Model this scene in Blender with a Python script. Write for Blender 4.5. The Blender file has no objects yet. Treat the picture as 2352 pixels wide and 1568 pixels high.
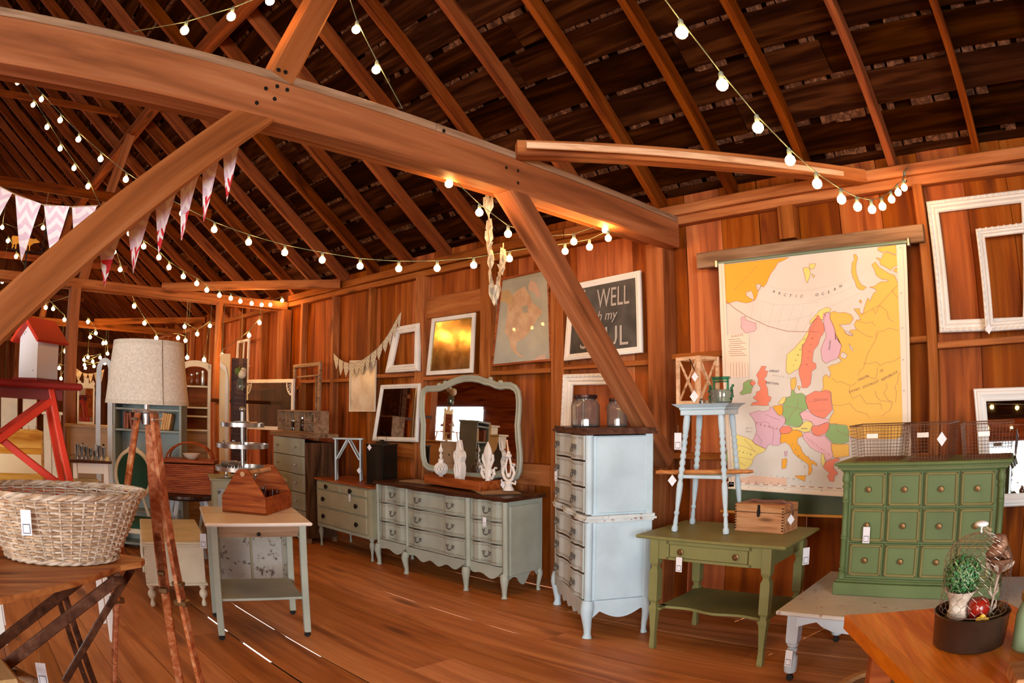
import bpy, bmesh, math, random
from math import sin, cos, pi, radians, hypot, atan2
from mathutils import Vector, Matrix, Euler
random.seed(7)
S = bpy.context.scene
C = S.collection

# ---------------------------------------------------------------- camera
EYE = Vector((0, 0, 1.6))
FPX, KAP, YAW, PIT = 1604.8, 0.0581876, 0.76323, 0.098461       # wide lens with barrel bend
CAMROT = (Matrix.Rotation(YAW, 3, 'Z') @ Matrix.Rotation(PIT, 3, 'X') @ Matrix.Rotation(pi / 2, 3, 'X'))
cd = bpy.data.cameras.new('camera'); cam = bpy.data.objects.new('camera', cd); C.objects.link(cam)
cam.matrix_world = Matrix.Translation(EYE) @ CAMROT.to_4x4()
cd.type = 'PANO'; cd.sensor_width = 36; cd.sensor_fit = 'HORIZONTAL'; cd.clip_start = 0.05
_k = 2352 / 36 / FPX
for _o in (cd, getattr(cd, 'cycles', None)):
    try:
        _o.panorama_type = 'FISHEYE_LENS_POLYNOMIAL'
        _o.fisheye_fov = pi
        _o.fisheye_polynomial_k0 = 0; _o.fisheye_polynomial_k1 = -_k; _o.fisheye_polynomial_k2 = 0
        _o.fisheye_polynomial_k3 = -KAP * _k ** 3; _o.fisheye_polynomial_k4 = 0
    except Exception: pass
S.camera = cam

# ---------------------------------------------------------------- light and exposure
S.view_settings.view_transform = 'Standard'; S.view_settings.look = 'None'
S.view_settings.gamma = 1; S.view_settings.use_curve_mapping = False
S.view_settings.exposure = EXPOSURE = 0.5
S.cycles.max_bounces = 6; S.cycles.diffuse_bounces = 3; S.cycles.glossy_bounces = 4; S.cycles.transmission_bounces = 6
S.cycles.transparent_max_bounces = 8; S.cycles.sample_clamp_indirect = 4; S.cycles.caustics_reflective = False; S.cycles.caustics_refractive = False
S.cycles.use_denoising = True
W = bpy.data.worlds.new('sky'); S.world = W; W.use_nodes = True
W.node_tree.nodes['Background'].inputs[0].default_value = (0.93, 0.97, 1.0, 1)
W.node_tree.nodes['Background'].inputs[1].default_value = 1.6
sl = bpy.data.lights.new('sun', 'SUN'); so = bpy.data.objects.new('sun', sl); C.objects.link(so)
sl.energy = 9; sl.angle = 0.009; sl.color = (1, .96, .9)
so.rotation_euler = Vector((-.24, -.97, -1.0)).to_track_quat('-Z', 'Y').to_euler(); so.location = (0, 12, 12)
def area(name, loc, to, sx, sy, power, col, spread=pi):
    l = bpy.data.lights.new(name, 'AREA'); l.shape = 'RECTANGLE'; l.size = sx; l.size_y = sy; l.energy = power; l.color = col; l.spread = spread
    o = bpy.data.objects.new(name, l); C.objects.link(o); o.location = loc
    o.rotation_euler = (Vector(to) - Vector(loc)).to_track_quat('-Z', 'Y').to_euler(); return o
# daylight through the big barn door in the near end wall and the door and windows of the back wall
area('barn_door_daylight', (4.4, -4.3, 1.9), (-2.4, 3.2, .3), 3.2, 2.6, 235, (.88, .95, 1.0), radians(115))
area('side_door_daylight', (-1.0, -6.4, 1.5), (-2.2, 2.6, .2), 2.6, 2.4, 95, (1.0, .90, .78), radians(120))
area('back_window_daylight', (-18.1, -6.4, 1.65), (-12, 3, .8), 3.2, 1.6, 75, (.95, .97, 1.0), radians(130))

# ---------------------------------------------------------------- finding places in the room from the photograph
def ray(px, py):
    x, y = px - 1176, py - 784
    r = max(hypot(x, y), 1e-6); q = r / FPX; th = q + KAP * q ** 3
    return CAMROT @ Vector((x / r * sin(th), -y / r * sin(th), -cos(th)))
def onZ(px, py, z=0.0):
    v = ray(px, py); t = (z - 1.6) / v.z; return Vector((v.x * t, v.y * t, z))
def onY(px, py, y):
    v = ray(px, py); t = y / v.y; return Vector((v.x * t, y, 1.6 + v.z * t))
def onX(px, py, x):
    v = ray(px, py); t = x / v.x; return Vector((x, v.y * t, 1.6 + v.z * t))
def away(px, py, s): return EYE + ray(px, py) * s
def rng(px, py, r):
    v = ray(px, py); t = r / hypot(v.x, v.y); return EYE + v * t

# ---------------------------------------------------------------- materials
MATS = {}
def mat(name, col=(.8, .8, .8), rough=.5, metal=0, **k):
    if name in MATS: return MATS[name]
    m = bpy.data.materials.new(name); m.use_nodes = True
    b = m.node_tree.nodes['Principled BSDF']; b.inputs['Base Color'].default_value = (*col, 1)
    b.inputs['Roughness'].default_value = rough; b.inputs['Metallic'].default_value = metal
    if 'emit' in k: b.inputs['Emission Color'].default_value = (*k.get('ecol', col), 1); b.inputs['Emission Strength'].default_value = k['emit']
    if 'trans' in k: b.inputs['Transmission Weight'].default_value = k['trans']; b.inputs['IOR'].default_value = k.get('ior', 1.45)
    if 'spec' in k: b.inputs['Specular IOR Level'].default_value = k['spec']
    if 'sub' in k: b.inputs['Subsurface Weight'].default_value = k['sub']
    if 'alpha' in k: b.inputs['Alpha'].default_value = k['alpha']
    MATS[name] = m; return m
def _nt(m):
    nt = m.node_tree; N = nt.nodes; L = nt.links; return nt, N, L, N['Principled BSDF']
def _ramp(N, stops):
    r = N.new('ShaderNodeValToRGB'); e = r.color_ramp.elements
    while len(e) < len(stops): e.new(.5)
    for i, (p, c) in enumerate(stops): e[i].position = p; e[i].color = (*c, 1)
    return r
def _coords(N, L, scale, rnd=True):
    tc = N.new('ShaderNodeTexCoord'); mp = N.new('ShaderNodeMapping'); mp.inputs['Scale'].default_value = scale
    if rnd:
        oi = N.new('ShaderNodeObjectInfo'); mu = N.new('ShaderNodeMath'); mu.operation = 'MULTIPLY'; mu.inputs[1].default_value = 37.7
        ad = N.new('ShaderNodeVectorMath'); ad.operation = 'ADD'
        L.new(oi.outputs['Random'], mu.inputs[0]); L.new(tc.outputs['Object'], ad.inputs[0]); L.new(mu.outputs[0], ad.inputs[1]); L.new(ad.outputs[0], mp.inputs['Vector'])
        return mp, oi
    L.new(tc.outputs['Object'], mp.inputs['Vector']); return mp, None
def wood(name, dark, mid, light, axis='X', s=1.0, rough=.65, vary=.35, bump=.25, knots=True, spec=.12):
    """sawn wood with grain along one axis of the object, each piece a little different"""
    if name in MATS: return MATS[name]
    m = mat(name, mid, rough, spec=spec); nt, N, L, b = _nt(m)
    sc = {'X': (1.2, 14, 14), 'Y': (14, 1.2, 14), 'Z': (14, 14, 1.2)}[axis]
    mp, oi = _coords(N, L, tuple(v * s for v in sc))
    n1 = N.new('ShaderNodeTexNoise'); n1.inputs['Scale'].default_value = 1; n1.inputs['Detail'].default_value = 5; n1.inputs['Distortion'].default_value = 1.2
    L.new(mp.outputs[0], n1.inputs['Vector'])
    r1 = _ramp(N, [(.28, dark), (.5, mid), (.72, light)]); L.new(n1.outputs['Fac'], r1.inputs[0])
    out = r1.outputs[0]
    mp2, _ = _coords(N, L, tuple(s * v for v in {'X': (3, 60, 60), 'Y': (60, 3, 60), 'Z': (60, 60, 3)}[axis]))
    n2 = N.new('ShaderNodeTexNoise'); n2.inputs['Scale'].default_value = 1; n2.inputs['Detail'].default_value = 3; L.new(mp2.outputs[0], n2.inputs['Vector'])
    r2 = _ramp(N, [(.3, (.84, .82, .80)), (.65, (1.05, 1.05, 1.05))]); L.new(n2.outputs['Fac'], r2.inputs[0])
    mx = N.new('ShaderNodeMix'); mx.data_type = 'RGBA'; mx.blend_type = 'MULTIPLY'; mx.inputs[0].default_value = 1
    L.new(out, mx.inputs[6]); L.new(r2.outputs[0], mx.inputs[7]); out = mx.outputs[2]
    if knots:
        mp3, _ = _coords(N, L, tuple(s * v for v in {'X': (1.6, 7, 7), 'Y': (7, 1.6, 7), 'Z': (7, 7, 1.6)}[axis]))
        v = N.new('ShaderNodeTexVoronoi'); v.inputs['Scale'].default_value = 1; L.new(mp3.outputs[0], v.inputs['Vector'])
        r3 = _ramp(N, [(.07, (.25, .2, .17)), (.2, (1, 1, 1))]); L.new(v.outputs['Distance'], r3.inputs[0])
        m3 = N.new('ShaderNodeMix'); m3.data_type = 'RGBA'; m3.blend_type = 'MULTIPLY'; m3.inputs[0].default_value = .8
        L.new(out, m3.inputs[6]); L.new(r3.outputs[0], m3.inputs[7]); out = m3.outputs[2]
    if vary:
        mr = N.new('ShaderNodeMapRange'); mr.inputs[3].default_value = 1 - vary; mr.inputs[4].default_value = 1 + vary * .6
        hv = N.new('ShaderNodeHueSaturation'); ms = N.new('ShaderNodeMapRange'); ms.inputs[3].default_value = 1.06; ms.inputs[4].default_value = 1 - vary * .15; L.new(oi.outputs['Random'], ms.inputs[0]); L.new(ms.outputs[0], hv.inputs['Saturation']); L.new(oi.outputs['Random'], mr.inputs[0]); L.new(mr.outputs[0], hv.inputs['Value']); L.new(out, hv.inputs['Color']); out = hv.outputs[0]
    L.new(out, b.inputs['Base Color'])
    bp = N.new('ShaderNodeBump'); bp.inputs['Strength'].default_value = bump; bp.inputs['Distance'].default_value = .004
    L.new(n2.outputs['Fac'], bp.inputs['Height']); L.new(bp.outputs[0], b.inputs['Normal'])
    return m
def paint(name, col, worn=(.3, .2, .12), amount=.62, rough=.55, scale=9, speck=True):
    """chalky furniture paint, faintly mottled, rubbed through in small spots"""
    if name in MATS: return MATS[name]
    m = mat(name, col, rough, spec=.35); nt, N, L, b = _nt(m)
    mp, oi = _coords(N, L, (scale,) * 3)
    n1 = N.new('ShaderNodeTexNoise'); n1.inputs['Scale'].default_value = .5; n1.inputs['Detail'].default_value = 4; L.new(mp.outputs[0], n1.inputs['Vector'])
    r1 = _ramp(N, [(.3, tuple(c * .86 for c in col)), (.7, tuple(min(1, c * 1.08) for c in col))]); L.new(n1.outputs['Fac'], r1.inputs[0]); out = r1.outputs[0]
    if speck:
        n2 = N.new('ShaderNodeTexNoise'); n2.inputs['Scale'].default_value = 2.2; n2.inputs['Detail'].default_value = 8; n2.inputs['Roughness'].default_value = .7; L.new(mp.outputs[0], n2.inputs['Vector'])
        r2 = _ramp(N, [(amount, (0, 0, 0)), (amount + .06, (1, 1, 1))]); L.new(n2.outputs['Fac'], r2.inputs[0])
        mx = N.new('ShaderNodeMix'); mx.data_type = 'RGBA'; L.new(r2.outputs[0], mx.inputs[0]); L.new(out, mx.inputs[6]); mx.inputs[7].default_value = (*worn, 1); out = mx.outputs[2]
    L.new(out, b.inputs['Base Color']); return m
def mottled(name, c1, c2, scale=6, rough=.6, metal=0, detail=5, **k):
    if name in MATS: return MATS[name]
    m = mat(name, c1, rough, metal, **k); nt, N, L, b = _nt(m)
    mp, oi = _coords(N, L, (scale,) * 3)
    n1 = N.new('ShaderNodeTexNoise'); n1.inputs['Scale'].default_value = 1; n1.inputs['Detail'].default_value = detail; L.new(mp.outputs[0], n1.inputs['Vector'])
    r1 = _ramp(N, [(.35, c1), (.65, c2)]); L.new(n1.outputs['Fac'], r1.inputs[0]); L.new(r1.outputs[0], b.inputs['Base Color']); return m

M_TIMBER = wood('old_timber', (.17, .055, .022), (.34, .115, .042), (.47, .19, .085), s=.5, vary=.15)
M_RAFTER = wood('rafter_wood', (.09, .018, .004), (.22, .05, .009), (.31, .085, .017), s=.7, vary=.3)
M_PLANKW = wood('wall_plank_wood', (.15, .030, .007), (.36, .085, .014), (.50, .15, .03), s=.5, vary=.42)
M_STUD = wood('stud_wood', (.17, .045, .012), (.38, .12, .03), (.50, .19, .06), s=.7, vary=.3)
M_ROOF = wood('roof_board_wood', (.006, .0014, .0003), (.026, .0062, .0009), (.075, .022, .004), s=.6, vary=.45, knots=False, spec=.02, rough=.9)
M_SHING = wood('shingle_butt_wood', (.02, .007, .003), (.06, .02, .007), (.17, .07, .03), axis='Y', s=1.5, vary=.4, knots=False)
M_FLOOR = wood('floor_board_wood', (.34, .105, .03), (.56, .20, .06), (.68, .29, .11), s=.5, rough=.5, vary=.22, spec=.25)
M_DARKW = wood('dark_stained_wood', (.03, .012, .007), (.075, .028, .015), (.13, .055, .03), rough=.35, vary=.2)
M_REDWOOD = wood('red_brown_wood', (.16, .035, .012), (.34, .085, .025), (.48, .15, .05), s=1.4, rough=.45, vary=.2, knots=False)
M_BOXWOOD = wood('pine_box_wood', (.34, .14, .06), (.52, .25, .12), (.64, .36, .19), s=1.6, vary=.1)
M_GREYW = wood('grey_weathered_wood', (.17, .095, .055), (.32, .19, .11), (.44, .29, .19), s=1, vary=.2)
M_PINE = wood('light_pine', (.55, .3, .16), (.72, .45, .27), (.82, .58, .38), s=1.5, vary=.12)
M_BLOCK = wood('butcher_block', (.50, .15, .03), (.66, .24, .06), (.76, .33, .1), s=1.4, rough=.35, vary=.25, knots=False, spec=.5, bump=.05)
M_YELLOWW = wood('yellow_plank_wood', (.5, .2, .03), (.72, .38, .08), (.85, .52, .16), s=1, vary=.1, knots=False)
M_SAGE = paint('grey_sage_paint', (.36, .38, .31), (.2, .12, .08), .66)
M_SAGE2 = paint('warm_sage_paint', (.36, .335, .215), (.2, .12, .07), .68)
M_ICE = paint('pale_blue_grey_paint', (.50, .62, .68), (.22, .12, .1), .67)
M_GREYP = paint('light_grey_paint', (.52, .57, .62), (.3, .16, .1), .67)
M_GREEN = paint('olive_green_paint', (.21, .20, .07), (.2, .08, .03), .7)
M_CABG = paint('antique_green_paint', (.12, .165, .058), (.2, .1, .03), .68)
M_GOLDRUB = paint('rubbed_gold_edge', (.20, .175, .06), (.15, .13, .05), .6)
M_WHITE = paint('white_distressed_paint', (.78, .74, .69), (.5, .36, .26), .66)
M_CREAM = paint('cream_paint', (.72, .62, .46), (.4, .25, .12), .7)
M_CLEANW = mat('clean_white_paint', (.82, .80, .77), .5)
M_RED = paint('bright_red_paint', (.60, .035, .012), (.3, .02, .01), .7, rough=.4)
M_IRON = mat('black_iron', (.018, .015, .013), .5, .6)
M_BRASS = mat('aged_brass', (.20, .11, .045), .42, .85)
M_PEWTER = mat('pewter_pull', (.16, .15, .14), .45, .6)
M_ZINC = mottled('galvanised_metal', (.42, .41, .40), (.72, .71, .69), 8, .28, .95)
M_GLASS = mat('clear_glass', (.95, .97, .96), .03, trans=1.0, ior=1.45)
M_PANE = mat('thin_clear_pane', (1, 1, 1), .02, alpha=.12, spec=.8)
M_MIRROR = mat('mirror_silver', (.82, .82, .80), .015, 1.0)
M_TAG = mat('paper_tag', (.78, .76, .80), .7)
M_INK = mat('printed_ink', (.12, .1, .12), .8)
M_STRING = mat('jute_string', (.42, .28, .15), .9)
M_BULB = mat('glowing_bulb', (1, .75, .4), .3, emit=105, ecol=(1, .50, .15))
M_CORD = mat('light_string_cord', (.10, .13, .08), .6)
M_SOCKET = mat('bulb_socket', (.13, .17, .14), .5)
# ---------------------------------------------------------------- mesh building
class MB:
    """collects shapes; build() links them as ONE mesh object"""
    def __init__(s): s.v = []; s.f = []; s.mi = []; s.cur = 0
    def add(s, vs, fs):
        o = len(s.v); s.v += [tuple(v) for v in vs]; s.f += [tuple(i + o for i in f) for f in fs]; s.mi += [s.cur] * len(fs); return s
    def box(s, c, d, rot=None, bev=0.0):
        hx, hy, hz = d[0] / 2, d[1] / 2, d[2] / 2; c = Vector(c)
        if rot is None: R = Matrix.Identity(3)
        elif isinstance(rot, (int, float)): R = Matrix.Rotation(rot, 3, 'Z')
        elif isinstance(rot, tuple): R = Euler(rot).to_matrix()
        else: R = rot
        if bev <= 0:
            vs = [c + R @ Vector((x * hx, y * hy, z * hz)) for x in (-1, 1) for y in (-1, 1) for z in (-1, 1)]
            return s.add(vs, [(0, 1, 3, 2), (4, 6, 7, 5), (0, 4, 5, 1), (2, 3, 7, 6), (0, 2, 6, 4), (1, 5, 7, 3)])
        b = min(bev, hx * .9, hy * .9, hz * .9); vs = []; idx = {}
        for x in (-1, 1):
            for y in (-1, 1):
                for z in (-1, 1):
                    for a in range(3):
                        p = [x * hx, y * hy, z * hz]
                        for q in range(3):
                            if q != a: p[q] -= (x, y, z)[q] * b
                        idx[(x, y, z, a)] = len(vs); vs.append(c + R @ Vector(p))
        fs = []
        for a in range(3):
            for sg in (-1, 1):
                q = []
                for u, w in ((-1, -1), (1, -1), (1, 1), (-1, 1)):
                    k = [0, 0, 0]; k[a] = sg; k[(a + 1) % 3] = u; k[(a + 2) % 3] = w; q.append(idx[(*k, a)])
                fs.append(tuple(q if sg > 0 else q[::-1]))
        for a in range(3):
            b1, b2 = (a + 1) % 3, (a + 2) % 3
            for u in (-1, 1):
                for w in (-1, 1):
                    k0 = [0, 0, 0]; k1 = [0, 0, 0]; k0[a] = -1; k1[a] = 1; k0[b1] = k1[b1] = u; k0[b2] = k1[b2] = w
                    q = [idx[(*k0, b1)], idx[(*k1, b1)], idx[(*k1, b2)], idx[(*k0, b2)]]
                    fs.append(tuple(q if u * w > 0 else q[::-1]))
        for x in (-1, 1):
            for y in (-1, 1):
                for z in (-1, 1):
                    q = [idx[(x, y, z, a)] for a in range(3)]; fs.append(tuple(q if x * y * z > 0 else q[::-1]))
        return s.add(vs, fs)
    def bar(s, p1, p2, w, h, up=(0, 0, 1), bev=0.0):
        p1 = Vector(p1); p2 = Vector(p2); x = (p2 - p1); Ln = x.length; x.normalize()
        y = Vector(up).cross(x)
        if y.length < 1e-4: y = Vector((0, 1, 0)).cross(x)
        y.normalize(); z = x.cross(y); R = Matrix((x, y, z)).transposed()
        return s.box((p1 + p2) / 2, (Ln, w, h), R, bev)
    def tube(s, pts, r, n=8, closed=False, caps=True):
        pts = [Vector(p) for p in pts]; m = len(pts); rs = r if isinstance(r, (list, tuple)) else [r] * m
        vs = []; prev = None
        for i, p in enumerate(pts):
            a = pts[(i - 1) % m] if (closed or i > 0) else p; b = pts[(i + 1) % m] if (closed or i < m - 1) else p
            t = (b - a); t = t.normalized() if t.length > 1e-9 else Vector((0, 0, 1))
            if prev is None:
                u = t.orthogonal().normalized()
            else:
                u = prev - t * prev.dot(t); u = u.normalized() if u.length > 1e-6 else t.orthogonal().normalized()
            prev = u; w = t.cross(u)
            vs += [p + (u * cos(2 * pi * k / n) + w * sin(2 * pi * k / n)) * rs[i] for k in range(n)]
        fs = []; seg = m if closed else m - 1
        for i in range(seg):
            for k in range(n):
                a, b = i * n, ((i + 1) % m) * n; fs.append((a + k, a + (k + 1) % n, b + (k + 1) % n, b + k))
        if caps and not closed: fs += [tuple(range(n))[::-1], tuple(range((m - 1) * n, m * n))]
        return s.add(vs, fs)
    def lathe(s, prof, n=20, c=(0, 0, 0), rot=None, sq=None, caps=True):
        """prof: (radius, height) from bottom to top; sq=(sx, sy) squashes the rings"""
        c = Vector(c); R = Matrix.Identity(3) if rot is None else (Euler(rot).to_matrix() if isinstance(rot, tuple) else rot); sx, sy = sq or (1, 1)
        vs = [c + R @ Vector((r * cos(2 * pi * k / n) * sx, r * sin(2 * pi * k / n) * sy, h)) for r, h in prof for k in range(n)]
        fs = [(i * n + k, i * n + (k + 1) % n, (i + 1) * n + (k + 1) % n, (i + 1) * n + k) for i in range(len(prof) - 1) for k in range(n)]
        if caps: fs += [tuple(range(n))[::-1], tuple(range((len(prof) - 1) * n, len(prof) * n))]
        return s.add(vs, fs)
    def prism(s, poly, d, M=None):
        """outline in local xz, thickness d along +y (triangulated by blender when built)"""
        M = M or Matrix.Identity(4); n = len(poly)
        area2 = sum(poly[i][0] * poly[(i + 1) % n][1] - poly[(i + 1) % n][0] * poly[i][1] for i in range(n))
        if area2 < 0: poly = poly[::-1]
        vs = [M @ Vector((x, 0, z)) for x, z in poly] + [M @ Vector((x, d, z)) for x, z in poly]
        return s.add(vs, [tuple(range(n)), tuple(range(n, 2 * n))[::-1]] + [((i + 1) % n, i, i + n, (i + 1) % n + n) for i in range(n)])
    def grid(s, fn, nu, nv, wrapu=False):
        vs = [fn(i / (nu if wrapu else nu - 1), j / (nv - 1)) for j in range(nv) for i in range(nu)]
        fs = []
        for j in range(nv - 1):
            for i in range(nu if wrapu else nu - 1):
                k = (i + 1) % nu; fs.append((j * nu + i, j * nu + k, (j + 1) * nu + k, (j + 1) * nu + i))
        return s.add(vs, fs)
    def ball(s, c, r, n=10, m=7, sq=(1, 1, 1)):
        c = Vector(c); vs = [c + Vector((0, 0, -r * sq[2]))]
        for j in range(1, m):
            a = -pi / 2 + pi * j / m
            vs += [c + Vector((r * cos(a) * cos(2 * pi * k / n) * sq[0], r * cos(a) * sin(2 * pi * k / n) * sq[1], r * sin(a) * sq[2])) for k in range(n)]
        vs.append(c + Vector((0, 0, r * sq[2]))); T = len(vs) - 1
        fs = [(0, 1 + (k + 1) % n, 1 + k) for k in range(n)] + [(T, 1 + (m - 2) * n + k, 1 + (m - 2) * n + (k + 1) % n) for k in range(n)]
        fs += [(1 + j * n + k, 1 + j * n + (k + 1) % n, 1 + (j + 1) * n + (k + 1) % n, 1 + (j + 1) * n + k) for j in range(m - 2) for k in range(n)]
        return s.add(vs, fs)
    def mesh(s, name, mats, smooth=False):
        me = bpy.data.meshes.new(name); me.from_pydata(s.v, [], s.f)
        for m in (mats if isinstance(mats, (list, tuple)) else [mats]): me.materials.append(m)
        if isinstance(mats, (list, tuple)) and len(mats) > 1: me.polygons.foreach_set('material_index', s.mi)
        if smooth:
            me.shade_smooth()
            try: me.set_sharp_from_angle(angle=radians(38))
            except Exception: pass
        me.update()
        if 0 < len(s.v) < 40000:
            bm = bmesh.new(); bm.from_mesh(me); bmesh.ops.recalc_face_normals(bm, faces=bm.faces); bm.to_mesh(me); bm.free()
        return me
    def build(s, name, mats, parent=None, smooth=False, loc=None, **kw):
        o = bpy.data.objects.new(name, s.mesh(name, mats, smooth)); C.objects.link(o)
        if parent: o.parent = parent
        if loc is not None: o.location = loc
        return tag(o, **kw)
def tag(o, label=None, cat=None, group=None, kind=None):
    if label: o['label'] = label
    if cat: o['category'] = cat
    if group: o['group'] = group
    if kind: o['kind'] = kind
    return o
def empty(name, loc=(0, 0, 0), rz=0, label=None, cat=None, group=None, kind=None, parent=None, rot=None):
    o = bpy.data.objects.new(name, None); C.objects.link(o); o.location = loc; o.rotation_euler = rot if rot else (0, 0, rz); o.empty_display_size = .1
    if parent: o.parent = parent
    return tag(o, label, cat, group, kind)
def B(c, d, rot=None, bev=0.0): return MB().box(c, d, rot, bev)
def copy_tree(o, parent=None):
    c = o.copy(); C.objects.link(c); c.parent = parent
    for ch in list(o.children): copy_tree(ch, c)
    return c
def frame_of(p1, p2, up):
    x = (Vector(p2) - Vector(p1)); L = x.length; x.normalize(); y = Vector(up).cross(x)
    if y.length < 1e-4: y = Vector((0, 1, 0)).cross(x)
    y.normalize(); z = x.cross(y); return Matrix((x, y, z)).transposed(), L
def timber(name, p1, p2, w, h, m, parent=None, up=(0, 0, 1), bev=.006, wob=.004, **kw):
    """a sawn timber as an object whose own X runs along its grain; w across, h along 'up'"""
    R, L = frame_of(p1, p2, up); k = max(2, min(9, int(L / .6) + 1)); b = min(bev, w * .3, h * .3); rnd = random.Random(int((p1[0] * 7 + p1[1] * 13 + p2[2] * 5) * 1000))
    sec = [(-w / 2 + b, -h / 2), (w / 2 - b, -h / 2), (w / 2, -h / 2 + b), (w / 2, h / 2 - b), (w / 2 - b, h / 2), (-w / 2 + b, h / 2), (-w / 2, h / 2 - b), (-w / 2, -h / 2 + b)]
    mb = MB(); vs = []
    for i in range(k):
        dy, dz = (rnd.uniform(-wob, wob), rnd.uniform(-wob, wob)) if 0 < i < k - 1 else (0, 0)
        vs += [(L * i / (k - 1), y + dy, z + dz) for y, z in sec]
    fs = [(i * 8 + j, i * 8 + (j + 1) % 8, (i + 1) * 8 + (j + 1) % 8, (i + 1) * 8 + j) for i in range(k - 1) for j in range(8)]
    fs = [f[::-1] for f in fs] + [tuple(range(8)), tuple(range((k - 1) * 8, k * 8))[::-1]]
    mb.add(vs, fs); fix(mb)
    o = mb.build(name, m, parent, **kw); o.matrix_local = Matrix.Translation(Vector(p1)) @ R.to_4x4(); return o
def fix(mb): mb.f = [f[::-1] for f in mb.f]; return mb
def textmesh(name, s, size, m, parent=None, loc=(0, 0, 0), rot=(pi / 2, 0, 0), depth=.001, shear=0, align='CENTER', sx=1.0, spacing=1.0):
    cu = bpy.data.curves.new(name, 'FONT'); cu.body = s; cu.size = size; cu.extrude = depth; cu.align_x = align; cu.align_y = 'CENTER'; cu.resolution_u = 2; cu.shear = shear; cu.space_character = spacing
    t = bpy.data.objects.new(name, cu); C.objects.link(t); bpy.context.view_layer.update()
    me = bpy.data.meshes.new_from_object(t.evaluated_get(bpy.context.evaluated_depsgraph_get())); bpy.data.objects.remove(t); bpy.data.curves.remove(cu)
    me.materials.clear(); me.materials.append(m); o = bpy.data.objects.new(name, me); C.objects.link(o)
    if parent: o.parent = parent
    o.location = loc; o.rotation_euler = rot; o.scale = (sx, 1, 1); return o
def price_tag(parent, p, size=.035, rz=0, kind='diamond', face=None):
    """a small shop tag hanging on its string, a part of the thing it is tied to"""
    mb = MB(); s2 = size
    pts = [(0, s2), (-s2 * .75, 0), (0, -s2), (s2 * .75, 0)] if kind == 'diamond' else [(-s2 * .45, s2), (-s2 * .45, -s2), (s2 * .45, -s2), (s2 * .45, s2)]
    mb.prism(pts, .0015, Matrix.Rotation(rz, 4, 'Z'))
    o = mb.build('price_tag', M_TAG, parent, loc=p, label='white paper price tag')
    k = MB(); 
    if kind != 'diamond':
        k.prism([(-s2 * .32, -s2 * .85), (s2 * .32, -s2 * .85), (s2 * .32, -s2 * .1), (-s2 * .32, -s2 * .1)], .0008, Matrix.Rotation(rz, 4, 'Z') @ Matrix.Translation((0, -.0012, 0)))
        k.prism([(-s2 * .27, -s2 * .78), (s2 * .27, -s2 * .78), (s2 * .27, -s2 * .17), (-s2 * .27, -s2 * .17)], .0008, Matrix.Rotation(rz, 4, 'Z') @ Matrix.Translation((0, -.0018, 0)))
        k.mi = [0] * 6 + [1] * 6
        k.build('printed_square', [M_INK, M_TAG], o)
    MB().tube([(0, 0, s2), (0, .003, s2 + size * .9)], .0008, 4).build('string', M_STRING, o)
    return o
# ================================================================ THE BARN
YW, YS, YP = 4.9, 4.8, 4.7          # inner face of the wall boards, of the studs, of the posts
SL = .78; CA = math.atan(SL); RIDGE = -.9
def zr(y): return 3.24 + SL * (4.8 - y)      # underside of the rafters
XL, XR = -24.0, 4.6
ST = 'structure'
def setting(name, label=None): return empty(name, label=label, kind=ST)
# ---- floor of wide boards
floor = setting('floor', 'worn reddish wide board barn floor')
rf = random.Random(3)
ys = [1.80 + .335 * k for k in range(-25, 11)]
ys = [y for y in ys if y > -6.7] ; ys = ys[:-1] + [4.46, 4.64, 4.98] if ys[-1] > 4.7 else ys + [4.64, 4.98]
ys = sorted(set([round(y, 3) for y in ys if not 4.2 < y < 4.9] + [4.13, 4.46, 4.65]))
lit = {1.8: .012, 2.135: .010, 3.475: .009, 4.13: .008, 4.46: .008, 4.65: .014}
glow = [(1.8, 445, 1405, 492, 1443), (1.8, 520, 1465, 592, 1514), (2.135, 512, 1380, 600, 1440), (2.135, 620, 1452, 705, 1503), (3.475, 859, 1361, 925, 1385), (3.475, 960, 1396, 1060, 1427), (3.475, 1095, 1438, 1165, 1459), (4.13, 992, 1339, 1062, 1359), (4.46, 1018, 1317, 1103, 1340), (4.65, 1169, 1340, 1284, 1363), (4.65, 1066, 1322, 1120, 1333), (4.13, 1384, 1433, 1453, 1450)]
def board_mesh(Ln, w, t=.03, und=.028):
    mb = MB(); b = .0015
    sec = [(-w / 2, -b), (-w / 2 + b, 0), (w / 2 - b, 0), (w / 2, -b), (w / 2 - und, -t), (-w / 2 + und, -t)]
    vs = [(x, y, z) for x in (0, Ln) for y, z in sec]
    mb.add(vs, [tuple(range(6)), tuple(range(6, 12))[::-1]] + [(j, (j + 1) % 6, (j + 1) % 6 + 6, j + 6) for j in range(6)]); return mb
for i in range(len(ys) - 1):
    y0, y1 = ys[i], ys[i + 1]; g0 = lit.get(y0, .003) / 2; g1 = lit.get(y1, .003) / 2
    w = (y1 - y0) - g0 - g1; yc = (y0 + g0 + y1 - g1) / 2; x = XL - rf.uniform(0, 2)
    while x < XR:
        L = rf.uniform(3.2, 5.2) if y0 > -1 else 8
        if x + L > XL:
            o = board_mesh(L - .003, w, und=.034 if (y0 in lit or y1 in lit) else .02).build('floor_board', M_FLOOR, floor); o.location = (max(x, x), yc, rf.uniform(-.0012, 0))
        x += L
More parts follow.
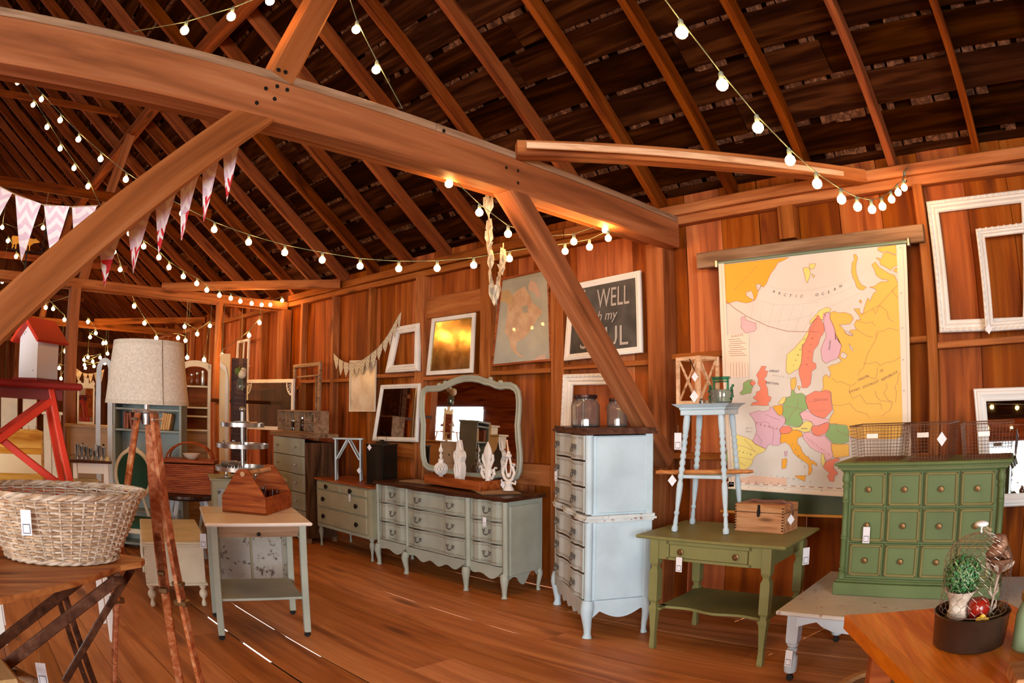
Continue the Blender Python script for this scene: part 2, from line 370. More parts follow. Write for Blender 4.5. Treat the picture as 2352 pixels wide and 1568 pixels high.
# unseen strips added under the joints to block daylight, open where it glows through
ub = MB()
for yj, g in lit.items():
    segs = sorted((onZ(a, b).x, onZ(c, d).x) for y_, a, b, c, d in glow if y_ == yj); x = XL
    for a, b in segs:
        ub.box(((x + a) / 2, yj, -.045), (a - x, .12, .02)); x = b
    ub.box(((x + XR) / 2, yj, -.045), (XR - x, .12, .02))
for yj in ys:
    if yj not in lit: ub.box(((XL + XR) / 2, yj, -.045), (XR - XL, .12, .02))
ub.build('floor_light_blocker', M_DARKW, floor)
# ---- long right-hand wall of upright boards
wallR = setting('wall_right', 'long barn wall of upright reddish boards')
rw = random.Random(5)
xe = -.016 + .338 * 13; edges = []
xg1, xg2 = onY(943, 1070, YW).x, onY(902, 1067, YW).x
zg = (onY(943, 1086, YW).z, onY(943, 1062, YW).z)
slits = {-2.72: [(.10, .42, .006), (.72, 1.3, .0015)], -2.382: [(.0, .6, .003)], -2.044: [(.08, .36, .009)], -1.706: [(.0, 1.0, .004)],
         xg1: [zg + (.012,)], xg2: [(zg[0], zg[1], .007)], -1.36: [(.05, .55, .006), (.9, 1.6, .003)], -1.03: [(.0, .9, .004)]}
k = 0
while xe > XL: edges.append(round(xe, 3)); xe -= .338 if rw.random() < .6 or xe > -3 else rw.choice((.2, .27, .338))
edges.append(XL)
for q in (xg1, xg2):
    j_ = min(range(len(edges)), key=lambda t: abs(edges[t] - q)); edges[j_] = q
def wall_plank(x0, x1, z0, z1, parent, y=YW, t=.024, gapr=.0):
    w = x1 - x0; m = B((0, 0, 0), (z1 - z0, w, t), bev=.003).build('wall_board', M_PLANKW, parent)
    m.matrix_local = Matrix.Translation(((x0 + x1) / 2, y + t / 2 + rw.uniform(-.003, .004), (z0 + z1) / 2)) @ Matrix(((0, 1, 0), (0, 0, 1), (1, 0, 0))).to_4x4()
    return m
ZT = 3.40
for i in range(len(edges) - 1):
    x1, x0 = edges[i], edges[i + 1]
    g = [next((max(q[2] for q in v) for kx, v in slits.items() if abs(kx - xx) < .03), .0024) / 2 for xx in (x0, x1)]
    wall_plank(x0 + g[0], x1 - g[1], -.05, ZT, wallR)
# narrow unseen strips added outside to block daylight at the joints, except at slits
def near(x, L): return any(abs(x - a) < .012 for a in L)
blockers = MB()
for x in edges[1:-1]:
    sp = next((v for kx, v in slits.items() if abs(kx - x) < .03), None)
    if not sp: blockers.box((x, YW + .036, 1.7), (.06, .014, 3.5))
    else:
        z = -.05
        for a, b_, g in sp:
            if a > z: blockers.box((x, YW + .036, (z + a) / 2), (.06, .014, a - z))
            z = b_
        blockers.box((x, YW + .036, (z + 3.42) / 2), (.06, .014, 3.42 - z))
blockers.build('joint_light_blocker', M_PLANKW, wallR)
# ---- far end wall, near end wall with its wide door opening, left wall with a door and windows
wallF = setting('wall_far', 'distant end wall of dark boards'); wallN = setting('wall_near', 'end wall with the barn door'); wallL = setting('wall_left', 'left-hand barn wall')
y = -6.6
while y < 4.9:
    m = B((0, 0, 0), (7.6, .33, .03), bev=.003).build('wall_board', M_PLANKW, wallF); m.matrix_local = Matrix.Translation((XL, y + .165, 3.75)) @ Matrix(((0, 0, 1), (0, 1, 0), (1, 0, 0))).to_4x4(); y += .335
def slab(x0, x1, y0, y1, z0, z1, mb): mb.box(((x0 + x1) / 2, (y0 + y1) / 2, (z0 + z1) / 2), (x1 - x0, y1 - y0, z1 - z0))
mb = MB(); slab(XR, XR + .06, -6.6, -6.1, -.05, 7.7, mb); slab(XR, XR + .06, -2.5, 5.0, -.05, 7.7, mb); slab(XR, XR + .06, -6.1, -2.5, 3.5, 7.7, mb); mb.build('wall_boarding', M_PLANKW, wallN)
mb = MB(); y0, y1 = -6.66, -6.6
for a, b_ in ((XL, -19.8), (-16.4, -2.4), (.5, XR)): slab(a, b_, y0, y1, -.05, 3.4, mb)
slab(-19.8, -16.4, y0, y1, -.05, .8, mb); slab(-19.8, -16.4, y0, y1, 2.5, 3.4, mb); slab(-2.4, .5, y0, y1, 2.9, 3.4, mb); mb.build('wall_boarding', M_PLANKW, wallL)
mb = MB().box((XL - .06, -.85, 3.75), (.04, 11.6, 7.9)); mb.build('far_light_seal', M_PLANKW, wallF)  # unseen slab added behind the far boards to seal light leaks
# ---- roof: rafters, boards with the shingle ends showing in the gaps, outer shell
ceil = setting('ceiling', 'open rafters under a dark board roof')
for k in range(-6, 35):
    xl = -.23 - .677 * k; h = .15
    off = Vector((0, sin(CA), cos(CA))) * h / 2          # rafter centre line lies above its underside
    p1 = Vector((xl + .028, 5.05, zr(5.05))) + off; p2 = Vector((xl + .028, RIDGE, zr(RIDGE))) + off
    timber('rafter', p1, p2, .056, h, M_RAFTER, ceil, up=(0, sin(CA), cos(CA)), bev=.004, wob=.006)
rr = random.Random(11); Ls = (5.3 - RIDGE) / cos(CA); pitch_ = .315; s0 = 0; row = 0; butt = MB()
Rr = Matrix(((1, 0, 0), (0, -cos(CA), -sin(CA)), (0, sin(CA), -cos(CA)))).transposed().transposed()
def roofpt(x, s, n):     # s up the slope from the eave, n outward from the underside of the boards
    yy = 5.3 - s * cos(CA); return Vector((x, yy + n * sin(CA), zr(yy) + .15 / cos(CA) + n * cos(CA)))
RM = Matrix(((1, 0, 0), (0, -cos(CA), sin(CA)), (0, sin(CA), cos(CA))))
while s0 < Ls:
    w = rr.uniform(.25, .285); x = XL - rr.uniform(0, 3)
    while x < XR + .1:
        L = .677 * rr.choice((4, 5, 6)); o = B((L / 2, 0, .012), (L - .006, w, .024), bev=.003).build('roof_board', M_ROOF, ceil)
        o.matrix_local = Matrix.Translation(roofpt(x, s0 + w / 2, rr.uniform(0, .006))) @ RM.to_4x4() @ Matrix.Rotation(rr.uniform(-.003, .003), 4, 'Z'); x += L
    xx = -16.0
    while xx < XR:
        bw = rr.uniform(.05, .14); c = roofpt(xx, s0 + w + .02 + rr.uniform(-.012, .02), .012 + rr.uniform(0, .02))
        if rr.random() < .8: butt.box(c, (bw * .93, .07, .007), RM @ Euler((rr.uniform(.1, .35), 0, rr.uniform(-.06, .06))).to_matrix())
        xx += bw
    s0 += pitch_; row += 1
tag(butt.build('shingle_ends', M_SHING, ceil), kind='stuff')
mb = MB(); hw = XR - XL + .6; xc = (XL + XR) / 2
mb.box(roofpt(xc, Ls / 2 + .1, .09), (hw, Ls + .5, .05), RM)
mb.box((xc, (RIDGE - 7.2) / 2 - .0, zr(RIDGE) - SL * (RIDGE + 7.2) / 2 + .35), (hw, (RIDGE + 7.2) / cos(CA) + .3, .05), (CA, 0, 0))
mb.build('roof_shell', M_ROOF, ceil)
# ---- wall plate, studs, girts
sec = [('wall_plate', (XL, 4.85, 3.115), (XR, 4.85, 3.115), .10, .07), ('wall_plate', (-9.1, 4.83, 3.195), (XR, 4.83, 3.195), .14, .085)]
for n, p1, p2, w, h in sec:
    for a in range(int(math.ceil((p2[0] - p1[0]) / 5.2))):
        xa = p1[0] + a * 5.2; xb = min(xa + 5.19, p2[0]); timber(n, (xa, p1[1], p1[2]), (xb, p1[1], p1[2]), w, h, M_STUD, wallR)
for xc_, wd in ((.30, .06), (-.71, .075), (-4.035, .15), (-4.97, .15), (-6.02, .15), (-7.0, .06), (-7.87, .06), (-8.75, .06), (-10.1, .06), (-11.0, .06), (-11.9, .06), (-12.8, .06), (-13.6, .06), (-15.2, .06), (-16.6, .06), (-18, .06)):
    timber('wall_stud', (xc_, YS + .05, 0), (xc_, YS + .05, 3.09), wd, .10, M_STUD, wallR, up=(0, -1, 0))
timber('wall_stud', (-1.78, YS + .05, 2.83), (-1.78, YS + .05, 3.09), .13, .10, M_STUD, wallR, up=(0, -1, 0))
a, b_ = onY(1603, 600, 4.77), onY(2122, 541, 4.77); timber('header_board', (a.x, 4.775, a.z), (b_.x, 4.775, (b_.z + a.z) / 2), .05, .125, M_GREYW, wallR)
a, b_ = onY(982, 708, 4.86), onY(1094, 683, 4.86); timber('cross_board', (-5.95, 4.865, a.z), (-5.05, 4.865, a.z), .03, .24, M_STUD, wallR)
def girt(x0, x1, z, d=.10, t=.045, name='girt'): return timber(name, (x0, YW - d / 2 - .001, z - t / 2), (x1, YW - d / 2 - .001, z - t / 2), d, t, M_STUD, wallR)
girt(-.672, .27, 1.985); girt(-2.835, -.75, 2.035); girt(-3.96, -3.0, 2.005); girt(-4.89, -4.115, 1.985)
girt(-5.94, -5.05, onY(1030, 862, YS).z); girt(-6.97, -6.1, onY(910, 857, YS).z); girt(-7.84, -7.03, onY(850, 866, YS).z + .0); girt(-8.72, -7.9, 1.99)
girt(-6.97, -6.1, 1.22, t=.16); girt(-5.94, -5.05, 1.22, t=.16); girt(-4.89, -4.115, 1.1, t=.2); girt(-3.96, -3.0, 1.0, t=.2); girt(-.672, .27, 1.02, t=.07); girt(-2.835, -.75, 1.25, t=.05)
for x0, x1 in ((-10.07, -8.8), (-11.0, -10.1), (-12.0, -11.0), (-13.6, -12.8)): girt(x0, x1, 1.9)
# ---- the two near and the farther timber bents
def struct_thing(name, label): return empty(name, label=label, kind=ST)
post = timber('timber_post', (-2.92, 4.8, 0), (-2.92, 4.8, 3.1), .165, .2, M_TIMBER, up=(0, -1, 0), bev=.01, wob=.003); tag(post, 'square timber wall post at the lower end of the diagonal brace', kind=ST)
tb = struct_thing('tie_beam', 'heavy timber tie beam crossing overhead to the wall post')
timber('beam_timber', (-2.79, -6.6, 2.993), (-2.79, 4.79, 2.993), .14, .215, M_TIMBER, tb, bev=.012)
timber('top_plank', (-2.79, -6.6, 3.124), (-2.79, 2.25, 3.124), .13, .045, M_GREYW, tb, bev=.006); timber('top_plank', (-2.79, 2.255, 3.124), (-2.79, 4.79, 3.124), .13, .045, M_GREYW, tb, bev=.006)
timber('beam_timber', (-2.98, -6.6, 3.02), (-2.98, 4.79, 3.02), .07, .18, M_TIMBER, tb, bev=.012)
mb = MB()
for px_, py_ in ((611, 203), (637, 198), (660, 206), (590, 236), (631, 227), (235, 107), (203, 111), (193, 137), (640, 160), (656, 165), (1163, 385), (1190, 420), (1209, 423), (1190, 392), (1020, 300)): p_ = onX(px_, py_, -2.719); mb.lathe([(.011, 0), (.011, .003), (.001, .003)], 10, p_ - Vector((.003, 0, 0)), (0, pi / 2, 0))
mb.build('nail_hole', M_IRON, tb)
br = timber('diagonal_brace', (-2.80, 2.86, 2.95), (-2.80, 4.62, 1.20), .15, .125, M_TIMBER, up=(0, -.7, -.7), bev=.012); tag(br, 'diagonal timber brace from the tie beam down to the wall post', kind=ST)
br = timber('diagonal_brace', (-2.78, 1.23, 2.95), (-2.78, -1.4, .40), .115, .155, M_TIMBER, up=(0, -.7, .7), bev=.012); tag(br, 'long diagonal brace running down from the tie beam past the pink bunting', kind=ST)
br = timber('roof_strut', (-2.79, 1.29, 3.12), (-2.79, 2.02, 5.45), .13, .145, M_TIMBER, up=(0, -1, .3), bev=.012); tag(br, 'leaning roof strut rising from the big tie beam', kind=ST)
br = timber('timber_post', (-2.8, -1.5, 0), (-2.8, -1.5, 2.9), .18, .18, M_TIMBER, up=(0, -1, 0)); tag(br, 'inner timber post carrying the tie beam', kind=ST)
cb = struct_thing('corner_brace', 'horizontal corner brace between the tie beam and the wall plate')
a = Vector((-2.70, 2.86, 3.14)); b_ = Vector((-1.12, 4.78, 3.19))
timber('brace_timber', a, b_, .11, .10, M_STUD, cb, bev=.006); timber('brace_lath', a + Vector((.12, -.04, -.01)), b_ + Vector((.0, -.06, -.01)), .02, .04, M_PINE, cb, bev=.003)
pur = timber('roof_purlin', (-22, 2.06, 5.31), (4, 2.06, 5.31), .15, .15, M_RAFTER, bev=.01); tag(pur, 'long purlin under the middle of the rafters', kind=ST)
for n, (xb, z, lab) in enumerate(((-9.25, 3.095, 'second'), (-14.2, 3.1, 'third'), (-19.4, 3.1, 'farthest'))):
    tb = struct_thing('tie_beam', f'{lab} tie beam along the barn, seen beyond the nearer ones' if n else 'thinner tie beam behind the bunting, second along the barn')
    timber('beam_timber', (xb, -6.6, z), (xb, 4.79, z), .16, .115, M_STUD, tb)
    timber('beam_timber', (xb - .12, -6.6, z - .02), (xb - .12, 4.79, z - .02), .05, .10, M_STUD, tb)
    for yy, who in ((4.8, 'wall'), (1.5, 'inner'), (-1.6, 'inner')):
        p = timber('timber_post', (xb - .03, yy, 0), (xb - .03, yy, 3.04), .2, .15, M_TIMBER, up=(0, -1, 0)); tag(p, f'{who} timber post under the {lab} tie beam' + (', left of the lampshade' if n == 0 and yy == 1.5 else ''), kind=ST)
    p = timber('roof_strut', (xb, 1.6, 3.15), (xb, 2.02, 5.24), .1, .13, M_TIMBER, up=(0, -1, .2)); tag(p, f'leaning strut above the {lab} tie beam', kind=ST)
    p = timber('collar_beam', (xb + .07, -3, 4.29), (xb + .07, 3.42, 4.29), .05, .13, M_RAFTER); tag(p, f'collar beam above the {lab} tie beam', kind=ST)
    p = timber('collar_beam', (xb + .07, -2.6, 5.50), (xb + .07, 1.75, 5.50), .05, .09, M_RAFTER); tag(p, f'upper collar beam above the {lab} tie beam', kind=ST)
    if n < 2:
        p = timber('corner_brace', (xb, 2.8, 3.17), (xb + 1.65, 4.74, 3.2), .10, .11, M_STUD); tag(p, f'horizontal corner brace joining the {lab} tie beam to the wall', kind=ST)
p = timber('door_post', onX(345, 1000, -9.2) * 1, (-9.2, onX(345, 1000, -9.2).y, 3.04), .05, .06, M_STUD, up=(0, -1, 0)); p.location.z = 0; tag(p, 'slim stud under the second tie beam behind the lampshade', kind=ST)
px_ = onX(500, 800, -9.2); p = timber('inner_post', (-9.2, px_.y, 0), (-9.2, px_.y, 3.04), .12, .07, M_STUD, up=(0, -1, 0)); tag(p, 'slim post under the second tie beam by the white cupboard', kind=ST)
# ================================================================ STRING LIGHTS
def light_string(label, pts, hooks=(None, None), rb=.0235, sag=.10, dark=(), low=False):
    """pts: (px, py, distance) of every bulb; the cord runs just above them, sagging a little between"""
    P = [away(*p) for p in pts]; root = empty('string_light', tuple(P[0]), label=label, cat='string light'); o0 = P[0]
    tops = [p + Vector((0, 0, rb * 2.35)) for p in P]; path = []
    if low: hooks = (bent_hook(P[0]), bent_hook(P[-1]))
    if hooks[0] is not None: tops = [Vector(hooks[0])] + tops
    if hooks[1] is not None: tops = tops + [Vector(hooks[1])]
    for i in range(len(tops) - 1):
        a, b = tops[i], tops[i + 1]; L = (b - a).length
        for q in range(4): t = q / 4; path.append(a.lerp(b, t) - Vector((0, 0, sag * L * t * (1 - t) * .8)) - o0)
    path.append(tops[-1] - o0)
    MB().tube(path, .0028 if not low else .004, 4).build('cord', M_CORD, root)
    if low: bm_ = MB().ball((0, 0, 0), rb, 8, 6).mesh('bulb', M_BULB, True)
    else: bm_ = MB().lathe([(rb * .35, rb * 1.02), (rb * .62, rb * .80), (rb * .9, rb * .42), (rb, 0), (rb * .88, -rb * .48), (rb * .55, -rb * .84), (.0004, -rb)][::-1], 14).mesh('bulb', M_BULB, True)
    sm = MB().lathe([(rb * .4, rb * .95), (rb * .46, rb * 1.2), (rb * .46, rb * 2.0), (rb * .3, rb * 2.4)], 8).mesh('socket', M_SOCKET, True)
    for i, p in enumerate(P):
        b = bpy.data.objects.new('bulb', bm_); C.objects.link(b); b.parent = root; b.location = p - o0
        if i in dark: b.data = MB().lathe([(rb * .35, rb), (rb * .9, rb * .4), (rb, 0), (rb * .55, -rb * .84), (.0004, -rb)][::-1], 12).mesh('bulb', M_GLASS, True)
        s = bpy.data.objects.new('socket', sm); C.objects.link(s); s.parent = b
    return root
light_string('light string hanging to the wall plate above the big colourful map', [(1480, -40, 2.35), (1566, 75, 2.5), (1659, 195, 2.65), (1741, 293, 2.8), (1815, 368, 3.0), (1877, 422, 3.2), (1933, 458, 3.45), (1970, 475, 3.7), (2003, 481, 3.9), (2027, 474, 4.15), (2048, 458, 4.4), (2063, 442, 4.62), (2077, 431, 4.8), (2079, 411, 4.9)], hooks=(away(1400, -150, 2.3), onY(2084, 385, 4.76)), sag=.02, dark=(13,))
light_string('long light string sagging past the bunting and rafters to the diagonal brace', [(55, 187, 7.2), (95, 228, 6.6), (138, 276, 6.2), (180, 320, 5.9), (231, 365, 5.7), (289, 412, 5.55), (352, 452, 5.45), (419, 490, 5.3), (492, 527, 5.15), (571, 556, 5.0), (654, 580, 4.95), (740, 597, 4.9), (827, 611, 4.9), (916, 617, 4.9), (1004, 616, 4.9), (1088, 609, 4.9), (1170, 594, 4.9), (1240, 583, 4.9), (1298, 577, 4.9), (1354, 567, 4.9), (1397, 547, 4.9)], hooks=(None, onX(1455, 545, -2.9)), sag=.03)
light_string('light string running under the big tie beam behind the ribbon', [(1031, 422, 4.0), (1101, 488, 4.2), (1167, 537, 4.4), (1248, 560, 4.6), (1318, 555, 4.8), (1390, 528, 4.95)], hooks=(onX(1020, 404, -2.99), onX(1412, 532, -2.9)), sag=.03)
light_string('light string stretched overhead above the big beam, nearest the top edge', [(424, 70, 3.7), (531, 38, 3.6), (620, 2, 3.5)], hooks=(onX(308, 72, -2.8), away(690, -30, 3.4)), sag=.02)
light_string('short light string dropping steeply to the big beam', [(790, -20, 3.9), (818, 68, 3.8), (864, 160, 3.75)], hooks=(away(770, -60, 4.0), onX(925, 250, -2.8)), sag=.02)
light_string('light string crossing behind the bunting to the far wall corner', [(40, 190, 8.2), (76, 241, 7.8), (108, 292, 7.5), (138, 341, 7.3), (170, 386, 7.2), (202, 428, 7.1), (254, 535, 7.1), (297, 536, 7.1), (330, 566, 7.1), (365, 591, 7.2), (388, 614, 7.3), (421, 635, 7.5), (452, 651, 7.8), (475, 666, 8.1), (504, 678, 8.4), (530, 685, 8.7), (552, 692, 9.0), (578, 697, 9.4), (601, 700, 9.8), (621, 700, 10.1), (648, 690, 10.3)], sag=.05, rb=.026)
def bent_hook(p):
    xb = min((-9.25, -14.2, -19.4), key=lambda q: abs(q - p.x)); return Vector((xb + .02, p.y * xb / p.x, 3.05 if p.z < 3.05 else 4.24))
far = dict(low=True, rb=.034, sag=.12)
light_string('distant light string above the weather vane cow', [(5, 522, 11.5), (59, 540, 11.2), (99, 523, 11)], **far)
light_string('distant light string beside the weather vane', [(18, 553, 12), (37, 589, 12), (98, 682, 12.3), (122, 709, 12.5), (148, 734, 12.6)], **far)
light_string('distant light string between the tie beams left of the lampshade', [(5, 647, 14), (17, 645, 13.5), (149, 626, 12), (169, 686, 11.5), (105, 706, 12)], **far)
light_string('distant light string above the lampshade', [(262, 578, 10), (276, 619, 10.3), (308, 703, 11), (332, 742, 11.3), (359, 776, 11.6), (409, 776, 12), (426, 782, 12.2)], **far)
light_string('distant light string looping to the far corner post', [(202, 739, 13), (220, 765, 13.2), (207, 774, 13.4), (237, 788, 13.6), (243, 787, 14.2), (247, 812, 14.4)], **far)
light_string('distant light string right of the birdhouse', [(139, 775, 12.5), (155, 795, 13), (150, 807, 13.4), (116, 842, 13.8), (136, 845, 14.2), (155, 847, 14.6), (140, 869, 15)], **far)
light_string('distant cluster of lights above the tall mirror', [(202, 820, 15), (193, 826, 15.3), (230, 821, 14.6), (213, 830, 15.2), (194, 838, 15.6), (216, 841, 15.4), (196, 845, 15.9), (241, 834, 14.8)], **far)
light_string('distant lights glimpsed under the red stand', [(12, 882, 13), (17, 901, 13.4), (138, 910, 13)], **far)
light_string('far light string above the white cupboard', [(430, 821, 10.2), (424, 750, 10.6), (453, 767, 10.4), (482, 748, 10.4), (469, 826, 9.6), (479, 858, 9.4)], **dict(far, rb=.03))
light_string('far light string beside the hanging flower jar', [(596, 741, 9.9), (572, 770, 9.7), (510, 816, 9.4)], **dict(far, rb=.03))
# strings over the part of the barn behind the camera: they show in the mirrors and glass
def span(label, a, b, n, sagz):
    a, b = Vector(a), Vector(b); P = []; 
    for i in range(n): t = (i + .5) / n; P.append(a.lerp(b, t) - Vector((0, 0, 4 * sagz * t * (1 - t))))
    root = empty('string_light', tuple(P[0]), label=label, cat='string light'); o0 = P[0]; rb = .0235
    MB().tube([a - o0] + [p - o0 + Vector((0, 0, .055)) for p in P] + [b - o0], .0028, 4).build('cord', M_CORD, root)
    bm_ = MB().ball((0, 0, 0), rb, 10, 8).mesh('bulb', M_BULB, True)
    for p in P: q = bpy.data.objects.new('bulb', bm_); C.objects.link(q); q.parent = root; q.location = p - o0
span('light string across the barn behind the camera, above the back door', (-2.7, -1.5, 3.0), (4.5, -2.5, 3.2), 16, .35)
span('light string high under the roof behind the camera', (-2.7, -4.2, 3.0), (4.5, -3.6, 3.4), 14, .4)
span('light string along the back of the barn seen in the mirrors', (-9.2, -2.2, 3.0), (-2.7, -3.2, 3.0), 16, .35)
# ================================================================ FURNITURE
def plan(mb, poly, z0, z1):
    """upright extrusion of a floor-plan outline"""
    n = len(poly); return mb.add([(x, y, z0) for x, y in poly] + [(x, y, z1) for x, y in poly],
        [tuple(range(n))[::-1], tuple(range(n, 2 * n))] + [(i, (i + 1) % n, (i + 1) % n + n, i + n) for i in range(n)])
def wavefront(x0, x1, fn, n=24, back=.02):
    xs = [x0 + (x1 - x0) * i / n for i in range(n + 1)]
    return [(x, fn(x)) for x in xs] + [(x1, back), (x0, back)]
_pull = None
def pull_mesh(wd=.09):
    mb = MB(); a = wd / 2
    for s in (-1, 1):
        mb.ball((s * a * .8, -.004, .0), .013, 8, 5, (1.1, .5, 1)); mb.ball((s * a * 1.15, -.003, .012), .008, 6, 4, (1.2, .5, 1)); mb.ball((s * a * .55, -.003, .015), .007, 6, 4, (1.2, .5, 1)); mb.ball((s * a * 1.05, -.003, -.012), .006, 6, 4, (1, .5, 1))
    mb.tube([(a * .8 * cos(t), -.012 - .008 * sin(-t), .0 + .030 * sin(t)) for t in [pi + pi * i / 8 for i in range(9)]], [.003, .0035, .004, .005, .006, .005, .004, .0035, .003], 6)
    return mb.mesh('pull_handle', M_PEWTER, True)
def put(me, parent, loc, name=None, rz=0):
    o = bpy.data.objects.new(name or me.name.split('.')[0], me); C.objects.link(o); o.parent = parent; o.location = loc; o.rotation_euler = (0, 0, rz); return o
PULL = pull_mesh()
M_WORN = mottled('worn_brown_edge', (.12, .07, .045), (.30, .22, .15), 40, .7)
def cab_leg(h, r=.026, out=(1, -1)):
    """short curved leg, knee swelling out towards a corner, slim ankle, small foot"""
    ox, oy = out; k = [(0, 0), (.010, .16), (.022, .3), (.012, .52), (0, .75), (-.002, .88), (.004, 1)]
    path = [(ox * .4 * q * 1.2, oy * .4 * q * 1.2, h * (1 - t)) for q, t in k]
    rs = [r * 1.05, r * 1.22, r * 1.12, r * .88, r * .70, r * .64, r * .9]
    return MB().tube(path[::-1], rs[::-1], 10)
def scallop(x0, x1, ztop, zlow, waves, n=40, tip=None):
    pts = [(x0, ztop)]
    for i in range(n + 1):
        t = i / n; x = x0 + (x1 - x0) * t; e = abs(2 * t - 1)
        z = zlow + (ztop - zlow) * (.15 * (1 - cos(2 * pi * waves * t)) + .38 * (e ** 4))
        pts.append((x, z))
    return pts + [(x1, ztop)]
def serp(x, x0, x1, base, amp):
    """block front: alternating flat facets that step in and out"""
    t = (x - x0) / (x1 - x0); t = abs(t - .5) * 2
    def sm(a, b, v): v = max(0, min(1, (v - a) / (b - a))); return v * v * (3 - 2 * v)
    return base - amp * (sm(.0, .34, t) * .35 + sm(.34, .40, t) * .65 - sm(.70, .76, t) * .6 - sm(.76, 1, t) * .3)
def french_drawer(root, x0, x1, z0, z1, base, amp, m, pulls):
    fn = lambda x: serp(x, x0, x1, base, amp); mb = MB()
    plan(mb, wavefront(x0, x1, fn, 28, base + .05), z0, z1)
    fb = lambda x: fn(x) - .006
    plan(mb, wavefront(x0 - .002, x1 + .002, fb, 28, base + .02), z1 - .013, z1); plan(mb, wavefront(x0 - .002, x1 + .002, fb, 28, base + .02), z0, z0 + .013)
    plan(mb, wavefront(x0, x1, lambda x: fn(x) - .003, 28, base + .02), z1 - .022, z1 - .016); plan(mb, wavefront(x0, x1, lambda x: fn(x) - .003, 28, base + .02), z0 + .016, z0 + .022)
    for xx in (x0 + .004, x1 - .004): mb.box((xx, fn(xx) - .001, (z0 + z1) / 2), (.010, .012, z1 - z0))
    d = mb.build('drawer', m, root, smooth=True); e = MB()
    for z in (z0 + .0145, z1 - .0145, z0 + .024, z1 - .024): plan(e, wavefront(x0 + .004, x1 - .004, lambda x: fn(x) - .0028, 28, base + .015), z - .0011, z + .0011)
    plan(e, wavefront(x0, x1, lambda x: fb(x) - .0006, 28, base + .02), z1 - .0018, z1 + .0004); plan(e, wavefront(x0, x1, lambda x: fb(x) - .0006, 28, base + .02), z0 - .0004, z0 + .0018)
    e.build('worn_edge', M_WORN, d)
    for px_ in pulls: put(PULL, d, (px_, fn(px_) - .004, (z0 + z1) / 2), 'pull_handle')
    return d
# ---- long low dresser under the mirror
r = empty('long_dresser', (-4.895, 4.07, 0), 0, 'long grey-sage serpentine dresser of nine drawers under the standing mirror', 'dresser')
fn = lambda x: .012 - .02 * math.exp(-((x - .035) / .36) ** 4)
body = MB(); plan(body, wavefront(-.905, .915, lambda x: fn(x) + .03, 30, .47), .20, .845)
for xx in (-.90, -.41, .455, .905): body.tube([(xx, fn(xx) + .012, .19), (xx, fn(xx) + .008, .84)], .026 if xx > .3 else .018, 10)
body.box((.918, .24, .5), (.02, .36, .6), bev=.004); body.build('carcass', M_SAGE, r, smooth=True)
top = MB(); plan(top, wavefront(-.94, .95, lambda x: fn(x) - .03, 40, .49), .845, .858); plan(top, wavefront(-.93, .94, lambda x: fn(x) - .018, 40, .485), .858, .875); top.build('top', M_DARKW, r, smooth=True, label='dark wood top')
zs = [(.672, .838), (.478, .655), (.285, .462)]
for (x0, x1, pl) in ((-.875, -.435, (-.655,)), (-.385, .425, (-.20, .26)), (.485, .875, (.68,))):
    for z0, z1 in zs: french_drawer(r, x0, x1, z0, z1, fn((x0 + x1) / 2) + .022, .028, M_SAGE, pl)
    MB().prism(scallop(x0, x1, .275, .155, 1.5 if x1 - x0 < .6 else 3.5), .02, Matrix.Translation((0, fn((x0 + x1) / 2) + .0, 0))).build('apron', M_SAGE, r)
MB().prism([(0, .28), (0, .13)] + [(.03 + .36 * t, .13 + .06 * sin(t * pi * 3) * (1 if t > .3 else .5) + .02) for t in [i / 16 for i in range(17)]] + [(.44, .13), (.44, .28)], .015, Matrix.Translation((.905, .03, 0)) @ Matrix.Rotation(pi / 2, 4, 'Z')).build('side_apron', M_SAGE, r)
for xx, yy in ((-.895, .02), (-.385, -.02), (.465, -.02), (.895, .02), (-.89, .45), (.89, .45)):
    cab_leg(.22, .032 if yy < .3 else .024, (1 if xx > 0 else -1, -1 if yy < .3 else 1)).build('leg', M_SAGE, r, smooth=True, loc=(xx, yy, 0))
price_tag(r, (.70, -.02, .655), .04, .2, 'rect')
# ---- tall chest
r = empty('tall_chest', (-3.2125, 3.9725, 0), radians(-37), 'tall pale blue-grey painted chest of six serpentine drawers beside the long dresser', 'chest of drawers')
mb = MB(); mb.box((0, .255, .845), (.93, .44, 1.16), bev=.004); mb.box((.47, .25, .56), (.018, .37, .55), bev=.004); mb.box((.47, .25, 1.16), (.018, .37, .52), bev=.004)
for z0, z1 in ((.27, .835), (.895, 1.43)):
    for s in (-1, 1): mb.tube([(s * .455, .02, z0), (s * .455, .02, z1)], .028, 10)
mb.box((.474, .44, .86), (.018, .05, 1.17), bev=.003); mb.build('carcass', M_ICE, r, smooth=True)
f2 = lambda x: -.012 - .012 * cos(x * pi * 6)
w = MB(); plan(w, wavefront(-.50, .505, lambda x: f2(x) - .02, 50, .49), .848, .862); plan(w, wavefront(-.49, .495, lambda x: f2(x) - .008, 50, .48), .862, .885); plan(w, wavefront(-.485, .488, lambda x: f2(x) + .004, 50, .475), .835, .848)
w.build('waist_moulding', paint('worn_ice_moulding', (.60, .64, .64), (.3, .15, .12), .57, scale=14), r, smooth=True, label='rubbed pale waist moulding')
t = MB(); plan(t, wavefront(-.50, .505, lambda x: f2(x) - .02, 50, .49), 1.435, 1.45); plan(t, wavefront(-.49, .495, lambda x: f2(x) - .01, 50, .48), 1.45, 1.475); t.build('top', M_DARKW, r, smooth=True, label='dark wood top')
M_CHESTF = paint('warm_white_chest_paint', (.47, .50, .48), (.3, .18, .13), .64)
for z0, z1 in ((1.262, 1.428), (1.082, 1.25), (.90, 1.07), (.665, .83), (.478, .652), (.285, .465)): french_drawer(r, -.42, .42, z0, z1, -.002, .03, M_CHESTF, (-.25, .25))
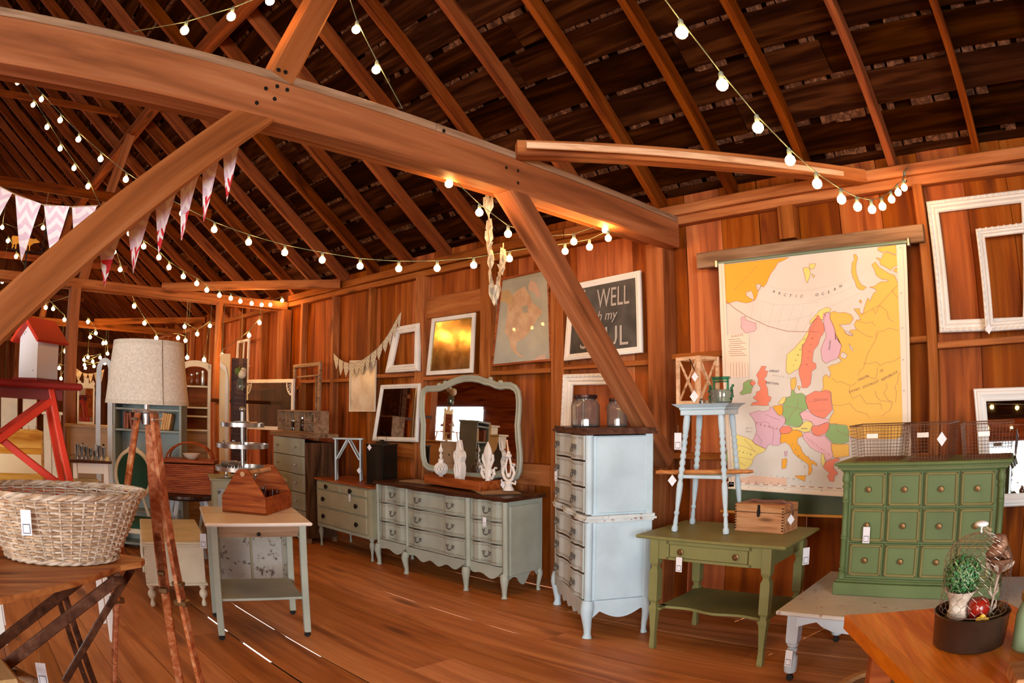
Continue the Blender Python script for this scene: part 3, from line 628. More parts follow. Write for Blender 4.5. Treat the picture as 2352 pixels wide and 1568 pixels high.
MB().prism(scallop(-.43, .43, .275, .125, 5.5, 60), .02, Matrix.Translation((0, -.014, 0))).build('apron', M_CHESTF, r)
MB().prism([(0, .28), (0, .20), (.02, .155), (.07, .20)] + [(.07 + .3 * t, .20 - .055 * sin(t * pi)) for t in [i / 12 for i in range(1, 12)]] + [(.37, .20), (.42, .17), (.44, .2), (.44, .28)], .014, Matrix.Translation((.478, .03, 0)) @ Matrix.Rotation(pi / 2, 4, 'Z')).build('side_apron', M_ICE, r)
for xx, yy in ((-.46, .02), (.46, .02), (-.45, .44), (.45, .44)): cab_leg(.28, .04 if yy < .3 else .03, (1 if xx > 0 else -1, -1 if yy < .3 else 1)).build('leg', M_ICE, r, smooth=True, loc=(xx, yy, 0))
price_tag(r, (-.25, -.05, 1.10), .045, .3, 'rect')
# ---- small sage dresser with wooden top and black knobs
hd3 = onY(790, 1088, 4.05).z + .01; hd3 = .80
r = empty('knob_dresser', (-6.435, 4.06, 0), 0, 'sage-green dresser with reddish wooden top and round black knobs', 'dresser')
mb = B((0, .24, .51), (1.10, .46, .54), bev=.004); mb.box((0, .0, .515), (1.06, .02, .5)); mb.box((.552, .24, .51), (.01, .36, .45), bev=.002); mb.build('carcass', M_SAGE2, r)
B((0, .235, .79), (1.17, .51, .022), bev=.006).build('top', M_REDWOOD, r, label='reddish wood top')
KN = MB().lathe([(.010, 0), (.010, .012), (.026, .02), (.028, .028), (.018, .036), (.001, .038)], 14, rot=(pi / 2, 0, 0)).mesh('knob', M_IRON, True)
for x0, x1, z0, z1, kn in ((-.50, -.01, .685, .765, (-.27,)), (.01, .50, .685, .765, (.23,)), (-.50, .50, .485, .668, (-.34, .34)), (-.50, .50, .29, .468, (-.34, .34))):
    d = B(((x0 + x1) / 2, -.012, (z0 + z1) / 2), (x1 - x0, .03, z1 - z0), bev=.005); d = d.build('drawer', M_SAGE2, r)
    for k_ in kn: put(KN, d, (k_, -.026, (z0 + z1) / 2), 'knob')
    if z1 < .7: B(((x0 + x1) / 2, -.018, z1 + .008), (x1 - x0 + .04, .012, .006)).build('bead', M_SAGE, d)
B((0, -.008, .262), (1.04, .02, .035), bev=.004).build('apron', M_SAGE2, r)
mb = MB()
for i in range(40): mb.box((-.5 + i / 39, -.02, .262), (.006, .008, .022))
mb.build('carved_band', M_SAGE, r)
for xx, yy in ((-.52, .03), (.52, .03), (-.52, .44), (.52, .44)): MB().lathe([(.012, 0), (.018, .01), (.014, .03), (.012, .06), (.018, .12), (.028, .16), (.03, .19), (.018, .21), (.03, .235), (.03, .26)], 10).build('leg', M_SAGE, r, smooth=True, loc=(xx, yy, 0))
price_tag(r, (.23, -.05, .655), .04, 0, 'rect')
# ---- tall grey-green dresser further back
r = empty('tall_dresser', (-7.55, 3.98, 0), radians(-2), 'tall grey-green dresser with small knobs and brown wooden sides', 'dresser')
zt = onY(690, 1000, 3.98).z
mb = B((0, .22, zt / 2 - .01), (.92, .40, zt - .14), bev=.004); mb.build('carcass', wood('brown_side_wood', (.04, .016, .008), (.10, .045, .02), (.16, .08, .04), axis='Z', vary=0, knots=False), r, label='brown wooden carcass')
B((0, .21, zt), (1.0, .46, .05), bev=.005).build('top', M_GREYW, r)
zz = [zt - .03 - i * (zt - .2) / 5 for i in range(6)]
BK = MB().lathe([(.008, 0), (.007, .012), (.016, .022), (.014, .03), (.001, .033)], 10, rot=(pi / 2, 0, 0)).mesh('knob', M_ZINC, True)
for i in range(5):
    d = B((0, .01, (zz[i] + zz[i + 1]) / 2), (.84, .03, zz[i] - zz[i + 1] - .008), bev=.004).build('drawer', M_SAGE, r)
    for s in (-.25, .25): put(BK, d, (s, -.006, (zz[i] + zz[i + 1]) / 2), 'knob')
for s in (-.43, .43):
    for yy in (.05, .40): B((s, yy, .08), (.05, .05, .16), bev=.005).build('leg', M_GREYW, r)
# pigeonhole shelf standing on it, with jars
rb = empty('cubby_shelf', (-7.62, 4.22, zt + .026), radians(-2), 'brown open cubby shelf of pigeonholes standing on the tall grey-green dresser', 'shelf')
w, h, dp = 1.02, .26, .2
mb = B((0, 0, .008), (w, dp, .016)); mb.box((0, 0, h), (w, dp, .016)); bk_ = B((0, dp / 2 - .005, h / 2), (w - .02, .01, h - .02)).build('back', M_DARKW, rb)  # back given a dark colour to stand for shade inside the pigeonholes
for i in range(5): mb.box((-w / 2 + w * i / 4, 0, h / 2), (.016, dp, h))
mb.build('case', M_GREYW, rb); B((w * .375, -.01, h * .5), (w / 4 - .02, dp - .02, .014)).build('shelf_board', M_GREYW, rb)
def jar(name, loc, r, h, lidm, label, group=None, gm=None, n=14, lid=True, cat='jar', parent=None):
    o = MB().lathe([(r * .86, 0), (r, .05 * h), (r, .66 * h), (r * .78, .82 * h), (r * .72, .88 * h), (r * .72, h), (r * .66, h), (r * .66, .86 * h), (r * .93, .64 * h), (r * .93, .08 * h), (r * .5, .06 * h), (.001, .06 * h)], n, caps=False).build(name, gm or M_GLASS, None, smooth=True, loc=loc, label=label, cat=cat, group=group)
    if lid: MB().lathe([(r * .8, h * .9), (r * .82, h * .93), (r * .82, h * 1.04), (r * .3, h * 1.06), (.001, h * 1.06)], n).build('lid', lidm, o, smooth=True)
    return o
for i, (xx, hh, zz_) in enumerate(((-.07, .17, .017), (-.19, .12, .017), (.06, .16, .017), (.17, .13, .017), (.38, .09, .14))):
    q = rb.matrix_basis @ Vector((xx, -.02, zz_)); jar('glass_jar', q, .042, hh, M_ZINC, ('stout', 'small', 'tall', 'low', 'tiny')[i] + ' clear glass jar standing in the cubby shelf, ' + ('second from its left end', 'behind the tray stand', 'in its middle bay', 'right of the middle', 'on its upper right shelf')[i], 'jars in the cubby shelf')
# ---- mirror on the long dresser
zoom = [(45, 270), (35, 400), (45, 560), (60, 700), (55, 850), (50, 1000), (60, 1150), (90, 1270), (150, 1330), (260, 1355), (480, 1400), (700, 1450), (900, 1462), (1020, 1460), (1150, 1425), (1250, 1452), (1330, 1480), (1400, 1440), (1440, 1350), (1455, 1200), (1448, 1050), (1430, 880), (1420, 700), (1438, 500), (1440, 350), (1425, 230), (1380, 150), (1300, 105), (1220, 100), (1160, 112), (1100, 100), (1020, 62), (950, 52), (870, 22), (760, 5), (650, 8), (540, 38), (450, 78), (380, 112), (310, 142), (230, 150), (140, 152), (80, 190)]
def lean(px, py, y0=4.56, z0=.9, k=.035):      # plane leaning back against the wall: y = y0 + k (z - z0)
    v = ray(px, py); t = (y0 + k * (1.6 - z0)) / (v.y - k * v.z); return EYE + v * t
outer = [lean(960 + a / 6.03, 860 + b / 6.03) for a, b in zoom]
ctr = sum(outer, Vector()) / len(outer); nrm = Vector((0, -1, .035)).normalized()
r = empty('dresser_mirror', (ctr.x, ctr.y, .876), 0, 'large curvy grey-framed mirror standing on the long dresser', 'mirror'); o0 = Vector(r.location)
ax = Vector((1, 0, 0)); az = Vector((0, .035, 1)).normalized()
o2 = [((p - ctr).dot(ax), (p - ctr).dot(az)) for p in outer]
def inset(pl, d):
    out = []; n = len(pl)
    for i in range(n):
        a = Vector(pl[i - 1]); b = Vector(pl[(i + 1) % n]); t = (b - a).normalized(); nn = Vector((-t.y, t.x)); p = Vector(pl[i]) + nn * d; 
        if (p.length > Vector(pl[i]).length) == (d > 0): p = Vector(pl[i]) - nn * d
        out.append((p.x, p.y))
    return out
mb = MB(); n = len(o2); rings = [(0, .0), (.0, .018), (.012, .03), (.03, .026), (.042, .016), (.055, .020), (.068, .006), (.068, .0)]
vs = []
for dd, hh in rings:
    pl = o2 if dd == 0 else inset(o2, dd)
    vs += [ctr + ax * a + az * b + nrm * hh - o0 for a, b in pl]
fs = [(j * n + i, j * n + (i + 1) % n, (j + 1) * n + (i + 1) % n, (j + 1) * n + i) for j in range(len(rings) - 1) for i in range(n)]
mb.add(vs, fs).build('frame', M_SAGE, r, smooth=True)
mb = MB(); pl = inset(o2, .055); vs = [ctr + ax * a + az * b + nrm * .007 - o0 for a, b in pl]; mb.add(vs, [tuple(range(n))]).build('mirror_glass', M_MIRROR, r)
pl = inset(o2, .01); mb = MB().add([ctr + ax * a + az * b - o0 for a, b in pl] + [ctr + ax * a + az * b - nrm * .012 - o0 for a, b in pl], [tuple(range(n)), tuple(range(n, 2 * n))] + [(i, (i + 1) % n, (i + 1) % n + n, i + n) for i in range(n)]); mb.build('backing', M_DARKW, r)
for u, v_ in ((1020, 60), (1160, 105), (310, 142), (395, 108)):
    p = lean(960 + u / 6.03, 860 + v_ / 6.03); MB().ball(p - o0 + nrm * .016, .022, 8, 6, (1.5, .7, .9)).build('carved_scroll', M_SAGE, r, smooth=True)
# ---- wooden tray with the four finials
zT = .8755
a, b_ = (-5.22, 4.20), (-4.42, 4.20)
r = empty('wooden_tray', (-4.80, 4.335, zT + .0155), radians(-4), 'shallow reddish wooden tray on the long dresser, holding white finials', 'tray')
mb = B((0, 0, .006), (.84, .24, .012)); mb.build('base', M_REDWOOD, r)
for s in (-1, 1): B((0, s * .118, .042), (.84, .014, .084), bev=.003).build('side', M_REDWOOD, r); B((s * .413, 0, .042), (.014, .222, .084), bev=.003).build('side', M_REDWOOD, r)
zf = zT + .028
def finial(px_, y, kind, label, ph):
    base = onY(px_, 1090, y); base.z = zf; r = empty('white_finial', base, 0, label, 'finial', 'white finials in the wooden tray'); h = ph
    M = paint('chalky_white', (.80, .76, .72), (.5, .4, .32), .68)
    if kind == 0:
        MB().lathe([(.03, 0), (.034, .02), (.03, .05), (.018, .065), (.03, .08)], 14).build('foot', M, r, smooth=True)
        mb = MB(); R0 = .062; zc = .135
        for k in range(12):
            a_ = 2 * pi * k / 12; mb.tube([(R0 * cos(t) * cos(a_ + t * .5), R0 * cos(t) * sin(a_ + t * .5), zc + R0 * .95 * sin(t)) for t in [-1.3 + 2.6 * i / 8 for i in range(9)]], .0065, 5)
            mb.tube([(R0 * cos(t) * cos(a_ - t * .5), R0 * cos(t) * sin(a_ - t * .5), zc + R0 * .95 * sin(t)) for t in [-1.3 + 2.6 * i / 8 for i in range(9)]], .0065, 5)
        for q in (-.5, 0, .5): mb.tube([(R0 * cos(q) * cos(t), R0 * cos(q) * sin(t), zc + R0 * .95 * sin(q)) for t in [2 * pi * i / 20 for i in range(20)]], .005, 5, closed=True)
        mb.build('pierced_ball', M, r, smooth=True)
        MB().lathe([(.03, .19), (.026, .21), (.028, .225), (.012, .235), (.014, .25), (.018, .265), (.006, .285), (.02, .30), (.024, .315), (.008, .35), (.001, .385)], 12).build('spire', M, r, smooth=True)
    elif kind == 1:
        MB().box((0, 0, .02), (.11, .09, .04), bev=.008).box((0, 0, .06), (.085, .07, .05), bev=.01).build('foot', M, r)
        mb = MB().prism([(-.04, .08), (-.055, .15), (-.035, .2), (-.06, .27), (-.05, .31), (-.02, .33), (0, .42), (.022, .33), (.05, .31), (.06, .27), (.04, .22), (.055, .17), (.05, .12), (.045, .08)], .06, Matrix.Translation((0, -.03, 0))); mb.build('acanthus_leaf', M, r)
        mb = MB(); [mb.tube([(s * .02, -.032, .09), (s * .035, -.036, .16), (s * .015, -.038, .22), (s * .04, -.034, .28)], .007, 6) for s in (-1, 1)]; mb.tube([(0, -.034, .09), (0, -.04, .2), (0, -.034, .4)], [.012, .009, .003], 6); mb.build('carved_ribs', M, r, smooth=True)
        MB().lathe([(.026, .31), (.022, .36), (.001, .43)], 8).build('tip', M, r, smooth=True)
    elif kind == 2:
        MB().lathe([(.05, 0), (.046, .02), (.03, .05), (.024, .09)], 12).build('foot', M, r, smooth=True)
        mb = MB()
        for s in (-1, 1):
            mb.tube([(0, 0, .10), (s * .05, 0, .09), (s * .08, 0, .13), (s * .075, 0, .17), (s * .045, 0, .165), (s * .04, 0, .14), (s * .055, 0, .135)], [.016, .015, .014, .012, .01, .008, .006], 8)
            mb.tube([(s * .01, 0, .15), (s * .03, 0, .2), (s * .065, 0, .26), (s * .06, 0, .3), (s * .03, 0, .3), (s * .028, 0, .27), (s * .045, 0, .265)], [.016, .016, .014, .012, .01, .008, .006], 8)
            mb.tube([(s * .06, 0, .15), (s * .09, 0, .19), (s * .11, 0, .185)], [.01, .008, .009], 6)
        mb.build('scroll_arms', M, r, smooth=True)
        MB().lathe([(.03, .09), (.036, .15), (.026, .2), (.032, .26), (.05, .30), (.036, .36), (.001, .42)], 8, sq=(1, .7)).build('spear_head', M, r, smooth=True)
    else:
        MB().lathe([(.05, 0), (.048, .015), (.03, .04), (.034, .06), (.02, .08)], 12).build('foot', M, r, smooth=True)
        mb = MB()
        for s in (-1, 1):
            mb.tube([(0, 0, .08), (s * .045, 0, .10), (s * .07, 0, .15), (s * .055, 0, .2), (s * .03, 0, .22)], [.014, .014, .014, .012, .01], 8)
            mb.tube([(s * .06, 0, .21), (s * .075, 0, .23), (s * .035, 0, .235), (s * .03, 0, .19), (s * .02, 0, .14)], [.008, .01, .01, .008, .006], 6)
            mb.tube([(s * .03, 0, .07), (s * .08, 0, .06), (s * .085, 0, .09)], [.01, .01, .008], 6)
            mb.tube([(s * .035, 0, .2), (s * .02, 0, .27), (s * .012, 0, .3)], .01, 6)
        mb.ball((0, 0, .13), .02, 8, 6); mb.build('crown_arms', M, r, smooth=True)
        MB().lathe([(.012, .28), (.03, .295), (.03, .31), (.016, .325), (.016, .34)], 8).build('collar', M, r, smooth=True)
        MB().tube([(0, 0, .33), (-.02, 0, .44)], [.009, .007], 8).build('dowel_tip', M_PINE, r, smooth=True, label='bare wooden dowel tip')
        price_tag(r, (-.02, -.05, .05), .035, .2)
    return r
finial(1013, 4.32, 0, 'white finial with a pierced openwork ball, first in the tray', .4)
finial(1056, 4.30, 1, 'white carved leaf-shaped finial, second in the tray', .4)
finial(1121, 4.34, 2, 'white spear-pointed fleur-de-lis finial, third in the tray', .4)
finial(1168, 4.34, 3, 'white crown-shaped finial with a dowel tip, last in the tray', .4)
# ribbed tin sheets lying under the tray
for nm, cx, cy, wd, dp, rz, lab in (('corrugated_sheet', -4.33, 4.32, .42, .34, -.5, 'brown corrugated sheet on the long dresser, right of the tray'), ('corrugated_sheet', -5.38, 4.34, .40, .26, .1, 'brown corrugated sheet on the long dresser, left of the tray')):
    M = mat('rusty_corrugated_tin', (.36, .19, .09), .6, .2); mb = MB(); N_ = 49
    mb.grid(lambda u, v: Vector(((u - .5) * wd, (v - .5) * dp, .008 + .006 * cos(u * 2 * pi * 12))), N_, 2); mb.grid(lambda u, v: Vector(((u - .5) * wd, (v - .5) * dp, .0065 + .006 * cos(u * 2 * pi * 12))), N_, 2)
    if cx < -5: pass
    o = mb.build(nm, M, None, smooth=True, loc=(cx, cy, .8755), label=lab, cat='metal sheet'); o.rotation_euler = (0, 0, rz)
# ================================================================ THINGS ON THE LONG WALL
def onplane(px, py, y0, z0, k):
    v = ray(px, py); t = (y0 + k * (1.6 - z0)) / (v.y - k * v.z); return EYE + v * t
PROF_FLAT = [(0, 0), (0, .8), (.06, 1), (.9, 1), (1, .7), (1, 0)]
PROF_MOULD = [(0, 0), (0, .55), (.08, .8), (.2, .7), (.3, .95), (.5, 1), (.62, .8), (.8, .6), (.88, .65), (1, .45), (1, 0)]
PROF_ORN = [(0, 0), (0, .7), (.06, .9), (.16, 1), (.28, .85), (.34, .6), (.5, .55), (.62, .75), (.7, .5), (.82, .45), (.9, .5), (1, .3), (1, 0)]
def quad_frame(name, cat, label, C4, W, m, y0, k=.06, depth=.025, prof=PROF_FLAT, content=None, cm=None, orn=False, group=None, back=.3):
    """rectangular frame leaning on the wall: C4 = its four outer corners (top left, top right, bottom right, bottom left) as seen"""
    z0 = onplane(*C4[3], y0, 1.6, 0).z; P = [onplane(*c, y0, z0, k) for c in C4]
    o0 = (P[2] + P[3]) / 2; nrm = Vector((0, -1, k)).normalized(); r = empty(name, o0, 0, label, cat, group); ctr = sum(P, Vector()) / 4
    inn = []
    for i in range(4):
        a, b, c = P[i - 1], P[i], P[(i + 1) % 4]; e1 = (a - b).normalized(); e2 = (c - b).normalized(); s = e1.cross(e2).length; inn.append(b + (e1 + e2) * (W / max(s, .3)))
    vs = []
    for t, h in prof: vs += [P[i].lerp(inn[i], t) + nrm * h * depth - o0 for i in range(4)]
    fs = [(j * 4 + i, j * 4 + (i + 1) % 4, (j + 1) * 4 + (i + 1) % 4, (j + 1) * 4 + i) for j in range(len(prof) - 1) for i in range(4)]
    n = len(prof) - 1; fs += [(i, (i + 1) % 4, n * 4 + (i + 1) % 4, n * 4 + i) for i in range(4)]
    MB().add(vs, fs).build('frame', m, r)
    if orn:
        mb = MB(); q = [P[i].lerp(inn[i], .2) + nrm * depth * .95 - o0 for i in range(4)]
        for i in range(4):
            a, b = q[i], q[(i + 1) % 4]; L = (b - a).length; nn = max(2, int(L / .045))
            for j in range(nn): mb.ball(a.lerp(b, (j + .5) / nn), .012, 6, 4, (1.2, .6, 1.2) if i % 2 == 0 else (1, .6, 1.5))
        mb.build('carved_beading', m, r, smooth=True)
        mb = MB(); q = [P[i].lerp(inn[i], .9) + nrm * depth * .45 - o0 for i in range(4)]
        for i in range(4):
            a, b = q[i], q[(i + 1) % 4]; L = (b - a).length; nn = int(L / .014)
            for j in range(nn): mb.box(a.lerp(b, (j + .5) / nn), (.008, .008, .008))
        mb.build('bead_row', m, r)
    if content:
        q = [p + nrm * depth * back - o0 for p in inn]; o = MB().add([v for v in q] + [v - nrm * .004 for v in q], [(0, 1, 2, 3), (7, 6, 5, 4), (0, 4, 5, 1), (1, 5, 6, 2), (2, 6, 7, 3), (3, 7, 4, 0)]).build(content, cm, r)
    return r, P, inn, nrm, o0
# ---- big pull-down map of Europe
YM = 4.735
r = empty('wall_map', onY(1870, 1150, YM), 0, 'large colourful pull-down school map of Europe on its roller', 'map'); MAPR = r; o0 = Vector(r.location)
M_PAPER = mottled('map_paper', (.66, .60, .53), (.72, .67, .61), 3, .55)
MC = {k: mat('map_' + k, c, .55) for k, c in dict(orange=(.86, .40, .03), amber=(.87, .50, .09), yellow=(.82, .68, .20), pink=(.80, .46, .50), mauve=(.70, .43, .52), coral=(.84, .24, .15), green=(.27, .43, .16), cream=(.84, .70, .56), sea=(.68, .62, .56), line=(.42, .17, .13), grid=(.50, .45, .42), tan=(.78, .50, .36)).items()}
def pY(px, py, d=0): return onY(px, py, YM - d) - o0
def flatpoly(pts, d): return [pY(a, b, d) for a, b in pts]
sheet = [(1650, 606), (2081, 560), (2086, 700), (2090, 850), (2092, 990), (2091, 1150), (1935, 1139), (1800, 1132), (1674, 1121), (1666, 1000), (1660, 860), (1654, 720)]
q = flatpoly(sheet, 0); MB().add(q + [v + Vector((0, .002, 0)) for v in q], [tuple(range(12)), tuple(range(12, 24))[::-1]] + [(i, (i + 1) % 12, (i + 1) % 12 + 12, i + 12) for i in range(12)]).build('map_sheet', M_PAPER, r)
def Z(reg, pts):
    ox, oy, s = {1: (1640, 540, 6.533), 2: (1860, 540, 6.533), 3: (1650, 760, 6.533), 4: (1860, 760, 6.533), 5: (1650, 930, 7.127)}[reg]; return [(ox + a / s, oy + b / s) for a, b in pts]
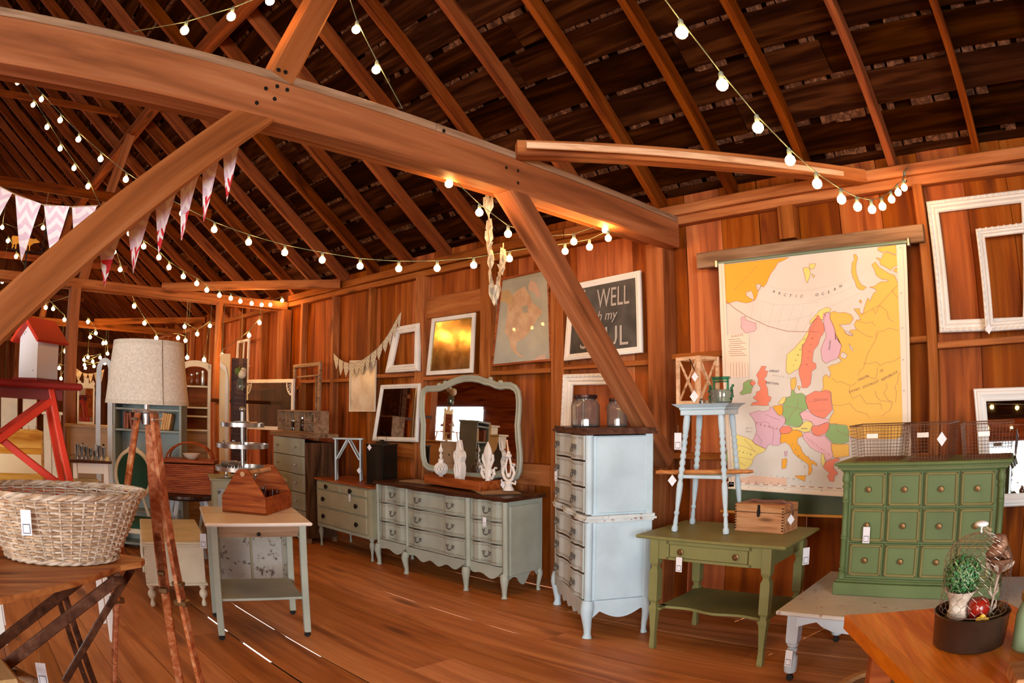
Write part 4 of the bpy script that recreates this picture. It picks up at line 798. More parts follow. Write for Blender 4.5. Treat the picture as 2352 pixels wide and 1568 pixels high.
# outlines traced from the print
LAND = [
 ('orange', Z(1, [(148, 440), (500, 400), (850, 360), (1125, 330), (1040, 380), (960, 410), (910, 500), (860, 560), (820, 640), (790, 720), (740, 780), (700, 760), (660, 850), (640, 930), (610, 975), (585, 980), (560, 1000), (480, 1018), (400, 1000), (340, 985), (280, 1000), (220, 1022), (155, 1018)])),
 ('sea', Z(1, [(475, 860), (560, 830), (590, 900), (600, 975), (520, 930), (490, 910)])), ('sea', Z(1, [(625, 735), (705, 735), (690, 800), (650, 830)])),
 ('yellow', Z(1, [(1330, 490), (1420, 480), (1450, 560), (1430, 640), (1400, 715), (1370, 660), (1360, 590)])), ('yellow', Z(1, [(1430, 430), (1530, 425), (1500, 500), (1440, 510)])), ('yellow', Z(1, [(1465, 580), (1515, 605), (1490, 640)])),
 ('pink', Z(1, [(400, 1240), (460, 1210), (480, 1270), (560, 1300), (630, 1320), (635, 1400), (610, 1440), (540, 1450), (480, 1468), (440, 1430), (400, 1380), (415, 1320)])),
 ('amber', Z(2, [(655, 290), (690, 285), (720, 340), (700, 400), (690, 480), (700, 580), (730, 670), (770, 740), (850, 780), (800, 825), (740, 810), (700, 770), (680, 690), (650, 640), (625, 550), (635, 410), (670, 370)])),
 ('amber', Z(2, [(1030, 180), (1290, 145), (1300, 280), (1250, 280), (1160, 235), (1090, 260), (1015, 220)])),
 ('amber', Z(2, [(990, 340), (1080, 350), (1100, 280), (1160, 250), (1240, 290), (1305, 300), (1312, 455), (1250, 480), (1215, 525), (1150, 480), (1060, 440), (1050, 380)])),
 ('amber', Z(2, [(1255, 520), (1290, 490), (1322, 500), (1324, 560), (1262, 545)])),
 # the great eastern land
 ('amber', Z(2, [(930, 440), (985, 400), (1040, 480), (1120, 530), (1200, 580), (1270, 600), (1310, 690), (1335, 760), (1345, 960), (1360, 1200), (1375, 1568)]) + Z(4, [(1378, 60), (1388, 500), (1392, 900), (1394, 1300), (1388, 1560), (1300, 1620), (700, 1620), (420, 1500), (400, 1390), (290, 1390), (300, 1310), (360, 1210), (330, 1060), (320, 920), (165, 905), (205, 855), (195, 700), (240, 650), (300, 700), (315, 620), (270, 540), (330, 510), (420, 490), (480, 440), (430, 400), (475, 210), (400, 110), (380, 20)]) + Z(2, [(390, 1568), (380, 1420), (350, 1340), (300, 1240), (310, 1160), (370, 1140), (430, 1165), (520, 1155), (620, 1190), (655, 1250), (600, 1330), (440, 1345), (500, 1400), (545, 1480), (640, 1510), (650, 1480), (590, 1445), (620, 1420), (700, 1415), (665, 1340), (700, 1270), (760, 1265), (735, 1200), (660, 1105), (745, 1100), (755, 1160), (800, 1180), (820, 1080), (850, 990), (870, 940), (905, 985), (960, 860), (1000, 860), (980, 800), (895, 780), (965, 765), (1060, 700), (1180, 690), (1160, 665), (1080, 660), (1000, 600), (960, 500)])),
 ('amber', Z(2, [(738, 985), (765, 965), (780, 1000), (765, 1022)])), ('sea', Z(4, [(480, 310), (560, 350), (550, 400), (510, 415), (455, 380)])), ('sea', Z(4, [(590, 190), (620, 230), (660, 290), (640, 300), (600, 250)])), ('sea', Z(4, [(520, 0), (560, 0), (600, 40), (645, 60), (610, 75), (560, 50)])),
 # northern peninsula
 ('yellow', Z(2, [(0, 1290), (90, 1190), (160, 1120), (250, 1080), (320, 1105), (300, 1150), (240, 1160), (215, 1230), (215, 1270), (100, 1250), (40, 1300), (0, 1340)]) ),
 ('yellow', Z(3, [(1380, -60), (1430, -160), (1470, -190), (1470, -120), (1395, -20), (1340, 80), (1310, 150), (1250, 240), (1255, 300), (1250, 400), (1245, 470), (1205, 570), (1150, 590), (1080, 640), (1040, 640), (1015, 590), (1020, 470), (1030, 350), (1150, 250), (1190, 200), (1260, 120)])),
 ('coral', Z(3, [(1371, -60), (1440, -160), (1480, -230), (1500, -240), (1580, -100), (1600, -30), (1560, 60), (1530, 90), (1500, 200), (1430, 290), (1415, 380), (1410, 460), (1465, 490), (1465, 560), (1400, 600), (1395, 690), (1380, 800), (1330, 850), (1255, 850), (1250, 780), (1210, 640), (1210, 570), (1250, 460), (1255, 350), (1255, 250), (1310, 150), (1345, 60)])),
 ('mauve', Z(2, [(230, 1220), (230, 1170), (265, 1150), (305, 1180), (300, 1245), (340, 1330), (375, 1420), (385, 1568)]) + Z(4, [(385, 30), (430, 150), (478, 215), (440, 370), (400, 420), (330, 440), (240, 485), (190, 440), (165, 280), (210, 160), (245, 90), (240, 30), (215, -30), (210, -150), (195, -210), (215, -280)])),
 ('coral', Z(3, [(650, 525), (720, 530), (690, 590), (740, 600), (720, 680), (680, 720), (720, 750), (710, 800), (740, 870), (745, 970), (790, 990), (780, 1050), (740, 1080), (760, 1115), (680, 1120), (560, 1110), (480, 1115), (520, 1070), (600, 1060), (520, 1000), (570, 960), (570, 910), (620, 900), (640, 850), (590, 790), (600, 720), (570, 660), (610, 600)])),
 ('green', Z(3, [(450, 730), (515, 725), (500, 760), (470, 770), (500, 810), (520, 830), (500, 880), (490, 930), (420, 940), (345, 958), (322, 925), (370, 880), (375, 780), (400, 760)])), ('coral', Z(3, [(470, 760), (540, 745), (555, 790), (520, 820), (480, 800)])),
 ('amber', Z(3, [(1090, 720), (1160, 690), (1170, 790), (1140, 880), (1095, 880), (1085, 800)])), ('amber', Z(3, [(1185, 820), (1235, 830), (1215, 890)])),
 ('green', Z(3, [(1095, 890), (1135, 890), (1160, 940), (1250, 930), (1310, 970), (1305, 1040), (1345, 1160), (1220, 1230), (1270, 1370), (1210, 1440), (1120, 1430), (1000, 1400), (1010, 1310), (960, 1260), (970, 1110), (1015, 1000), (1090, 970)])),
 ('yellow', Z(3, [(965, 995), (1015, 990), (1005, 1060), (950, 1100), (890, 1080), (930, 1040)])), ('orange', Z(3, [(815, 1125), (950, 1105), (975, 1180), (950, 1265), (905, 1260), (840, 1170)])),
 ('mauve', Z(5, [(505, 140), (600, 110), (660, 90), (730, 110), (830, 80), (850, 25), (880, 40), (930, 110), (960, 150), (1060, 200), (1105, 240), (1070, 330), (1000, 400), (1025, 500), (1010, 580), (1030, 630), (980, 665), (900, 660), (850, 640), (800, 660), (790, 710), (700, 680), (600, 640), (560, 590), (600, 500), (625, 420), (600, 270), (570, 220)])),
 ('yellow', Z(5, [(190, 470), (240, 455), (330, 490), (450, 530), (550, 575), (610, 640), (700, 680), (780, 730), (720, 780), (640, 800), (570, 880), (555, 950), (490, 1030), (410, 1060), (310, 1030), (225, 1055), (200, 960), (160, 910), (200, 840), (205, 760), (230, 720), (250, 640), (285, 610), (190, 560)])),
 ('green', Z(5, [(180, 565), (210, 580), (280, 600), (240, 650), (220, 740), (200, 770), (195, 850), (160, 900), (150, 940), (115, 890), (130, 760), (160, 690)])),
 ('coral', Z(5, [(1040, 350), (1150, 340), (1215, 400), (1180, 450), (1140, 460), (1030, 470), (1000, 410)])), ('yellow', Z(5, [(1180, 360), (1260, 370), (1340, 350), (1390, 290), (1440, 260), (1530, 270), (1540, 340), (1490, 435), (1400, 445), (1310, 410), (1220, 410)])),
 ('orange', Z(5, [(1030, 470), (1150, 465), (1200, 410), (1290, 405), (1370, 450), (1375, 510), (1300, 540), (1290, 620), (1350, 690), (1370, 760), (1430, 830), (1480, 850), (1490, 890), (1560, 920), (1610, 960), (1610, 1000), (1540, 950), (1520, 1010), (1540, 1060), (1500, 1140), (1470, 1150), (1480, 1050), (1470, 970), (1400, 920), (1310, 860), (1230, 780), (1190, 700), (1150, 640), (1090, 610), (1020, 630), (1010, 560)])),
 ('orange', Z(5, [(1255, 1155), (1330, 1155), (1440, 1150), (1415, 1200), (1420, 1255), (1340, 1215), (1270, 1180)])), ('orange', Z(5, [(1040, 890), (1110, 870), (1125, 900), (1105, 1030), (1040, 1045)])), ('mauve', Z(5, [(1080, 760), (1130, 760), (1115, 830), (1095, 840)])),
 ('coral', Z(3, [(1320, 970), (1450, 900), (1560, 910), (1600, 880), (1680, 900), (1690, 1050), (1710, 1180), (1660, 1240), (1590, 1310), (1480, 1280), (1410, 1240), (1345, 1170), (1310, 1040)])),
 ('pink', Z(5, [(1330, 140), (1420, 95), (1500, 110), (1560, 170), (1640, 200), (1700, 220), (1800, 230), (1780, 280), (1650, 330), (1590, 345), (1530, 290), (1450, 240), (1380, 240)])), ('coral', Z(5, [(1540, 340), (1650, 340), (1740, 290), (1820, 290), (1800, 400), (1740, 470), (1640, 510), (1570, 490), (1520, 420)])),
 ('pink', Z(5, [(1380, 500), (1420, 450), (1500, 440), (1570, 490), (1650, 510), (1740, 500), (1800, 580), (1850, 620), (1850, 700), (1880, 830), (1840, 880), (1770, 910), (1740, 860), (1700, 790), (1600, 750), (1500, 690), (1440, 600), (1400, 560)])),
 ('green', Z(5, [(1820, 315), (1920, 310), (2100, 330), (2137, 420), (2137, 600), (2000, 650), (1900, 650), (1850, 600), (1750, 490), (1790, 420)])), ('amber', Z(5, [(1845, 630), (2137, 640), (2137, 830), (1960, 860), (1890, 860), (1850, 720)])),
 ('yellow', Z(5, [(1690, 790), (1740, 800), (1735, 880), (1760, 940), (1720, 1000), (1690, 970), (1680, 880)])), ('coral', Z(5, [(1750, 930), (1850, 890), (1970, 860), (1980, 900), (1900, 950), (1880, 1020), (1960, 1120), (1900, 1160), (1890, 1250), (1820, 1245), (1780, 1160), (1820, 1120), (1715, 1020)])),
 ('tan', Z(5, [(120, 1270), (250, 1190), (400, 1200), (560, 1150), (800, 1170), (1000, 1190), (1110, 1190), (1120, 1290), (1120, 1320), (600, 1290), (160, 1275)])),
 ('cream', Z(3, [(115, 60), (455, 35), (466, 690), (130, 705)])),
]
keys = list(MC); mb = MB(); mats = [MC[k] for k in keys]
for i, (c, pts) in enumerate(LAND):
    mb.cur = keys.index(c); q = flatpoly(pts, .0012 + .00008 * i); mb.add(q, [tuple(range(len(q)))])
# margins and scale bars of the print
mb.cur = keys.index('cream')
for pts in ([(1650, 606), (1663, 605), (1672, 860), (1686, 1117), (1674, 1118), (1660, 860)], [(2058, 563), (2081, 560), (2086, 700), (2090, 850), (2092, 990), (2091, 1140), (2075, 1140), (2073, 990), (2069, 850), (2064, 700)], [(1674, 1106), (1800, 1113), (1935, 1121), (2090, 1130), (2090, 1142), (1935, 1136), (1800, 1129), (1674, 1119)]):
    q = flatpoly(pts, .0060); mb.add(q, [tuple(range(len(q)))])
def stroke(mb, pts, w, d):
    q = flatpoly(pts, d)
    for a, b in zip(q, q[1:]):
        t = (b - a).normalized(); n_ = Vector((-t.z, 0, t.x)) * w / 2; mb.add([a - n_, b - n_, b + n_, a + n_], [(0, 1, 2, 3)])
mb.cur = keys.index('line'); rm = random.Random(8)
for i, (c, pts) in enumerate(LAND[:-2]): stroke(mb, pts + pts[:1], .0022, .0056)
for reg, pts in ((4, [(330, 700), (400, 770), (480, 760), (560, 800), (640, 820), (700, 770)]), (4, [(1000, 0), (990, 130), (900, 280), (860, 350), (830, 480), (800, 560), (750, 600), (720, 660)]), (4, [(800, 480), (900, 490), (1000, 460), (1060, 520), (1140, 470), (1250, 460), (1380, 370)]), (4, [(1380, 610), (1330, 660), (1320, 760), (1270, 850), (1300, 900), (1290, 1070)]), (4, [(340, 1110), (460, 1120), (600, 1080), (640, 1140), (700, 1200), (850, 1240), (890, 1300)]), (4, [(600, 820), (590, 920), (640, 1010), (760, 960), (820, 1050), (850, 1090), (1070, 1090), (1080, 1180)]), (4, [(1070, 1050), (1160, 1050), (1240, 1080), (1200, 1190), (1150, 1220), (1080, 1280)]), (4, [(980, 900), (1010, 1000), (1070, 1050)]), (4, [(1150, 780), (1160, 850), (1110, 930), (1180, 1040), (1240, 1060)]), (4, [(1020, 540), (1010, 640), (990, 720), (890, 690), (830, 660)]),
                 (2, [(760, 1200), (900, 1130), (1040, 1050), (1240, 830), (1320, 740)]), (2, [(940, 1100), (990, 1180), (1030, 1080), (1050, 1050), (1100, 1090), (1160, 1140), (1180, 1250), (1260, 1300)]), (2, [(700, 1280), (850, 1320), (940, 1300), (980, 1360)]), (2, [(700, 1410), (760, 1450), (850, 1510), (950, 1530)]), (2, [(1000, 1540), (1030, 1440), (1100, 1440), (1180, 1390), (1320, 1430)]), (2, [(1245, 800), (1250, 860), (1340, 960)]),
                 (5, [(590, 270), (680, 290), (760, 270), (840, 300), (850, 370), (950, 400)]), (5, [(620, 470), (710, 580), (690, 640)]), (5, [(900, 400), (900, 520), (880, 640)]), (5, [(760, 140), (850, 190), (1000, 240)]), (5, [(300, 650), (450, 690), (620, 770)]), (5, [(210, 830), (400, 860), (560, 900)]), (5, [(220, 940), (340, 930), (450, 1000)]), (5, [(420, 560), (500, 640), (600, 760)]),
                 (3, [(1200, 1010), (1180, 1150), (1090, 1250), (1040, 1350)]), (3, [(1000, 1130), (1150, 1150), (1320, 1180)]), (3, [(1340, 1050), (1450, 1060), (1540, 1000)]), (3, [(1370, 1190), (1480, 1200), (1620, 1190)])):
    stroke(mb, Z(reg, pts), .0020, .0058)
for reg, pts in ((1, [(150, 960), (300, 1090), (500, 1220), (800, 1360), (1100, 1440), (1568, 1450)]),): stroke(mb, Z(reg, pts), .003, .0057)
mb.cur = keys.index('grid')
for k_ in range(7): stroke(mb, Z(1, [(600 + 150 * k_, 980 + 20 * k_), (560 + 140 * k_, 1200 + 20 * k_), (530 + 135 * k_, 1440)]), .0014, .0011)
for dy in (0, 360, 720): stroke(mb, Z(1, [(620, 640 + dy * .9), (900, 790 + dy * .7), (1200, 830 + dy * .6), (1568, 820 + dy * .5)]), .0014, .0011); stroke(mb, Z(2, [(0, 820 + dy * .5), (400, 740 + dy * .4), (800, 560 + dy * .4)]), .0014, .0011)
for rx in (2075, ): stroke(mb, [(2073, 562), (2079, 700), (2083, 850), (2085, 990), (2085, 1130)], .004, .0064)
stroke(mb, [(1657, 606), (1666, 860), (1680, 1112)], .0035, .0064); stroke(mb, [(1676, 1111), (1800, 1118), (1935, 1127), (2080, 1136)], .003, .0064)
mb.cur = keys.index('line')
for a in range(12): x = 1690 + a * 21; stroke(mb, [(x, 1109 + a * 1.1), (x + 12, 1109.6 + a * 1.1)], .006, .0065)
for a in range(7): stroke(mb, Z(3, [(180 + 44 * a, 470), (186 + 44 * a, 690)]), .0025, .0053)
for a in range(9): stroke(mb, Z(3, [(150 + (a % 3) * 12, 130 + 30 * a), (330 + (a * 37) % 100, 120 + 30 * a)]), .0035, .0053)
mb.build('printed_countries', mats, r)
def maptext(s, px, py, hpx, rot=0, sh=0, sp=1.0, m=None, sx=1.0):
    p = pY(px, py, .0068); o = textmesh('printed_name', s, hpx * .0036 * 1.3, m or M_INK, r, p, (pi / 2, 0, 0), .0002, sh, spacing=sp, sx=sx); o.rotation_euler = Euler((pi / 2, -rot, 0)); return o
maptext('EUROPE', 1693, 771, 5, .06, sp=1.3, m=MC['line']); maptext('GREAT', 1778, 852, 5, -.1, sp=1.2); maptext('BRITAIN', 1774, 880, 5, -.15, sp=1.2)
for i, ch in enumerate('ARCTIC'): maptext(ch, 1777 + i * 12.7, 669 + [0, 4.5, 8, 10, 11, 11.5][i], 6, -.35 + .06 * i, sh=.2)
for i, ch in enumerate('OCEAN'): maptext(ch, 1876 + i * 13.7, 677 - [0, 2.5, 6, 13, 20][i], 6, .12 + .07 * i, sh=.2)
for i, ch in enumerate('GREENLAND'): maptext(ch, 1688 + i * 5.9, 664 - i * 6.3, 3.2, .8, m=MC['line'])
for i, ch in enumerate('FRANCE'): maptext(ch, 1738 + i * 9.4, 973 + i * 2.2, 5, -.15, m=MC['line'])
for i, ch in enumerate('SWEDEN'): maptext(ch, 1869 - i * 3.2, 762 + i * 15, 3.2, .2)
for i, ch in enumerate('NORWAY'): maptext(ch, 1848 - i * 5, 779 + i * 12, 3.2, .4)
for i, ch in enumerate('SPAIN'): maptext(ch, 1690 + i * 8.6, 1034 + i * 2.4, 4, -.15)
for i, ch in enumerate('ITALY'): maptext(ch, 1820 + i * 7, 1020 + i * 13, 3.6, -.6)
for i, ch in enumerate('YUGOSLAVIA'): maptext(ch, 1853 + i * 5.6, 1006 + i * 4.2, 4, -.5, m=MC['line'])
for i, ch in enumerate('AFRICA'): maptext(ch, 1703 + i * 17, 1106 + i * 1, 5.4, -.05, m=MC['line'])
for i, ch in enumerate('MEDITERRANEAN'): maptext(ch, 1709 + i * 12.6, 1081 + i * 2.1, 4.2, -.1, sh=.2, m=MC['grid'])
for i, ch in enumerate('NORTH SEA'): maptext(ch, 1776 + i * 5.6, 862 + i * .8, 3.2, -.1, sh=.2, m=MC['grid'])
maptext('BAY OF', 1721, 983, 3.4, -.05, m=MC['grid']); maptext('BISCAY', 1721, 991, 3.4, -.05, m=MC['grid'])
maptext('AUSTRIA', 1847, 984, 2.8, -.03); maptext('POLAND', 1885, 918, 5, 0, sp=1.3, m=MC['line']); maptext('FINLAND', 1906, 792, 3.4, 1.4)
maptext('UNION', 1983, 868, 5, .33, sp=1.2); maptext('OF', 2025, 851, 4.4, .4); maptext('SOVIET', 1963, 896, 5, .25, sp=1.2); maptext('SOCIALIST', 2000, 882, 5, .3, sp=1.2); maptext('REPUBLICS', 2043, 863, 5, .42, sp=1.2)
for i, t_ in enumerate(('5', '0', '5', '10', '15', '20')): maptext(t_, 1677 + i * 42, 1117 + i * 1.9, 3.2, -.04)
for t_, yy in (('70', 569), ('65', 673), ('60', 753), ('55', 826), ('50', 897)): maptext(t_, 2068 + (yy - 569) * .025, yy, 3, 0)
a, b = onY(1648, 609, YM + .01), onY(2088, 559, YM + .01); a.z += .012; b.z += .012
MB().tube([a - o0, b - o0], .016, 12).build('roller', mat('green_roller_metal', (.22, .30, .22), .4, .4), r, smooth=True)
for p in (a, b): MB().box(p - o0 + Vector((0, -.005, -.005)), (.025, .045, .06), bev=.006).build('roller_bracket', M_ZINC, r)
MB().tube([pY(1673, 1120, .004), pY(1935, 1138, .004)] + [pY(2091, 1148, .004)], .008, 8).build('bottom_rod', MC['cream'], r, smooth=True)
# second, green roller chart hanging behind it
g = empty('green_wall_chart', (-1.82, 4.79, .82), 0, 'dark green rolled wall chart with an orange rod hanging below the big map', 'wall chart')
MB().box((0, 0, .10), (1.0, .012, .22), bev=.003).build('chart_sheet', mottled('dark_green_chart', (.035, .055, .022), (.07, .09, .04), 5, .5), g)
MB().tube([(-.56, -.008, -.012), (.72, -.008, -.012)], .011, 8).build('bottom_rod', wood('orange_rod_wood', (.5, .18, .03), (.75, .33, .07), (.85, .45, .12), rough=.3, vary=0, knots=False), g, smooth=True)
# ---- picture frames
M_SHABBY = M_WHITE
quad_frame('picture_frame', 'picture frame', 'large empty white ornate frame on the shelf right of the big map', [(2128, 466), (2368, 436), (2374, 757), (2159, 765)], .085, M_WHITE, 4.83, .06, .04, PROF_ORN, orn=True)
rr_, *_ = quad_frame('picture_frame', 'picture frame', 'smaller empty white frame leaning in front of the large white one', [(2241, 528), (2400, 508), (2410, 752), (2264, 763)], .062, M_WHITE, 4.75, .05, .035, PROF_ORN, orn=True)
price_tag(rr_, onY(2271, 755, 4.70) - rr_.location, .035, 0)
rr_, *_ = quad_frame('window_mirror', 'mirror', 'white framed old window mirror at the right, beside the green cabinet', [(2236, 893), (2420, 886), (2432, 1156), (2252, 1166)], .085, M_CLEANW, 4.77, .10, .035, PROF_MOULD, 'mirror_glass', M_MIRROR)
quad_frame('picture_frame', 'picture frame', 'wide white carved frame standing behind the glass jars on the tall chest', [(1299, 860), (1438, 856), (1442, 1010), (1292, 1010)], .095, M_WHITE, 4.70, .06, .05, PROF_ORN, orn=True)
# chalkboard with lettering
cb_, P_, I_, n_, oo = quad_frame('chalkboard', 'chalkboard', 'chalkboard in a white frame lettered WELL and SOUL, partly behind the brace', [(1310, 655), (1473, 621), (1478, 810), (1298, 829)], .055, M_CLEANW, 4.80, .05, .03, PROF_MOULD, 'slate', mottled('chalk_slate', (.045, .04, .035), (.085, .075, .065), 7, .85))
CHALK = mat('chalk', (.40, .36, .32), .95)
def chalk(s, px, py, hpx, sx=1.0, sh=0.0, fn=None):
    p = onplane(px, py, 4.795, P_[3].z, .05) + n_ * .016 - oo; o = textmesh('chalk_lettering', s, hpx * .0051, CHALK, cb_, p, (pi / 2 - .05, 0, 0), .0008, sh, sx=sx)
    o.rotation_euler = Euler((pi / 2 - .05, -.02, 0)); return o
chalk('WELL', 1410, 684, 46, .58, .05); chalk('IT', 1335, 690, 44, .6, .05); chalk('with my', 1381, 727, 24, .85, .3); chalk('SOUL', 1388, 777, 48, .86)
quad_frame('framed_map', 'map', 'framed old map of North America on the wall left of the brace', [(1153, 640), (1263, 615), (1270, 829), (1130, 842)], .022, M_REDWOOD, 4.84, .03, .022, PROF_FLAT, 'map_print', M_PAPER)
na = C.objects[[o.name for o in C.objects if o.get('category') == 'map'][-1]]; nb = Vector(na.location); na.children[-1].data.materials[0] = mottled('aged_map_paper', (.30, .30, .23), (.42, .40, .30), 4, .3, spec=.6)
def NZ(pts): return [onplane(1120 + a / 6.03, 600 + b / 6.03, 4.84, onY(1130, 842, 4.84).z, .03) for a, b in pts]
mb = MB()
NAm = [mottled('map_land_tan', (.50, .27, .12), (.62, .40, .2), 14, .35), mottled('map_land_ochre', (.45, .25, .07), (.55, .34, .1), 14, .35), mat('map_land_pink', (.58, .36, .24), .35), mat('map_bay', (.32, .29, .19), .35)]
for i, (c, pts) in enumerate(((0, [(340, 480), (420, 400), (520, 350), (590, 480), (620, 560), (720, 650), (770, 700), (700, 790), (650, 880), (560, 1010), (500, 1080), (410, 1110), (410, 1240), (460, 1290), (530, 1320), (470, 1325), (380, 1270), (330, 1200), (310, 1080), (250, 980), (260, 860), (280, 760), (280, 600)]), (1, [(180, 420), (300, 390), (350, 480), (390, 560), (300, 620), (260, 570), (180, 560)]), (2, [(570, 340), (610, 260), (680, 300), (720, 400), (740, 490), (700, 500), (650, 420), (580, 400)]), (3, [(490, 620), (560, 610), (570, 700), (520, 720), (490, 690)]), (2, [(640, 1370), (720, 1310), (810, 1290), (810, 1370), (640, 1390)]))):
    mb.cur = c; q = [v + Vector((0, -.0085 - .0004 * i, 0)) - nb for v in NZ(pts)]; mb.add(q, [tuple(range(len(q)))])
mb.build('printed_land', NAm, na)
gp = [onY(1150, 700, 4.8)]
M_GPANE = mat('glazing', (1, 1, 1), .01, alpha=.10, spec=1)
q = [NZ([p])[0] + Vector((0, -.0125, 0)) - nb for p in ((150, 290), (870, 190), (850, 1390), (85, 1425))]; MB().add(q, [(0, 1, 2, 3)]).build('glazing', M_GPANE, na)
# gilded antique mirror
rr_, P_, I_, n_, oo = quad_frame('window_mirror', 'mirror', 'white framed antiqued gold mirror on the shelf above the standing mirror', [(995, 732), (1094, 718), (1088, 856), (982, 862)], .045, M_WHITE, 4.80, .06, .022, PROF_FLAT, 'mirror_glass', mottled('gold_mirror', (.50, .30, .08), (.95, .68, .30), 9, .16, 1.0))
# stacked small white frames left of it
quad_frame('picture_frame', 'picture frame', 'deep white frame with a small opening on the upper shelf', [(912, 752), (968, 742), (966, 852), (890, 857)], .085, M_WHITE, 4.78, .08, .05, PROF_MOULD)
rr_, *_ = quad_frame('picture_frame', 'mirror', 'white framed mirror leaning on the lower wall board', [(878, 884), (968, 880), (962, 1015), (858, 1012)], .05, M_WHITE, 4.77, .05, .03, PROF_MOULD, 'mirror_glass', M_MIRROR)
rr_, P_, I_, n_, oo = quad_frame('small_framed_map', 'map', 'small pale framed map hanging under the little bunting', [(806, 828), (866, 826), (863, 945), (804, 945)], .012, M_CREAM, 4.79, .0, .02, PROF_FLAT, 'map_print', mottled('pale_map_print', (.45, .30, .18), (.62, .50, .36), 5, .25, spec=.7))
mb = MB(); hk = onY(835, 800, 4.6) - oo
# old window frames
rr_, *_ = quad_frame('dark_window_frame', 'window frame', 'empty dark weathered window frame leaning left of the small map', [(677, 838), (740, 830), (736, 1186), (684, 1196)], .055, M_GREYW, 4.60, .05, .03, PROF_FLAT)
z_ = onY(700, 863, 4.4); a_ = onY(684, 866, 4.66) - rr_.location; b_ = onY(736, 861, 4.66) - rr_.location; MB().bar(a_, b_, .025, .02).build('glazing_bar', M_GREYW, rr_); a_ = onY(727, 862, 4.67) - rr_.location; b_ = onY(727, 1100, 4.62) - rr_.location; MB().bar(a_, b_, .02, .02, (0, 1, 0)).build('glazing_bar', M_GREYW, rr_)
rr_, P_, I_, n_, oo = quad_frame('screen_door_frame', 'door frame', 'white screen door frame with spoked quarter-wheel corners behind the jars', [(566, 872), (678, 870), (676, 990), (571, 985)], .055, M_WHITE, 4.50, .03, .03, PROF_FLAT, 'screen_mesh', mat('rusty_screen', (.05, .03, .02), .8, alpha=.55))
for ii, s in ((0, 1), (1, -1)):
    c0 = I_[ii] + n_ * .012 - oo; R_ = .165; mb = MB()
    mb.tube([c0 + Vector((s * R_ * cos(t), 0, -R_ * sin(t))) for t in [i * pi / 2 / 10 for i in range(11)]], .012, 6)
    for t in (.25, .6, .95, 1.3): mb.tube([c0 + Vector((s * .05 * cos(t), 0, -.05 * sin(t))), c0 + Vector((s * R_ * cos(t), 0, -R_ * sin(t)))], .006, 5)
    mb.build('quarter_wheel', M_WHITE, rr_, smooth=True)
rr_, P_, I_, n_, oo = quad_frame('sash_window_frame', 'window frame', 'narrow white window sash leaning far behind the hanging flower jar', [(548, 783), (575, 777), (568, 1130), (538, 1140)], .045, M_WHITE, 4.68, .03, .03, PROF_FLAT)
MB().bar((P_[0] + P_[1]) / 2 - oo, (P_[2] + P_[3]) / 2 - oo, .03, .02, (0, 1, 0)).build('glazing_bar', M_WHITE, rr_); MB().bar(P_[0].lerp(P_[3], .18) - oo, P_[1].lerp(P_[2], .18) - oo, .03, .02).build('glazing_bar', M_WHITE, rr_)
# ---- buntings
def pennants(name, label, pts, w, h, m_list, full=0, Y=None, facing=0, cord=.003, curl=0, tipm=None, n_per=1):
    """pts: 3-D points along the cord where the pennants meet"""
    r = empty(name, pts[0], 0, label, 'bunting'); o = Vector(pts[0]); MB().tube([p - o for p in pts], cord, 5).build('cord', M_STRING, r); rb = random.Random(len(pts))
    for i in range(len(pts) - 1):
        a, b = pts[i] - o, pts[i + 1] - o; a = a.lerp(b, .04); b2 = b.lerp(a, .04); mid = (a + b2) / 2; hh = h * rb.uniform(.92, 1.08); tip = mid + Vector((rb.uniform(-.01, .01), rb.uniform(-.01, .01), -hh)); mb = MB()
        nrm = (b2 - a).cross(Vector((0, 0, 1))).normalized(); N_ = 8; vs = []; 
        for j in range(N_ + 1):
            t = j / N_; q = .985 * t
            for s in (0, .5, 1): wq = 1 - q if not full else (1 if q < full else (1 - q) / (1 - full)); p = mid + (a.lerp(b2, s) - mid) * wq + (tip - mid) * q; p = p + nrm * (curl * sin(t * 5 + i) * (s - .3) * hh); vs.append(p)
        fs = []; 
        for j in range(N_):
            for s in range(2): fs.append((j * 3 + s, j * 3 + s + 1, (j + 1) * 3 + s + 1, (j + 1) * 3 + s))
        mb.add(vs, fs); mb.mi = [(j // 2) and 0 for j in range(len(fs))]
        mb.mi = [1 if (tipm and j // 2 >= N_ - 3) else 0 for j in range(len(fs))]
        mb.build('pennant', [m_list[i % len(m_list)]] + ([tipm] if tipm else []), r)
    return r
